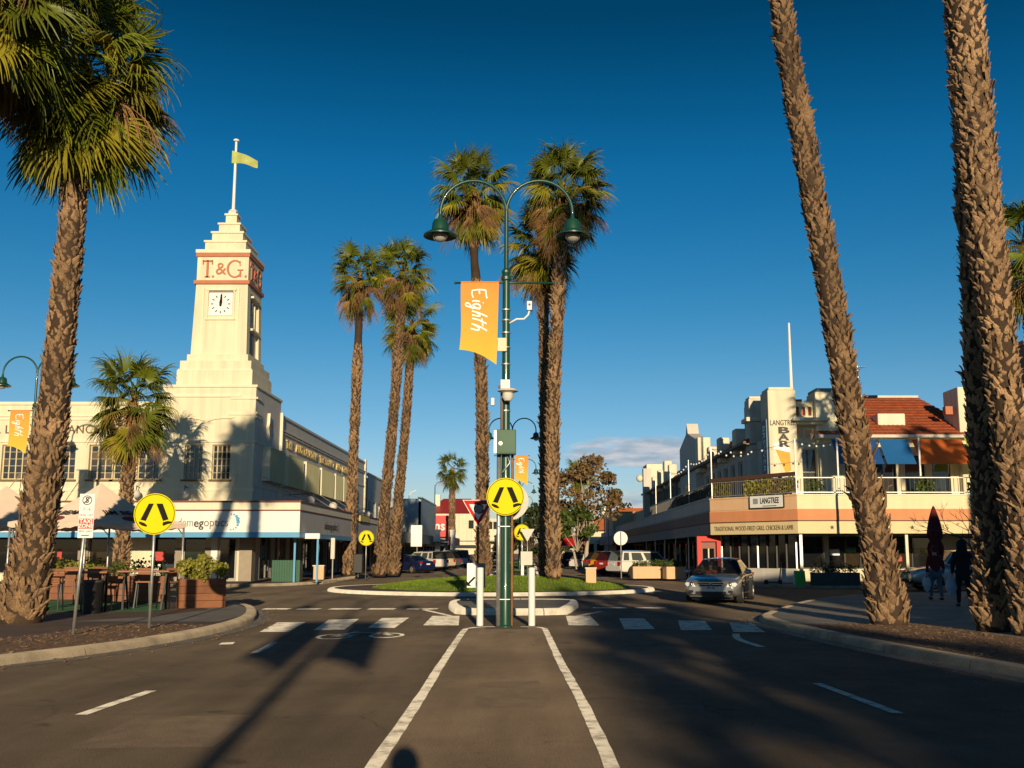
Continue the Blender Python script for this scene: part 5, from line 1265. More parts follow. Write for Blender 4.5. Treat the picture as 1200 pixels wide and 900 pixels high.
# rooftop flagpole, aerial
fp = thing('flagpole', 'slim white flagpole on the roof behind the bar pylon', 'flagpole', (15.1,56.2,9.9)); part('pole', MB().lathe([(0.13,0),(0.10,1.2),(0.06,4.9)], (15.1,56.2,9.9), 8), WHITE, fp, smooth='auto'); part('base_block', MB().box(14.86,15.6,55.9,56.5,9.75,10.3), ROOFT, fp)
ae = thing('television_aerial', 'television aerial on the ridge of the tiled bar roof', 'aerial', (20.4,60.5,11.1)); part('mast', MB().tube([(20.4,60.5,11.1),(20.4,60.5,13.1)],0.03,6), STEEL, ae)
for i in range(6): part('element', MB().tube([(20.0+i*0.14,60.2,13.0),(20.0+i*0.14,60.8,13.0)],0.015,4), STEEL, ae)
part('boom', MB().tube([(19.9,60.5,13.0),(20.9,60.5,13.0)],0.02,4), STEEL, ae)
bb = thing('brick_tower', 'tall brown brick block rising behind the right end of the bar', 'building', (37.8,66,0)); part('wall', MB().box(33.6,42,66,74,0,15.6), BRICK, bb); part('coping', MB().box(33.5,42.1,65.9,74.1,15.6,15.9), TERRA, bb); part('window', MB().box(34.0,35.2,65.95,66.0,10.2,14.6), GLASSB, bb)

# ------------------------------------------------------------------ twin street lamps
BANNER = mat_two('banner_cloth', (0.93,0.62,0.06), (0.88,0.36,0.06), 'Z', 6.0, 7.9, 0.7, trans=0.25)
def ban_pt(u, v, x0, w, ztop, out=0.0):
    drop = 1.62 + 0.36*u**1.2 - 0.06*math.sin(PI*u)
    x = x0 + w*u - 0.05*v + 0.06*v*math.sin(PI*v)*(1-u) + 0.03*(1-u)*v*v
    y = -0.05 - 0.07*math.sin(v*5.2+u*2.6)*v - 0.10*(1-u)*v*v - out
    return (x, y, ztop - drop*v)
def script_word(fn):
    mb = MB()
    S = [[(0.02,1.0),(0.0,0.5),(0.08,0.0)],[(0.0,1.0),(0.25,1.02),(0.55,1.1)],[(0.02,0.52),(0.3,0.55)],[(0.08,0.0),(0.35,0.0),(0.6,0.1)],
         [(0.82,0.58),(0.80,0.2),(0.86,0.02)],[(0.86,0.86),(0.88,0.80)],
         [(1.30,0.55),(1.12,0.62),(1.0,0.35),(1.12,0.08),(1.26,0.25),(1.32,0.58),(1.30,0.0),(1.2,-0.45),(1.02,-0.42),(1.05,-0.2),(1.4,0.05)],
         [(1.72,1.15),(1.6,0.5),(1.55,0.0)],[(1.57,0.25),(1.72,0.58),(1.82,0.5),(1.82,0.0)],
         [(2.18,1.1),(2.08,0.5),(2.06,0.0)],[(1.92,0.74),(2.2,0.78),(2.42,0.82)],
         [(2.62,1.15),(2.50,0.5),(2.44,-0.05)],[(2.46,0.15),(2.62,0.52),(2.76,0.50),(2.80,0.2),(2.78,-0.1)]]
    for st in S:
        P = smooth_line(st, 0.06); n = len(P)
        A = offset_line(P, 0.052); B = offset_line(P, -0.052)
        for i in range(n-1):
            mb.add([fn(*A[i]), fn(*B[i]), fn(*B[i+1]), fn(*A[i+1])], [(0,1,2,3)])
    return mb
def twin_lamp(label, x, y, z=0.0, group=None, banners=(), blabel='orange banner', extras=False, rz=0.0, arms=True, bgroup=None, side=True):
    t = thing('street_lamp', label, 'street lamp', (x,y,z), rz, group); W = dict(world=False)
    part('post', MB().lathe([(0.17,0),(0.17,0.03),(0.125,0.06),(0.12,1.2),(0.105,1.25),(0.098,4.4),(0.085,8.0),(0.080,8.15),(0.055,8.3),(0.05,9.75)], (0,0,0), 16), GREENM, t, smooth='auto', **W)
    part('post_collar', MB().lathe([(0.085,8.02),(0.12,8.05),(0.12,8.12),(0.09,8.16),(0.11,8.22),(0.11,8.27),(0.06,8.32)], (0,0,0), 14), GREENM, t, **W)
    for s in (-1, 1):
        pts = [(0.0,0,9.2)] + [(s*(0.79-0.79*math.cos(a)), 0, 9.72+0.79*math.sin(a)) for a in [PI*i/16 for i in range(17)]] + [(s*1.58,0,9.55)]
        part('arm', MB().tube(pts, 0.040, 10), GREENM, t, smooth=True, **W)
        h = part('lamp_shade', MB().lathe([(0.045,9.62),(0.06,9.55),(0.15,9.52),(0.19,9.44),(0.21,9.27),(0.40,9.15),(0.40,9.12),(0.20,9.20)], (s*1.58,0,0), 20, False), GREENM, t, smooth='auto', **W)
        part('globe', MB().ball((s*1.58,0,9.17), 0.19, 14, 9), mat('lamp_glass',(0.42,0.40,0.36),0.15,0.1,3,spec=0.6), h, smooth=True, **W)
    if arms: part('banner_arm', MB().tube([(-1.2,0,7.98),(1.12,0,7.98)], 0.024, 8).ball((-1.2,0,7.98),0.035,8,6).ball((1.12,0,7.98),0.035,8,6), GREENM, t, smooth=True, **W)
    if extras:
        part('conduit', MB().tube([(-0.155,-0.05,0.02),(-0.155,-0.05,4.1)], 0.05, 10), STEEL, t, smooth=True, label='grey conduit up the left of the post', **W)
        part('conduit', MB().tube([(0.15,-0.02,0.02),(0.15,-0.02,4.1)], 0.028, 8), mat('rust_conduit',(0.30,0.15,0.07),0.8,0.3,6), t, smooth=True, label='rusty brown conduit up the right of the post', **W)
        part('conduit', MB().tube([(-0.09,-0.10,4.2),(-0.09,-0.10,5.35),(-0.15,-0.12,5.5)], 0.035, 8), mat('brown_pipe',(0.24,0.16,0.10),0.7,0.2,6), t, smooth=True, **W)
        part('conduit', MB().tube([(0.02,-0.12,3.9),(0.10,-0.14,3.7),(-0.05,-0.16,3.5),(-0.14,-0.06,3.45)], 0.02, 8), STEEL, t, smooth=True, **W)
        for zz in (0.62, 2.25, 4.9, 5.6, 6.0, 6.4, 6.75, 7.05, 7.3):
            if zz < 3: part('strap', MB().tube([(-0.21,-0.06,zz),(-0.12,-0.14,zz),(0.10,-0.13,zz),(0.19,-0.03,zz)], 0.012, 5), STEEL, t, **W)
            else: part('strap', MB().lathe([(0.10,zz),(0.112,zz+0.005),(0.112,zz+0.03),(0.10,zz+0.035)], (0,0,0), 14), STEEL, t, **W)
        cb = part('control_box', MB().box(-0.20,0.24,-0.36,-0.11,3.88,4.44), GREENB, t, bevel=0.012, **W); part('box_door', MB().box(-0.14,0.22,-0.375,-0.361,3.92,4.40), GREENB, cb, **W); part('box_lock', MB().lathe([(0.045,0),(0.045,0.02)], (0,0,0), 12), STEEL, cb, **W).matrix_local = frame_mtx((-0.11,-0.375,4.12), (1,0,0), (0,0,1)); part('box_hood', MB().box(-0.26,-0.20,-0.34,-0.13,3.90,4.42), STEEL, cb, **W)
        cm = part('camera_mount', MB().box(-0.12,0.10,-0.24,-0.10,5.35,5.62), WHITE, t, bevel=0.01, **W); part('camera_dome', MB().lathe([(0.20,0.05),(0.24,0.0),(0.12,-0.04),(0.13,-0.14),(0.08,-0.22),(0.01,-0.24)], (0.05,-0.3,5.33), 14), WHITE_D, cm, smooth='auto', **W)
        part('sensor', MB().box(-0.34,-0.26,-0.2,-0.08,5.02,5.20), WHITE, t, bevel=0.015, **W)
        part('antenna_panel', MB().box(-0.20,0.02,-0.17,-0.11,6.30,6.62), mat('cream_plastic',(0.72,0.62,0.42),0.5,0.05,3), t, bevel=0.012, **W)
        part('camera_arm', MB().tube([(0.08,-0.02,7.0),(0.25,-0.02,7.1),(0.42,-0.02,7.1),(0.52,-0.02,7.2),(0.55,-0.02,7.32)], 0.024, 8), WHITE, t, smooth=True, **W)
        ca = part('speed_sensor', MB().box(0.49,0.61,-0.1,0.04,7.30,7.52), WHITE, t, bevel=0.012, **W); part('sensor_mark', MB().lathe([(0.03,0),(0.03,0.004)], (0,0,0), 10), BLACK, ca, **W).matrix_local = frame_mtx((0.55,-0.101,7.43), (1,0,0), (0,0,1))
    for i, sd in enumerate(banners):
        x0, w = (-1.07, 0.90) if sd < 0 else (0.17, 0.90)
        mb = MB().grid(12, 24, lambda u, v: ban_pt(u if sd < 0 else u, v, x0, w, 7.97))
        b = part('banner', mb, BANNER, None, smooth=True); b.location = (x,y,z); b['label'] = blabel; b['category'] = 'banner'
        if bgroup: b['group'] = bgroup
        wd = script_word(lambda a, c: ban_pt(0.30 + 0.36*c, 0.10+0.205*a, x0, w, 7.97, 0.012))
        part('lettering', wd, SIGNW, b, **W)
        part('hem', MB().tube([(x0,-0.0,7.985),(x0+w,-0.0,7.985)], 0.032, 6), mat('banner_hem',(0.80,0.22,0.05),0.7,0.1,3), b, **W)
    return t
LX, LY = -0.5, 22.9
twin_lamp('green twin arm street lamp with control box and cameras on the crossing median', LX, LY, 0.0, banners=(-1,), blabel='orange banner reading Eighth on the lamp with the green control box', extras=True)
twin_lamp('green twin arm street lamp on the median back behind the crossing', 0.45, -17.0, 0.0, banners=(-1,1), blabel='orange banner on the lamp back behind the crossing', bgroup='banners back behind the crossing')
twin_lamp('green twin arm median lamp with one banner, first one past the roundabout lawn', -1.0, 66.5, 0.13, 'median lamps beyond the roundabout', banners=(1,), blabel='faded orange banner on the first median lamp beyond the roundabout')
for y, nth in ((96,'second'),(127,'third'),(160,'fourth'),(195,'fifth')): twin_lamp('green twin arm median lamp without banner, %s one out from the roundabout lawn' % nth, -0.75, y, 0.13, 'median lamps beyond the roundabout', arms=False)
twin_lamp('green twin arm street lamp behind the big taxi zone palm', -22.6, 45.2, 0.13, banners=(-1,), blabel='small orange banner on the lamp behind the big palm')
twin_lamp('green twin arm street lamp on the right footpath out beside the bar', 14.3, 27.5, 0.13, arms=False) if False else None

# ------------------------------------------------------------------ signs
def disc(mb, c, r, y0, y1, n=40):
    mb.prism([(r*math.cos(2*PI*i/n), r*math.sin(2*PI*i/n)) for i in range(n)], (c[0],y0,c[2]), (1,0,0), (0,0,1), (0,y1-y0,0)); return mb
def ring_mb(c, r0, r1, y0, n=44):
    mb = MB()
    for i in range(n):
        a = 2*PI*i/n
        for r in (r0, r1): mb.v.append((c[0]+r*math.cos(a), y0, c[2]+r*math.sin(a)))
    for i in range(n): a = 2*i; b = 2*((i+1) % n); mb.f.append((a,b,b+1,a+1))
    return mb
def crossing_face(parent, c, r, W):
    f = part('sign_face', disc(MB(), c, r, c[1], c[1]+0.012), YELLOW, parent, **W); y = c[1]-0.003
    part('sign_border', ring_mb(c, r*0.955, r*0.925, y), SIGNK, f, **W); part('sign_back', disc(MB(), c, r*0.985, c[1]+0.013, c[1]+0.022), DKGREY, f, **W)
    for pol in ([(-0.06,0.50),(-0.30,0.50),(-0.66,-0.28),(-0.40,-0.34)],[(0.06,0.50),(0.36,0.50),(0.68,-0.26),(0.42,-0.34)]):
        part('trouser_symbol', MB().prism([(a*r,b*r) for a, b in pol], (c[0],y,c[2]), (1,0,0), (0,0,1), (0,-0.003,0)), SIGNK, f, **W)
    for pol in ([(-0.70,-0.36),(-0.46,-0.44),(-0.32,-0.56),(-0.36,-0.62),(-0.58,-0.56),(-0.74,-0.44)],[(0.42,-0.40),(0.64,-0.34),(0.82,-0.36),(0.84,-0.44),(0.62,-0.50),(0.44,-0.58),(0.40,-0.50)]):
        part('shoe_symbol', MB().prism([(a*r,b*r) for a, b in pol], (c[0],y,c[2]), (1,0,0), (0,0,1), (0,-0.003,0)), SIGNK, f, **W)
    return f
def crossing_sign(label, x, y, z0, zc, r, rz=0.0, post=True, lean=0.0):
    t = thing('pedestrian_crossing_sign', label, 'road sign', (x,y,z0), rz); W = dict(world=False)
    if post:
        part('post', MB().tube([(0,0.04,0),(lean,0.04,zc+r*0.8)], 0.031, 10), STEEL, t, smooth=True, **W)
        for s in (-0.5, 0.5): part('bracket', MB().box(lean-0.10,lean+0.10,0.002+0.02,0.075,zc+s*r-0.015,zc+s*r+0.015), STEEL, t, **W)
    crossing_face(t, (lean,0,zc), r, W); return t
crossing_sign('yellow walking legs sign on a thin steel post in the left mulch bed', -7.6, 20.4, 0.13, 2.31, 0.42, 0.05)
cs = crossing_sign('yellow walking legs sign strapped to the green lamp post', LX, LY-0.20, 2.4, 0.52, 0.43, 0.0, False)
part('bracket', MB().box(-0.14,0.14,0.023,0.09,0.40,0.44).box(-0.14,0.14,0.023,0.09,0.62,0.66), STEEL, cs, world=False)
k = thing('sign_back', 'bare back of the round sign facing away on the lamp post', 'road sign', (LX+0.28,LY+0.24,2.3)); part('sign_face', disc(MB(), (LX+0.10,LY+0.24,2.84), 0.43, LY+0.24, LY+0.252), mat('bare_aluminium',(0.50,0.49,0.46),0.6,0.12,4,metal=0.2), k); part('bracket', MB().box(LX-0.05,LX+0.35,LY+0.13,LY+0.239,2.7,2.74), STEEL, k)
crossing_sign('small yellow walking legs sign at the far left kerb before the palm trio', -9.75, 60.8, 0.13, 2.42, 0.46, 0.15)
crossing_sign('far yellow walking legs sign on the median beyond the roundabout', -0.35, 65.0, 0.13, 2.85, 0.52, -0.1)
# parking plate: No standing / taxi zone
t = thing('parking_sign', 'white and red taxi zone plate on a bare steel post', 'road sign', (-8.36,18.7,0.13), 0.06); W = dict(world=False)
part('post', MB().tube([(0,0.03,0),(0.12,0.03,2.62)], 0.031, 10), STEEL, t, smooth=True, **W)
for z0, z1 in ((2.17,2.62),(1.80,2.165)):
    pl = part('plate', MB().box(-0.02,0.26,-0.012,-0.002,z0,z1), SIGNW, t, bevel=0.003, **W)
    if z0 > 2:
        part('plate_ring', ring_mb((0.12,-0.0135,2.50),0.088,0.074,-0.0135), SIGNK, pl, **W); text('S', (0.12,-0.014,2.50), (1,0,0), (0,0,1), 0.15, SIGNK, pl, 0.002, 0.003, world=False); part('plate_ring', MB().obox((0.12,-0.0155,2.50),(0.052,0,0.052),(0,0.001,0),(0.006,0,-0.006)), SIGNK, pl, **W)
        text('7 - 6', (0.12,-0.014,2.33), (1,0,0), (0,0,1), 0.075, LETTER, pl, 0.002, world=False); text('MON - SAT', (0.12,-0.014,2.22), (1,0,0), (0,0,1), 0.05, LETTER, pl, 0.002, world=False)
    else:
        part('red_panel', MB().box(-0.01,0.25,-0.0145,-0.0125,1.97,2.155), TAXIR, pl, **W); text('TAXI', (0.12,-0.016,2.105), (1,0,0), (0,0,1), 0.105, SIGNW, pl, 0.002, 0.003, world=False); text('ZONE', (0.12,-0.016,2.02), (1,0,0), (0,0,1), 0.10, SIGNW, pl, 0.002, 0.003, world=False)
        text('8PM - 6AM', (0.12,-0.014,1.92), (1,0,0), (0,0,1), 0.05, LETTER, pl, 0.002, world=False); part('arrow', MB().box(0.05,0.19,-0.0145,-0.0125,1.84,1.855), SIGNK, pl, **W)
# give way / roundabout sign with keep left plate
def giveway(label, x, y, z0, front=True):
    t = thing('give_way_sign', label, 'road sign', (x,y,z0)); W = dict(world=False)
    part('post', MB().tube([(0,0.03,0),(0,0.03,2.95)], 0.03, 8), BLACK if front else STEEL, t, smooth=True, **W)
    tri = lambda s: [(-0.46*s, 0.27*s), (0.46*s, 0.27*s), (0, -0.53*s)]
    f = part('sign_face', MB().prism(tri(1.0), (0,0.0,2.78), (1,0,0), (0,0,1), (0,0.01,0)), SIGNW if front else WHITE_D, t, **W)
    if front:
        part('red_border', MB().prism(tri(0.94), (0,-0.0025,2.78), (1,0,0), (0,0,1), (0,0.002,0)), SIGNR, f, **W); part('white_field', MB().prism(tri(0.58), (0,-0.005,2.765), (1,0,0), (0,0,1), (0,0.002,0)), SIGNW, f, **W)
        part('grey_field', disc(MB(), (0.02,0,2.79), 0.13, -0.0085, -0.0055), GREY, f, **W)
        for i in range(3):
            mb = MB(); a0 = 2*PI*i/3+0.3
            for j in range(9):
                a = a0 + j/8*1.7; mb.v += [(0.02+0.15*math.cos(a),-0.0088,2.79+0.15*math.sin(a)),(0.02+0.118*math.cos(a),-0.0088,2.79+0.118*math.sin(a))]
            for j in range(8): mb.f.append((2*j,2*j+2,2*j+3,2*j+1))
            part('arrow_symbol', mb, SIGNK, f, **W)
    return t
g = giveway('red and white give way sign with a roundabout symbol on the splitter island', -1.45, 29.4, 0.15)
kl = thing('keep_left_sign', 'white keep left plates below the give way sign', 'road sign', (-1.45,29.3,0.5)); 
for x0, x1, y in ((-1.75,-1.50,29.24),(-1.49,-1.22,29.26)):
    p = part('plate', MB().box(x0,x1,y,y+0.02,0.66,1.36), SIGNW if x0 < -1.6 else GREY, kl, bevel=0.006)
    part('arrow', MB().obox((x0+0.13,y-0.004,0.86),(0.10,0,0.10),(0,0.002,0),(0.02,0,-0.02)), SIGNK, p); part('arrow', MB().prism([(-0.1,-0.08),(0.06,-0.1),(-0.1,0.08)], (x0+0.07,y-0.002,0.80), (1,0,0), (0,0,1), (0,-0.004,0)), SIGNK, p)
giveway('pale back of a triangular sign on the median beyond the roundabout', 0.0, 64.2, 0.13, False)
kp = thing('keep_left_sign', 'pale upright plate on the nose of the far median', 'road sign', (-0.1,64.0,0.13)); part('plate', MB().box(-0.42,0.32,63.95,63.99,0.9,1.75), WHITE_D, kp); part('leg', MB().box(-0.40,-0.22,64.0,64.1,0.137,1.75), WHITE, kp); part('foot', MB().box(-0.6,0.5,63.8,64.3,0.137,0.22), WHITE, kp)
rs = thing('round_sign', 'blank back of a round sign on a post at the right splitter', 'road sign', (5.7,61.5,0.13)); part('post', MB().tube([(5.72,61.45,0.13),(5.72,61.45,2.95)],0.035,8), STEEL, rs); part('sign_face', disc(MB(), (5.72,61.5,2.55), 0.42, 61.5, 61.515), WHITE, rs)
# bollards
def bollard(x, y, h, r, lab, grp, m=WHITE):
    t = thing('bollard', lab, 'bollard', (x,y,0), 0, grp); part('post', MB().lathe([(r,0),(r,h-0.02),(r*0.9,h),(0.01,h+0.012)], (x,y,0), 16), m, t, smooth='auto'); part('base_ring', MB().lathe([(r*1.5,0.004),(r*1.5,0.015),(r,0.02)], (x,y,0), 16), DKGREY, t); return t
bollard(-1.08, 23.1, 1.32, 0.078, 'white round bollard standing beside the green lamp post', 'bollards beside the lamp post'); bollard(0.10, 23.1, 1.32, 0.078, 'white round bollard standing beside the green lamp post', 'bollards beside the lamp post')
sb = thing('utility_box', 'small cream utility box on the roundabout lawn', 'utility box', (2.85,44.2,0.35)); part('box', MB().box(2.55,3.0,44.0,44.4,0.35,0.98), PEACH, sb, bevel=0.02); part('lid', MB().box(2.52,3.03,43.97,44.43,0.98,1.03), CREAM2, sb, bevel=0.01)

# ------------------------------------------------------------------ cafe terrace left
def canopy_tent(label, cx, cy, ang, half, ze, za, words):
    t = thing('canopy', label, 'canopy', (cx,cy,0.136), ang); W = dict(world=False); z0 = 0.0
    cor = [(half,-half),(half,half),(-half,half),(-half,-half)]
    mb = MB(); N = 10
    for k in range(4):
        a, b = Vector((*cor[k],ze)), Vector((*cor[(k+1) % 4],ze)); ap = Vector((0,0,za))
        mb.grid(N, N, lambda u, v: (a.lerp(b,u)).lerp(ap, v) + Vector((0,0,-0.22*math.sin(PI*v)*(1-0.35*math.sin(PI*u)) - 0.10*math.sin(PI*u)*(1-v))))
    part('canvas_roof', mb, CANVAS, t, smooth=True, **W)
    va = MB()
    for k in range(4):
        a, b = Vector((*cor[k],ze)), Vector((*cor[(k+1) % 4],ze))
        va.grid(16, 1, lambda u, v: a.lerp(b,u) + Vector((0,0,-0.10*math.sin(PI*u) - 0.12*v - 0.03*v*abs(math.sin(u*8*PI)))))
    part('valance', va, CANVAS, t, **W)
    for c in cor:
        p = part('pole', MB().tube([(c[0]*0.97,c[1]*0.97,0),(c[0]*0.97,c[1]*0.97,ze-0.02)], 0.03, 8), STEEL, t, smooth=True, **W); part('foot_plate', MB().box(c[0]*0.97-0.12,c[0]*0.97+0.12,c[1]*0.97-0.12,c[1]*0.97+0.12,0.004,0.02), DKGREY, p, **W)
        part('brace', MB().bar((c[0]*0.97,c[1]*0.97,ze-0.35),(c[0]*0.75,c[1]*0.97,ze-0.02),0.025), STEEL, t, **W)
    if words:
        for k in words:
            a, b = Vector((*cor[k],ze)), Vector((*cor[(k+1) % 4],ze)); ap = Vector((0,0,za)); u = (b-a).normalized(); mid = (a+b)/2; v = (ap-mid); v2 = (v - u*v.dot(u)).normalized(); n = u.cross(v2)
            if n.z < 0: n = -n
            org = mid + v*0.30 + n*(-0.155)
            text('JIM BEAM', org + n*0.035, u, v2, 0.30, LETTER, t, 0.006, 0.006, width=1.5, world=False)
            part('emblem', MB().prism([(0.30*math.cos(2*PI*i/20),0.13*math.sin(2*PI*i/20)) for i in range(20)], org - v2*0.30 + n*0.03, u, v2, n*0.006), mat('emblem_red',(0.26,0.05,0.035),0.7,0.1,3), t, **W)
    return t
canopy_tent('beige canvas cafe canopy with dark lettering beside the wooden planter', -12.55, 29.35, R(60.5), 1.72, 2.40, 3.56, (2,3))
canopy_tent('plain beige canvas cafe canopy partly behind the big palm trunk', -16.3, 31.2, R(40), 1.9, 2.45, 3.60, ())
def planter(label, x, y, rz, L, D, H, seed, n=900, m=LEAFY, woodm=None, group=None, planks=4, fol=0.55):
    t = thing('planter', label, 'planter', (x,y,0.136), rz, group); W = dict(world=False); wm = woodm or WOOD
    ph = H/planks
    for s in (-1, 1):
        for i in range(planks):
            part('plank', MB().box(-L/2,L/2,s*D/2-0.02,s*D/2+0.02,i*ph+0.004,(i+1)*ph-0.004), wm, t, bevel=0.004, **W)
            part('plank', MB().box(s*(L/2)-0.0195,s*(L/2)+0.0195,-D/2+0.021,D/2-0.021,i*ph+0.004,(i+1)*ph-0.004), wm, t, bevel=0.004, **W)
    part('soil', MB().box(-L/2+0.02,L/2-0.02,-D/2+0.02,D/2-0.02,H*0.3,H-0.06), MULCH, t, **W)
    rr = random.Random(seed); mb = MB(); st = MB()
    for q in range(int(L/0.2)+1):
        cx, cy = -L/2+0.10+(L-0.2)*(q+rr.uniform(0.1,0.9))/(int(L/0.2)+1), rr.uniform(-D/3,D/3); h = rr.uniform(0.45,1.05)*fol
        st.tube([(cx,cy,H-0.1),(cx+rr.uniform(-0.1,0.1),cy,H+h)], [0.012,0.004], 5)
        for _ in range(5):
            leaf_cloud(mb, (cx+rr.uniform(-0.2,0.2),cy+rr.uniform(-0.2,0.2),H+h*rr.uniform(0.05,1.0)), (0.15,0.15,0.19), int(n/(int(L/0.2)+1)/5), 0.085, rr, 0.0)
    part('stems', st, BARKD, t, **W); part('foliage', mb, m, t, **W)
    return t
planter('reddish wooden box planter with bright yellow green shrubs at the kerb corner', -9.2, 28.55, R(28), 1.22, 0.55, 0.80, 4, 2200)
planter('long wooden planter with light green shrubs behind the cafe tables', -15.1, 33.5, R(4), 2.2, 0.5, 0.85, 5, 1200)
planter('low wooden planter under the cafe canopy behind the tall tables', -12.4, 32.0, R(10), 2.0, 0.45, 0.8, 6, 700, LEAF)
def bar_table(label, x, y, rz, L, D=0.62, H=1.05, group=None):
    t = thing('bar_table', label, 'table', (x,y,0.136), rz, group); W = dict(world=False)
    for i in range(4): part('top_board', MB().box(-L/2,L/2,-D/2+i*D/4+0.003,-D/2+(i+1)*D/4-0.003,H-0.045,H), WOODB, t, bevel=0.004, **W)
    for s in (-1, 1):
        part('leg', MB().bar((s*(L/2-0.18),-D/2+0.05,0),(s*(L/2-0.12),-0.05,H-0.045),0.05), BLACK, t, **W); part('leg', MB().bar((s*(L/2-0.18),D/2-0.05,0),(s*(L/2-0.12),0.05,H-0.045),0.05), BLACK, t, **W)
        part('foot_bar', MB().bar((s*(L/2-0.18),-D/2+0.05,0.25),(s*(L/2-0.18),D/2-0.05,0.25),0.035), BLACK, t, **W)
    return t
bar_table('long wooden bar table behind the taxi zone sign', -12.0, 26.0, 0.05, 2.5)
bar_table('wooden bar table next to the box planter', -10.35, 27.4, 0.1, 1.35)
bar_table('wooden bar table at the back of the canopy', -13.4, 29.6, 0.1, 1.9)
def stool(label, x, y, rz, group):
    t = thing('bar_stool', label, 'stool', (x,y,0.136), rz, group); W = dict(world=False)
    part('seat', MB().box(-0.2,0.2,-0.18,0.18,0.70,0.74), WOODB, t, bevel=0.01, **W); part('backrest', MB().box(-0.2,0.2,0.16,0.185,0.86,1.1), WOOD, t, bevel=0.008, **W)
    for sx in (-1,1):
        for sy in (-1,1): part('leg', MB().bar((sx*0.21,sy*0.19,0),(sx*0.16,sy*0.15,0.70),0.03), BLACK, t, **W)
        part('back_post', MB().bar((sx*0.16,0.17,0.72),(sx*0.17,0.175,1.1),0.025), BLACK, t, **W)
    return t
s0 = stool('black framed wooden bar stool at the long bar table behind the taxi zone sign', -12.6, 26.9, 0.1, 'bar stools at the long table')
for x, y, a in ((-11.7,27.0,-0.2),(-11.2,26.6,2.6),(-12.9,25.4,3.2),(-10.7,28.2,0.2),(-9.95,28.0,-0.3),(-13.8,30.4,0.2),(-12.9,30.3,0.0)):
    c = copy_tree(s0); c.location = (x,y,0.136); c.rotation_euler = (0,0,a)
    if y > 27.9: c['label'], c['group'] = ('black framed wooden bar stool at the table next to the box planter','bar stools beside the planter') if y < 29 else ('black framed wooden bar stool at the back table of the canopy','bar stools at the back table')
bn = thing('litter_bin', 'black round litter bin by the cafe tables', 'bin', (-11.05,25.7,0.136)); part('body', MB().lathe([(0.20,0),(0.235,0.75),(0.235,0.78)], (-11.05,25.7,0.136), 18), BLACK, bn, smooth='auto'); part('rim', MB().lathe([(0.25,0.78),(0.25,0.83),(0.17,0.84)], (-11.05,25.7,0.136), 18), DKGREY, bn)
part('liner', MB().lathe([(0.165,0.70),(0.16,0.80)], (-11.05,25.7,0.136), 14), RUBBER, bn)
gt = struct('terrace_turf', poly_sheet([(-16.5,26.2),(-9.7,26.2),(-9.9,28.0),(-11.5,31.6),(-17,33)], 0.1405), mat('green_turf',(0.02,0.07,0.03),0.95,0.3,3,0.5,80,fine=0.3))
# blue framed phone post, green screen and litter post outside the office
bs = thing('blue_frame', 'blue twin post frame with a white header at the office corner', 'street sign', (-11.6,53.0,0.136))
for x in (-12.25,-11.05): part('post', MB().box(x-0.05,x+0.05,52.95,53.05,0.137,2.40), BLUE, bs)
part('header', MB().box(-12.35,-10.95,52.9,53.1,2.40,2.68), SIGNW, bs)
gs2 = thing('green_screen', 'dark green ribbed metal bin enclosure by the blue frame', 'bin enclosure', (-13.0,53.6,0.136)); 
for i in range(11): part('slat', MB().box(-13.5+i*0.135,-13.5+i*0.135+0.12,53.3,53.34,0.16,1.28), GREENB, gs2)
part('body', MB().box(-13.48,-12.05,53.345,54.1,0.14,1.25), GREENM, gs2)
pb = thing('parking_meter', 'slim parking meter post before the office side wall', 'parking meter', (-10.95,59,0.136)); part('post', MB().tube([(-11.6,60,0.13),(-11.6,60,2.1)],0.045,8), STEEL, pb); part('head', MB().box(-11.72,-11.48,59.9,60.1,1.3,2.55), WHITE_D, pb, bevel=0.02)
cbx = thing('utility_box', 'small cream box on the kerb outside the office shops', 'utility box', (-11.3,58.3,0.136)); part('box', MB().box(-12.35,-11.75,58.2,58.6,0.137,0.9), PEACH, cbx, bevel=0.02); part('lid', MB().box(-12.4,-11.7,58.15,58.65,0.9,0.96), CREAM2, cbx)
sbn = thing('litter_bin', 'black litter bin behind the small far crossing sign', 'bin', (-10.9,63.5,0.136)); part('body', MB().box(-10.95,-10.35,63.2,63.8,0.4,1.6), BLACK, sbn, bevel=0.04); part('leg', MB().box(-10.7,-10.6,63.45,63.55,0.137,0.4), BLACK, sbn)

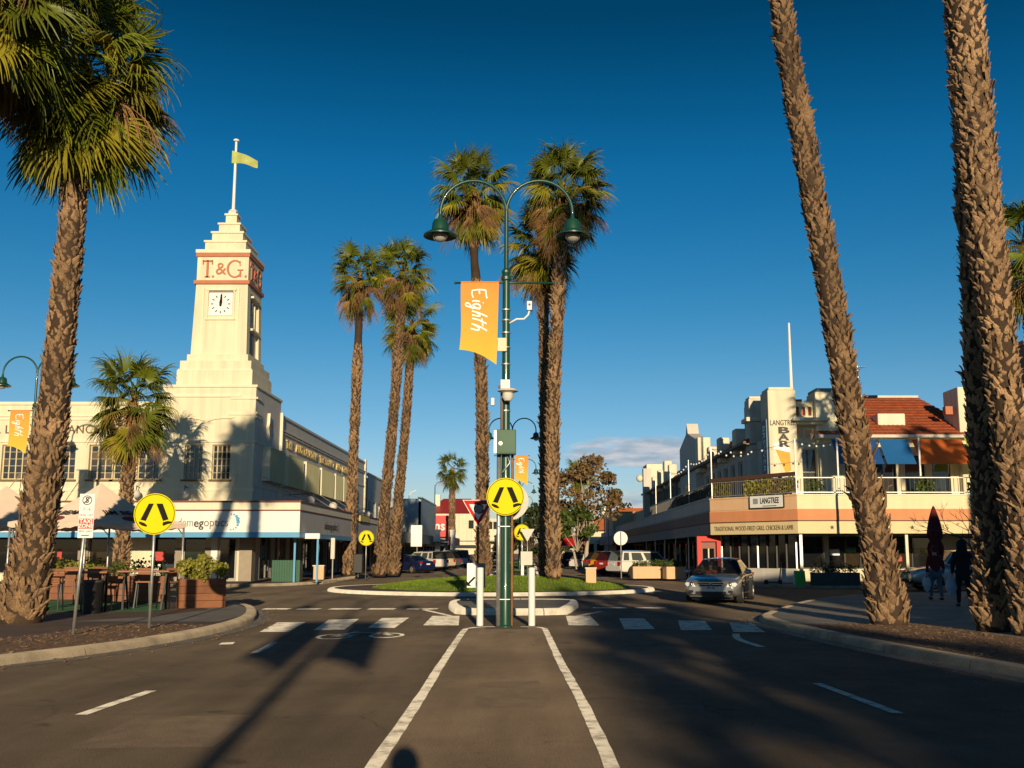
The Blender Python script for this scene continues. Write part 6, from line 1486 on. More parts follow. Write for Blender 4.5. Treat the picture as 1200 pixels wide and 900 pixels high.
# ------------------------------------------------------------------ vehicles
HEADL = mat('headlamp', (0.72,0.72,0.70), 0.12, 0.15, 14, spec=0.7, coat=0.6)
TAILL = mat('tail_lamp', (0.42,0.012,0.012), 0.2, 0.1, 10, coat=0.6)
INTER = mat('car_interior', (0.03,0.03,0.032), 0.8, 0.1, 5)
KINDS = {
 # L, W, bottom, stations: (x, z_top, halfwidth factor), cabin: windscreen foot x,z ; roof front x,z ; roof rear x,z ; rear foot x,z ; side belt z ; wheelbase front/rear x ; wheel r
 'sedan': dict(L=4.85, W=1.88, zb=0.20, st=[(2.42,0.62,0.74),(2.36,0.72,0.86),(2.15,0.80,0.95),(1.75,0.86,0.985),(1.0,0.945,1.0),(0.4,0.97,1.0),(-0.6,0.985,1.0),(-1.3,1.0,0.995),(-1.75,1.02,0.98),(-2.15,1.03,0.95),(-2.36,1.0,0.90),(-2.42,0.86,0.84)],
    cab=[(1.02,0.95),(0.18,1.41),(-0.80,1.43),(-1.72,1.04)], belt=0.97, wx=(1.46,-1.45), wr=0.33, roofw=0.60, doors=2),
 'hatch': dict(L=4.2, W=1.78, zb=0.2, st=[(2.1,0.62,0.76),(2.04,0.72,0.88),(1.8,0.82,0.97),(1.3,0.92,0.99),(0.7,0.99,1.0),(-0.2,1.0,1.0),(-1.0,1.02,1.0),(-1.7,1.04,0.97),(-2.02,1.03,0.93),(-2.1,0.85,0.88)],
    cab=[(0.95,0.97),(0.2,1.47),(-1.45,1.49),(-2.0,1.06)], belt=1.0, wx=(1.3,-1.3), wr=0.32, roofw=0.62, doors=2),
 'suv': dict(L=4.7, W=1.88, zb=0.30, st=[(2.35,0.72,0.80),(2.28,0.88,0.90),(2.0,0.99,0.97),(1.4,1.06,0.99),(0.9,1.10,1.0),(-0.2,1.12,1.0),(-1.2,1.13,1.0),(-2.0,1.14,0.98),(-2.28,1.12,0.95),(-2.35,0.85,0.92)],
    cab=[(1.1,1.08),(0.45,1.72),(-1.85,1.74),(-2.27,1.15)], belt=1.12, wx=(1.42,-1.42), wr=0.38, roofw=0.68, doors=2),
 'ute': dict(L=5.2, W=1.88, zb=0.36, st=[(2.6,0.76,0.80),(2.52,0.92,0.91),(2.2,1.03,0.97),(1.6,1.09,0.99),(1.1,1.12,1.0),(0.2,1.13,1.0),(-0.8,1.14,1.0),(-1.6,1.15,1.0),(-2.4,1.15,0.99),(-2.56,1.14,0.97),(-2.6,0.75,0.95)],
    cab=[(1.25,1.10),(0.55,1.74),(-2.25,1.76),(-2.5,1.16)], belt=1.13, wx=(1.62,-1.55), wr=0.40, roofw=0.70, doors=2),
 'van': dict(L=5.0, W=1.92, zb=0.30, st=[(2.5,0.75,0.82),(2.42,0.95,0.92),(2.15,1.05,0.97),(1.7,1.10,0.99),(1.0,1.12,1.0),(-0.5,1.13,1.0),(-1.8,1.14,1.0),(-2.42,1.14,0.98),(-2.5,0.8,0.96)],
    cab=[(1.85,1.08),(1.05,1.98),(-2.3,2.0),(-2.46,1.15)], belt=1.13, wx=(1.6,-1.5), wr=0.36, roofw=0.76, doors=3),
}
BODY_CACHE = {}
def body_mesh(kind):
    if kind in BODY_CACHE: return BODY_CACHE[kind]
    K = KINDS[kind]; hw = K['W']/2; zb = K['zb']; mb = MB()
    for x, zt, f in K['st']:
        w = hw*f; zz = zb + (0.12 if abs(x) > K['L']/2-0.1 else 0.0)
        ringp = [(w*0.86,zz),(w*0.97,zz+0.07),(w*1.0,zz+(zt-zz)*0.35),(w*1.0,zz+(zt-zz)*0.62),(w*0.975,zt-0.10),(w*0.90,zt-0.025),(w*0.55,zt+0.012),(0,zt+0.02)]
        full = ringp + [(-a,b) for a, b in reversed(ringp[:-1])]
        mb.v += [(x,a,b) for a, b in full]
    n = 15; k = len(K['st'])
    for i in range(k-1):
        for j in range(n-1): a = i*n+j; mb.f.append((a,a+1,a+n+1,a+n))
        mb.f.append((i*n+n-1,i*n,i*n+n,i*n+2*n-1))
    mb.f.append(tuple(range(n))); mb.f.append(tuple(reversed(range((k-1)*n,k*n))))
    o = bpy.data.objects.new('tmp_body', mb.mesh('tmp')); COL.objects.link(o)
    ss = o.modifiers.new('s','SUBSURF'); ss.levels = 2; ss.render_levels = 2
    cuts = []
    for wx in K['wx']:
        for s in (-1, 1):
            c = MB(); m = 24; r = K['wr']*1.17
            c.prism([(r*math.cos(2*PI*i/m), r*math.sin(2*PI*i/m)) for i in range(m)], (wx,s*(hw+0.2),K['wr']), (1,0,0), (0,0,1), (0,-s*0.62,0))
            co = bpy.data.objects.new('tmp_cut', c.mesh('tmpc')); COL.objects.link(co); cuts.append(co)
            bo = o.modifiers.new('b','BOOLEAN'); bo.operation = 'DIFFERENCE'; bo.object = co; bo.solver = 'EXACT'
    me = baked(o)
    for c in cuts + [o]: bpy.data.objects.remove(c)
    me.materials.clear(); me.polygons.foreach_set('use_smooth', [True]*len(me.polygons)); me.set_sharp_from_angle(angle=R(42))
    BODY_CACHE[kind] = me; return me
def vehicle(name, label, cat, kind, x, y, rz, paint, z=0.0, group=None, plate=None, canopy=False, roof_rack=False, tray=False):
    # local +X is forward; rz = heading
    K = KINDS[kind]; hw = K['W']/2; t = thing(name, label, cat, (x,y,z), rz, group); W = dict(world=False)
    me = body_mesh(kind).copy(); me.materials.append(paint); body = part('body', me, paint, t, **W)
    (wx0,wz0),(rx0,rz0),(rx1,rz1),(bx,bz) = K['cab']; rw = K['roofw']; bw = hw*0.92; belt = K['belt']
    # roof panel with rounded edges
    mbr = MB()
    def rf(u, v):
        xx = rx0 + (rx1-rx0)*u; e = (2*v-1); return (xx, e*rw*(1-0.04*(2*u-1)**2), (rz0 + (rz1-rz0)*u) + 0.05*(1-e*e) + 0.035*math.sin(PI*u))
    mbr.grid(8, 10, rf); roof = part('roof', mbr, paint, t, smooth=True, **W)
    wsh = part('windscreen', MB().grid(6, 8, lambda u, v: (wx0+(rx0-wx0)*u + 0.10*(1-u)*(1-(2*v-1)**2)*0.9, (2*v-1)*(bw*0.93+(rw-bw*0.93)*u), wz0+0.015+(rz0-wz0-0.01)*u+0.05*u*(1-(2*v-1)**2))), GLASSC, t, smooth=True, **W)
    rw_ = part('rear_window', MB().grid(5, 8, lambda u, v: (bx+(rx1-bx)*u - 0.08*(1-u)*(1-(2*v-1)**2), (2*v-1)*(bw*0.9+(rw-bw*0.9)*u), bz+(rz1-bz)*u+0.05*u*(1-(2*v-1)**2))), GLASSC, t, smooth=True, **W)
    for s in (-1, 1):
        def sp(xb, u, off=0.0):      # point on the side glass: xb along belt, u up to roof
            return None
        xa0, xa1 = wx0-0.10, bx+0.05
        cols = [0.0, 0.47, 0.80, 1.0] if kind in ('suv','ute','van') else [0.0, 0.50, 0.86]
        def sidept(a, u, o=0.0):
            xb = xa0 + (xa1-xa0)*a; xr = rx0 + (rx1-rx0)*a
            return (xb+(xr-xb)*u, s*((bw+o)+(rw-bw)*u), (belt-0.02)+((rz0+(rz1-rz0)*a)-belt+0.015)*u)
        fr = MB().grid(12, 4, lambda a, u: sidept(a,u,-0.004)); part('side_frame', fr, paint if canopy or kind != 'sedan' else paint, t, smooth=True, **W)
        for c in range(len(cols)-1):
            a0, a1 = cols[c]+0.035, cols[c+1]-0.035
            if canopy and c >= 1 and False: continue
            part('side_window', MB().grid(6, 3, lambda a, u: sidept(a0+(a1-a0)*a*(1.0), 0.10+0.78*u, 0.008)), GLASSC, t, smooth=True, **W)
        for k in range(K['doors']):
            dx = (0.75,-0.18,-1.05)[k]; part('door_seam', MB().box(dx-0.006,dx+0.006,s*hw*0.985,s*(hw+0.003),K['zb']+0.18,belt-0.08), BLACK, t, **W)
            part('door_handle', MB().box(dx-0.82,dx-0.64,s*(hw-0.01),s*(hw+0.022),belt-0.17,belt-0.135), paint, t, **W)
        mr = part('mirror', MB().ball((0,0,0),0.12,10,7,0.7), paint, t, smooth=True, **W); mr.location = (wx0-0.18, s*(hw+0.10), belt+0.06); mr.scale = (0.6,1.0,1.0)
        part('sill', MB().box(K['wx'][1]+0.45,K['wx'][0]-0.45,s*hw*0.90,s*hw*0.985,K['zb']-0.02,K['zb']+0.07), DKGREY, t, **W)
        # lamps
        x1 = K['st'][0][0]; x2 = K['st'][-1][0]; zt = K['st'][2][1]; zr = K['st'][-3][1]
        hl = part('headlight', MB().prism([(0.0,0.0),(0.30,0.02),(0.36,0.10),(0.30,0.155),(0.06,0.12)], (x1-0.13,s*hw*0.50,zt-0.25), (-0.30,s*1.0,0), (0,0,1), (0.16,s*0.03,0)), HEADL, t, bevel=0.01, **W)
        part('lamp_reflector', MB().ball((x1+0.02-0.02,s*(hw*0.50+0.16),zt-0.15),0.06,10,6), CHROME, hl, smooth=True, **W)
        part('taillight', MB().prism([(0,0),(0.0,0.30 if kind in ('suv','ute','van') else 0.18),(0.26,0.26 if kind in ('suv','ute','van') else 0.16),(0.22,0.02)], (x2+0.10,s*hw*0.66,zr-(0.36 if kind in ('suv','ute','van') else 0.24)), (0.15,s*1.0,0), (0,0,1), (-0.13,0,0)), TAILL, t, bevel=0.01, **W)
        part('fog_lamp', MB().box(x1-0.14,x1+0.006,s*hw*0.60,s*hw*0.76,K['zb']+0.16,K['zb']+0.25) if s > 0 else MB().box(x1-0.14,x1+0.006,-hw*0.76,-hw*0.60,K['zb']+0.16,K['zb']+0.25), BLACK, t, bevel=0.01, **W)
        for wx in K['wx']:
            r = K['wr']; yy = s*(hw-0.115)
            w = part('wheel', MB().lathe([(r*0.62,-0.105),(r*0.93,-0.11),(r,-0.085),(r,0.085),(r*0.93,0.11),(r*0.62,0.105)], (0,0,0), 26, False), RUBBER, t, smooth='auto', **W)
            w.matrix_local = Matrix.Translation((wx,yy,r)) @ Matrix.Rotation(-s*PI/2, 4, 'X')
            rim = MB().lathe([(r*0.64,0.02),(r*0.66,0.10),(r*0.58,0.10),(r*0.55,0.05)], (0,0,0), 24, False)
            for q in range(5):
                a = q*2*PI/5; rim.bar((0.05*math.cos(a),0.05*math.sin(a),0.075),(r*0.60*math.cos(a),r*0.60*math.sin(a),0.085),0.075,0.03)
            rim.lathe([(0.07,0.05),(0.07,0.10),(0.02,0.105)], (0,0,0), 12); part('rim', rim, STEEL, w, **W); part('brake_disc', MB().lathe([(r*0.5,-0.02),(r*0.5,0.0)], (0,0,0), 18), DKGREY, w, **W)
    x1 = K['st'][0][0]; x2 = K['st'][-1][0]; zt = K['st'][2][1]
    gr = part('grille', MB().prism([(-0.36,0.0),(0.36,0.0),(0.42,0.13),(-0.42,0.13)], (x1-0.05,0,zt-0.22), (0,1,0), (0,0,1), (0.075,0,0)), BLACK, t, bevel=0.01, **W)
    part('grille_bar', MB().box(x1+0.012,x1+0.032,-0.40,0.40,zt-0.165,zt-0.15).box(x1+0.012,x1+0.032,-0.42,0.42,zt-0.105,zt-0.085), CHROME, gr, **W); part('badge', MB().ball((x1+0.035,0,zt-0.15),0.055,10,6), CHROME, gr, smooth=True, **W)
    part('lower_intake', MB().box(x1-0.10,x1+0.012,-0.50,0.50,K['zb']+0.10,K['zb']+0.21), BLACK, t, bevel=0.012, **W); part('bumper_lip', MB().box(x1-0.16,x1-0.03,-0.70,0.70,K['zb']+0.02,K['zb']+0.10), DKGREY, t, bevel=0.02, **W)
    for xx, d, zp in ((x1+0.012,1,K['zb']+0.265),(x2-0.004,-1,K['st'][-2][1]-0.30)):
        p = part('number_plate', MB().box(min(xx,xx+d*0.016),max(xx,xx+d*0.016),-0.19,0.19,zp,zp+0.115), SIGNW, t, **W)
        if plate and d > 0: text(plate, (xx+0.019,0,zp+0.058), (0,1,0), (0,0,1), 0.11, mat('plate_blue',(0.05,0.06,0.12),0.5,0.05,4), p, 0.003, 0.004, width=0.31, world=False)
    part('underbody', MB().box(-K['L']/2+0.35,K['L']/2-0.35,-hw*0.72,hw*0.72,K['zb']-0.06,K['zb']+0.14), BLACK, t, **W)
    part('dashboard', MB().box(wx0-0.45,wx0+0.02,-bw*0.85,bw*0.85,belt-0.12,belt-0.01), INTER, t, **W)
    for sx in (0.15,-0.75):
        for sy in (-0.36,0.36):
            seat = part('seat', MB().box(sx-0.32,sx-0.18,sy-0.22,sy+0.22,0.55,belt+0.20), INTER, t, bevel=0.03, **W); part('headrest', MB().box(sx-0.31,sx-0.20,sy-0.12,sy+0.12,belt+0.22,belt+0.40), INTER, seat, bevel=0.03, **W)
    if roof_rack:
        for s in (-1, 1): part('roof_rail', MB().tube([(rx0-0.1,s*rw*0.85,rz0+0.09),(rx1+0.1,s*rw*0.85,rz1+0.09)],0.02,6), BLACK, t, **W)
    if tray: part('tray_cover', MB().box(x2+0.1,rx1-0.05,-hw*0.9,hw*0.9,belt+0.03,belt+0.07), BLACK, t, **W)
    return t
def paint(name, c, metal=0.0, rough=0.3): return mat(name, c, rough, 0.04, 2.0, metal=metal, coat=0.8)
SILVER = paint('car_silver', (0.36,0.37,0.37), 0.65, 0.32); CWHITE = paint('car_white', (0.78,0.76,0.70)); CBLUE = paint('car_blue', (0.014,0.022,0.085), 0.3); CBLACK = paint('car_black', (0.015,0.016,0.018), 0.2); CGREY = paint('car_grey', (0.14,0.15,0.17), 0.5); CYEL = paint('car_yellow', (0.75,0.38,0.02)); CTAN = paint('car_tan', (0.52,0.42,0.27)); CRED = paint('car_red', (0.35,0.03,0.02)); CSIL = paint('car_pale_silver', (0.5,0.5,0.5), 0.5)
SC = (6.77,35.3); SH = R(270-19)
vehicle('sedan_car', 'silver sedan with its driver coming towards the crossing', 'car', 'sedan', SC[0], SC[1], SH, SILVER, 0.0, plate='UZN 432')
# left kerb: nose-in parked
H_L = R(132); 
vehicle('sedan_car', 'dark blue sedan parked beside the two side by side palms', 'car', 'sedan', -9.9, 84.0, R(138), CBLUE)
vehicle('pickup_truck', 'white pickup with a dark rear window parked next to the blue sedan', 'pickup truck', 'ute', -9.4, 91.5, R(132), CWHITE, tray=True)
vehicle('pickup_truck', 'tan pickup parked between the white pickup and a dark wagon', 'pickup truck', 'ute', -9.2, 98.5, R(128), CTAN)
vehicle('wagon_car', 'dark blue wagon parked before the white van', 'car', 'suv', -8.9, 107, R(122), CGREY)
vehicle('delivery_van', 'white van parked up the left kerb by the lone palm', 'van', 'van', -8.6, 118, R(118), CWHITE)
vehicle('sedan_car', 'cream sedan parked at the far end of the left kerb', 'car', 'sedan', -7.5, 138, R(115), CWHITE)
vehicle('pickup_truck', 'black pickup standing on the road beyond the roundabout palm', 'pickup truck', 'ute', -3.6, 118, R(90), CBLACK)
vehicle('sedan_car', 'small white hatch half hidden behind the blue sedan', 'car', 'hatch', -11.9, 93.2, R(132), CWHITE)
# right kerb
vehicle('pickup_truck', 'white pickup with a glazed canopy parked by the bar planters', 'pickup truck', 'ute', 8.0, 68.5, R(28), CWHITE, canopy=True)
vehicle('utility_truck', 'yellow and red working vehicle parked behind the white canopy pickup', 'pickup truck', 'suv', 7.3, 82.5, R(40), CYEL)
vehicle('wagon_car', 'dark red wagon parked between the yellow vehicle and the white pickup', 'car', 'suv', 7.4, 76.3, R(36), CRED)
vehicle('wagon_car', 'grey wagon parked beyond the yellow vehicle', 'car', 'suv', 7.3, 89.5, R(44), CGREY)
vehicle('wagon_car', 'blue grey hatch parked in the right kerb row', 'car', 'hatch', 7.3, 96.5, R(44), CGREY)
vehicle('sedan_car', 'white hatch parked under the brown leaved gum tree', 'car', 'hatch', 6.3, 106, R(50), CWHITE)
vehicle('wagon_car', 'black wagon parked beyond the gum tree', 'car', 'suv', 6.0, 118, R(55), CBLACK)
vehicle('wagon_car', 'pale wagon parked on the cross street before the bar windows', 'car', 'suv', 19.3, 45.2, R(178), CSIL)

# ------------------------------------------------------------------ people
SKIN = mat('skin', (0.42,0.24,0.16), 0.6, 0.08, 6); HAIRD = mat('dark_hair', (0.03,0.02,0.015), 0.7, 0.2, 20)
def skin_body(joints, edges, root, name, m, parent, sub=2):
    names = list(joints); me = bpy.data.meshes.new(name); me.from_pydata([joints[n][0] for n in names], [(names.index(a), names.index(b)) for a, b in edges], [])
    o = bpy.data.objects.new('tmp_person', me); COL.objects.link(o)
    o.modifiers.new('skin','SKIN'); s = o.modifiers.new('sub','SUBSURF'); s.levels = sub; s.render_levels = sub
    for i, n in enumerate(names):
        r = joints[n][1]; me.skin_vertices[0].data[i].radius = (r, r) if isinstance(r, (int,float)) else r; me.skin_vertices[0].data[i].use_root = (n == root)
    b = baked(o); bpy.data.objects.remove(o); b.materials.clear(); b.materials.append(m); b.polygons.foreach_set('use_smooth', [True]*len(b.polygons))
    return part(name, b, m, parent, world=False)
def hand_fingers(c, down, side, parent):
    mb = MB(); c, down, side = Vector(c), Vector(down).normalized(), Vector(side).normalized(); nn = down.cross(side)
    for i, L in enumerate((0.068,0.078,0.074,0.058)):
        b = c + side*(0.026-0.0175*i) + down*0.02; mb.tube([b, b+down*L*0.55+nn*0.008, b+down*L*0.85+nn*0.03], [0.0095,0.009,0.007], 6)
    mb.tube([c+side*0.03-down*0.02, c+side*0.055+down*0.02, c+side*0.05+down*0.055+nn*0.02], [0.011,0.010,0.008], 6)
    part('fingers', mb, SKIN, parent, smooth=True, world=False)
def person(label, x, y, rz, top, trousers, hair, z=0.136, h=1.74, hood=False, stride=0.18):
    k = h/1.74; t = thing('person', label, 'person', (x,y,z), rz)
    S = lambda p: tuple(c*k for c in p)
    J = {'pel':(S((0,0,0.94)),0.145*k),'wst':(S((0,0,1.10)),0.135*k),'chs':(S((0,-0.01,1.30)),(0.155*k,0.125*k)),'nck0':(S((0,0,1.44)),0.085*k),'nck':(S((0,-0.01,1.50)),0.058*k),'hd0':(S((0,-0.02,1.57)),0.078*k),'hd1':(S((0,-0.025,1.65)),0.095*k),'hd2':(S((0,-0.02,1.71)),0.06*k)}
    E = [('pel','wst'),('wst','chs'),('chs','nck0'),('nck0','nck'),('nck','hd0'),('hd0','hd1'),('hd1','hd2')]
    for s, n in ((-1,'l'),(1,'r')):
        f = stride*(1 if s > 0 else -1)
        J.update({n+'hip':(S((s*0.095,0,0.88)),0.095*k),n+'kne':(S((s*0.11,-0.06-f*0.5,0.50)),0.062*k),n+'ank':(S((s*0.115,-f,0.09)),0.042*k),n+'toe':(S((s*0.125,-f-0.16,0.035)),0.036*k),
                  n+'sho':(S((s*0.185,0,1.40)),0.07*k),n+'elb':(S((s*0.255,0.03,1.13)),0.05*k),n+'wri':(S((s*0.265,-0.06,0.88)),0.033*k),n+'pal':(S((s*0.265,-0.075,0.81)),(0.036*k,0.022*k))})
        E += [('pel',n+'hip'),(n+'hip',n+'kne'),(n+'kne',n+'ank'),(n+'ank',n+'toe'),('chs',n+'sho'),(n+'sho',n+'elb'),(n+'elb',n+'wri'),(n+'wri',n+'pal')]
    body = skin_body(J, E, 'pel', 'body', SKIN, t)
    G = 1.36 if hood else 1.2
    ct = {n:(J[n][0], (J[n][1][0]*G, J[n][1][1]*G) if isinstance(J[n][1],tuple) else J[n][1]*G) for n in ('wst','chs','nck0','lsho','lelb','lwri','rsho','relb','rwri')}
    ct['hem'] = (S((0,0,0.90)),0.185*k)
    skin_body(ct, [('hem','wst'),('wst','chs'),('chs','nck0')]+[e for s in 'lr' for e in (('chs',s+'sho'),(s+'sho',s+'elb'),(s+'elb',s+'wri'))], 'wst', 'jacket', top, t)
    tr = {n:(J[n][0], J[n][1]*1.2) for n in ('pel','lhip','lkne','lank','rhip','rkne','rank')}
    skin_body(tr, [e for s in 'lr' for e in (('pel',s+'hip'),(s+'hip',s+'kne'),(s+'kne',s+'ank'))], 'pel', 'trousers', trousers, t)
    for s, n in ((-1,'l'),(1,'r')):
        f = stride*(1 if s > 0 else -1); sh = MB().ball((0,0,0),0.1,10,7,0.5); o = part('shoe', sh, RUBBER, t, smooth=True, world=False); o.location = S((s*0.12,-f-0.09,0.05)); o.scale = (0.62,1.45,0.95)
        hand_fingers(S((s*0.265,-0.08,0.77)), (0,0,-1), (0,-1,0), body)
        for q in (-1,): pass
    hm = MB().ball(S((0,0.005,1.675)),0.118*k,14,9,1.08) if not hood else MB().lathe([(0.19*k,1.40*k),(0.15*k,1.48*k),(0.13*k,1.56*k),(0.137*k,1.64*k),(0.125*k,1.72*k),(0.08*k,1.79*k),(0.01,1.81*k)], (0,0.012,0), 16)
    part('hair' if not hood else 'hood', hm, hair, t, smooth=True, world=False)
    fc = MB().ball(S((-0.035,-0.112,1.655)),0.012*k,6,5).ball(S((0.035,-0.112,1.655)),0.012*k,6,5); part('eyes', fc, BLACK, body, world=False)
    nm = MB().ball(S((0,-0.122,1.63)),0.018*k,8,6,1.4).ball(S((-0.098,-0.015,1.64)),0.025*k,8,6,1.3).ball(S((0.098,-0.015,1.64)),0.025*k,8,6,1.3); part('nose_and_ears', nm, SKIN, body, smooth=True, world=False)
    part('mouth', MB().box(-0.024*k,0.024*k,-0.118*k,-0.108*k,1.588*k,1.597*k), mat('lips',(0.30,0.11,0.09),0.6,0.05,4), body, world=False)
    return t
def carry_bag(label, x, y, z, rz, h=0.48, w=0.34, m=None):
    t = thing('shopping_bag', label, 'bag', (x,y,z), rz); rr = random.Random(int(x*10))
    def f(u, v):
        a = 2*PI*u; q = math.sin(PI*min(v*1.05,1)*0.5)**0.5 if v < 0.5 else 1-0.55*(v-0.5)**1.3; b = 1+0.08*noise.noise((math.cos(a)*2,math.sin(a)*2,v*4))
        return (w/2*math.cos(a)*q*b, w/3.4*math.sin(a)*q*b, h*v)
    part('sack', MB().grid(18, 10, f), m, t, smooth=True, world=False)
    for s in (-0.035, 0.035): part('handle', MB().tube([(-0.07,s,h*0.97),(-0.04,s*0.5,h+0.09),(0.0,0,h+0.13),(0.04,s*0.5,h+0.09),(0.07,s,h*0.97)],0.008,5), m, t, world=False)
    return t
BAGW = mat('white_plastic_bag', (0.62,0.66,0.70), 0.45, 0.1, 5, trans=0.3)
person('person in a dark red top standing with a white carrier bag by the closed umbrella', 13.35, 33.0, R(175), mat('dark_red_cloth',(0.15,0.014,0.016),0.9,0.15,8), mat('grey_jeans',(0.10,0.13,0.18),0.9,0.2,10), mat('maroon_cap',(0.14,0.02,0.02),0.9,0.1,6), h=1.72)
carry_bag('white carrier bag hanging from the hand of the person in red', 13.08, 33.08, 0.38, 0.3, m=BAGW)
person('person in dark clothes with a hood up walking beside the crossing palms', 12.35, 28.6, R(165), mat('black_cloth',(0.014,0.014,0.016),0.9,0.15,8), mat('black_trousers',(0.018,0.018,0.02),0.9,0.2,10), mat('black_hood',(0.013,0.013,0.015),0.9,0.1,6), h=1.84, hood=True, stride=0.24)
carry_bag('pale blue carrier bag hanging from the hand of the hooded person', 12.05, 28.74, 0.40, 0.2, 0.52, 0.36, m=mat('pale_blue_bag',(0.45,0.56,0.68),0.45,0.1,5,trans=0.3))
person('photographer in plain clothes standing on the median behind the viewpoint', 0.06, -0.55, R(180), mat('grey_jacket',(0.08,0.08,0.09),0.9,0.15,8), mat('photographer_trousers',(0.05,0.05,0.06),0.9,0.2,10), HAIRD, z=0.0, h=1.76, stride=0.03)
# driver of the silver sedan (right hand drive)
hd = Vector((math.cos(SH), math.sin(SH), 0)); rt = Vector((hd.y,-hd.x,0)); dp = Vector((SC[0],SC[1],0)) + hd*0.02 + rt*0.36
dr = thing('person', 'driver in an orange top at the wheel of the silver sedan', 'person', (dp.x,dp.y,0.45), SH + PI/2)
DJ = {'pel':((0,0.10,0.12),0.14),'wst':((0,0.10,0.26),0.13),'chs':((0,0.06,0.46),(0.17,0.12)),'nck0':((0,0.04,0.60),0.07),'nck':((0,0.03,0.66),0.055),'hd0':((0,0.02,0.72),0.075),'hd1':((0,0.015,0.80),0.092),'hd2':((0,0.02,0.86),0.06)}
DE = [('pel','wst'),('wst','chs'),('chs','nck0'),('nck0','nck'),('nck','hd0'),('hd0','hd1'),('hd1','hd2')]
for s, n in ((-1,'l'),(1,'r')):
    DJ.update({n+'hip':((s*0.1,0.0,0.10),0.09),n+'kne':((s*0.13,-0.42,0.16),0.065),n+'ank':((s*0.13,-0.62,-0.12),0.045),n+'sho':((s*0.18,0.04,0.54),0.07),n+'elb':((s*0.24,-0.14,0.34),0.05),n+'wri':((s*0.15,-0.36,0.44),0.034),n+'pal':((s*0.13,-0.42,0.48),0.035)})
    DE += [('pel',n+'hip'),(n+'hip',n+'kne'),(n+'kne',n+'ank'),('chs',n+'sho'),(n+'sho',n+'elb'),(n+'elb',n+'wri'),(n+'wri',n+'pal')]
db = skin_body(DJ, DE, 'pel', 'body', SKIN, dr)
cl = {n:(DJ[n][0],(DJ[n][1][0]*1.15,DJ[n][1][1]*1.15) if isinstance(DJ[n][1],tuple) else DJ[n][1]*1.17) for n in ('wst','chs','nck0','lsho','lelb','rsho','relb')}
skin_body(cl, [('wst','chs'),('chs','nck0')]+[e for s in 'lr' for e in (('chs',s+'sho'),(s+'sho',s+'elb'))], 'chs', 'top', mat('orange_cloth',(0.75,0.16,0.03),0.9,0.1,8), dr)
part('hair', MB().ball((0,0.04,0.825),0.112,12,8,1.0), mat('brown_hair',(0.07,0.045,0.03),0.7,0.2,20), dr, smooth=True, world=False)
part('face', MB().ball((-0.035,-0.072,0.80),0.011,6,5).ball((0.035,-0.072,0.80),0.011,6,5), BLACK, db, world=False)
for s in (-1,1): hand_fingers((s*0.13,-0.43,0.50), (0,-0.3,-1), (0,-1,0.2), db)
sw = thing('steering_wheel', 'black steering wheel before the driver of the silver sedan', 'steering wheel', (dp.x,dp.y,0.45), SH + PI/2); part('rim', MB().tube([(0.19*math.cos(a),-0.46+0.06*math.sin(a),0.42+0.18*math.sin(a)) for a in [2*PI*i/24 for i in range(25)]],0.014,6), BLACK, sw, smooth=True, world=False); part('hub', MB().ball((0,-0.46,0.42),0.05,8,6), BLACK, sw, world=False)

# ------------------------------------------------------------------ more street things on the right footpath
cu = thing('closed_umbrella', 'tall closed dark red cafe umbrella behind the person in red', 'umbrella', (16.0,39.4,0.136))
part('pole', MB().tube([(16.0,39.4,0.136),(16.0,39.4,3.5)],0.03,8), WOOD, cu); part('folded_cloth', MB().grid(48, 14, lambda u, v: (16.0+(0.05+0.24*math.sin(PI*min(1,v*0.9+0.12))**0.8*(1-0.45*math.exp(-((v-0.42)/0.06)**2)))*(1+0.28*math.cos(u*2*PI*8+v*2.0)*(1-v))*math.cos(u*2*PI), 39.4+(0.05+0.24*math.sin(PI*min(1,v*0.9+0.12))**0.8*(1-0.45*math.exp(-((v-0.42)/0.06)**2)))*(1+0.28*math.cos(u*2*PI*8+v*2.0)*(1-v))*math.sin(u*2*PI), 1.15+2.3*v)), mat('maroon_canvas',(0.11,0.012,0.014),0.9,0.2,5), cu, smooth=True); part('base', MB().lathe([(0.32,0.0),(0.32,0.07),(0.05,0.1)], (16.0,39.4,0.136), 16), DKGREY, cu)
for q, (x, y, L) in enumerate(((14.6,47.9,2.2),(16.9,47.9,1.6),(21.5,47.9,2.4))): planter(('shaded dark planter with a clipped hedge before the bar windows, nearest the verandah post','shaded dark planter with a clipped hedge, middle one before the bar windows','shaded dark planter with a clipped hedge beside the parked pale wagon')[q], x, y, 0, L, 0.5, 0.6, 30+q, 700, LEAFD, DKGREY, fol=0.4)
planter('tan box planter with low shrubs beside the white canopy pickup', 7.25, 61.0, R(8), 1.9, 0.7, 0.72, 40, 900, LEAF, PEACH, planks=1, fol=0.35)
planter('tan box planter with brown trim nearest the bar corner', 8.75, 60.0, R(12), 1.2, 0.7, 0.72, 41, 700, LEAF, PEACH, planks=1, fol=0.35)
planter('narrow dark planter between the two tan box planters', 8.0, 61.4, R(12), 0.5, 0.6, 0.76, 42, 300, LEAF, TIMBER, planks=1, fol=0.35)
a = thing('sandwich_board', 'small green and white sandwich board under the bar verandah', 'sign', (13.1,48.6,0.136)); 
for s in (-1,1): part('panel', MB().obox((13.1,48.6+s*0.14,0.45),(0.25,0,0),(0,0.012,0),(0,-s*0.09,0.36)), mat('board_green',(0.10,0.42,0.05),0.5,0.1,4) if s < 0 else SIGNW, a)
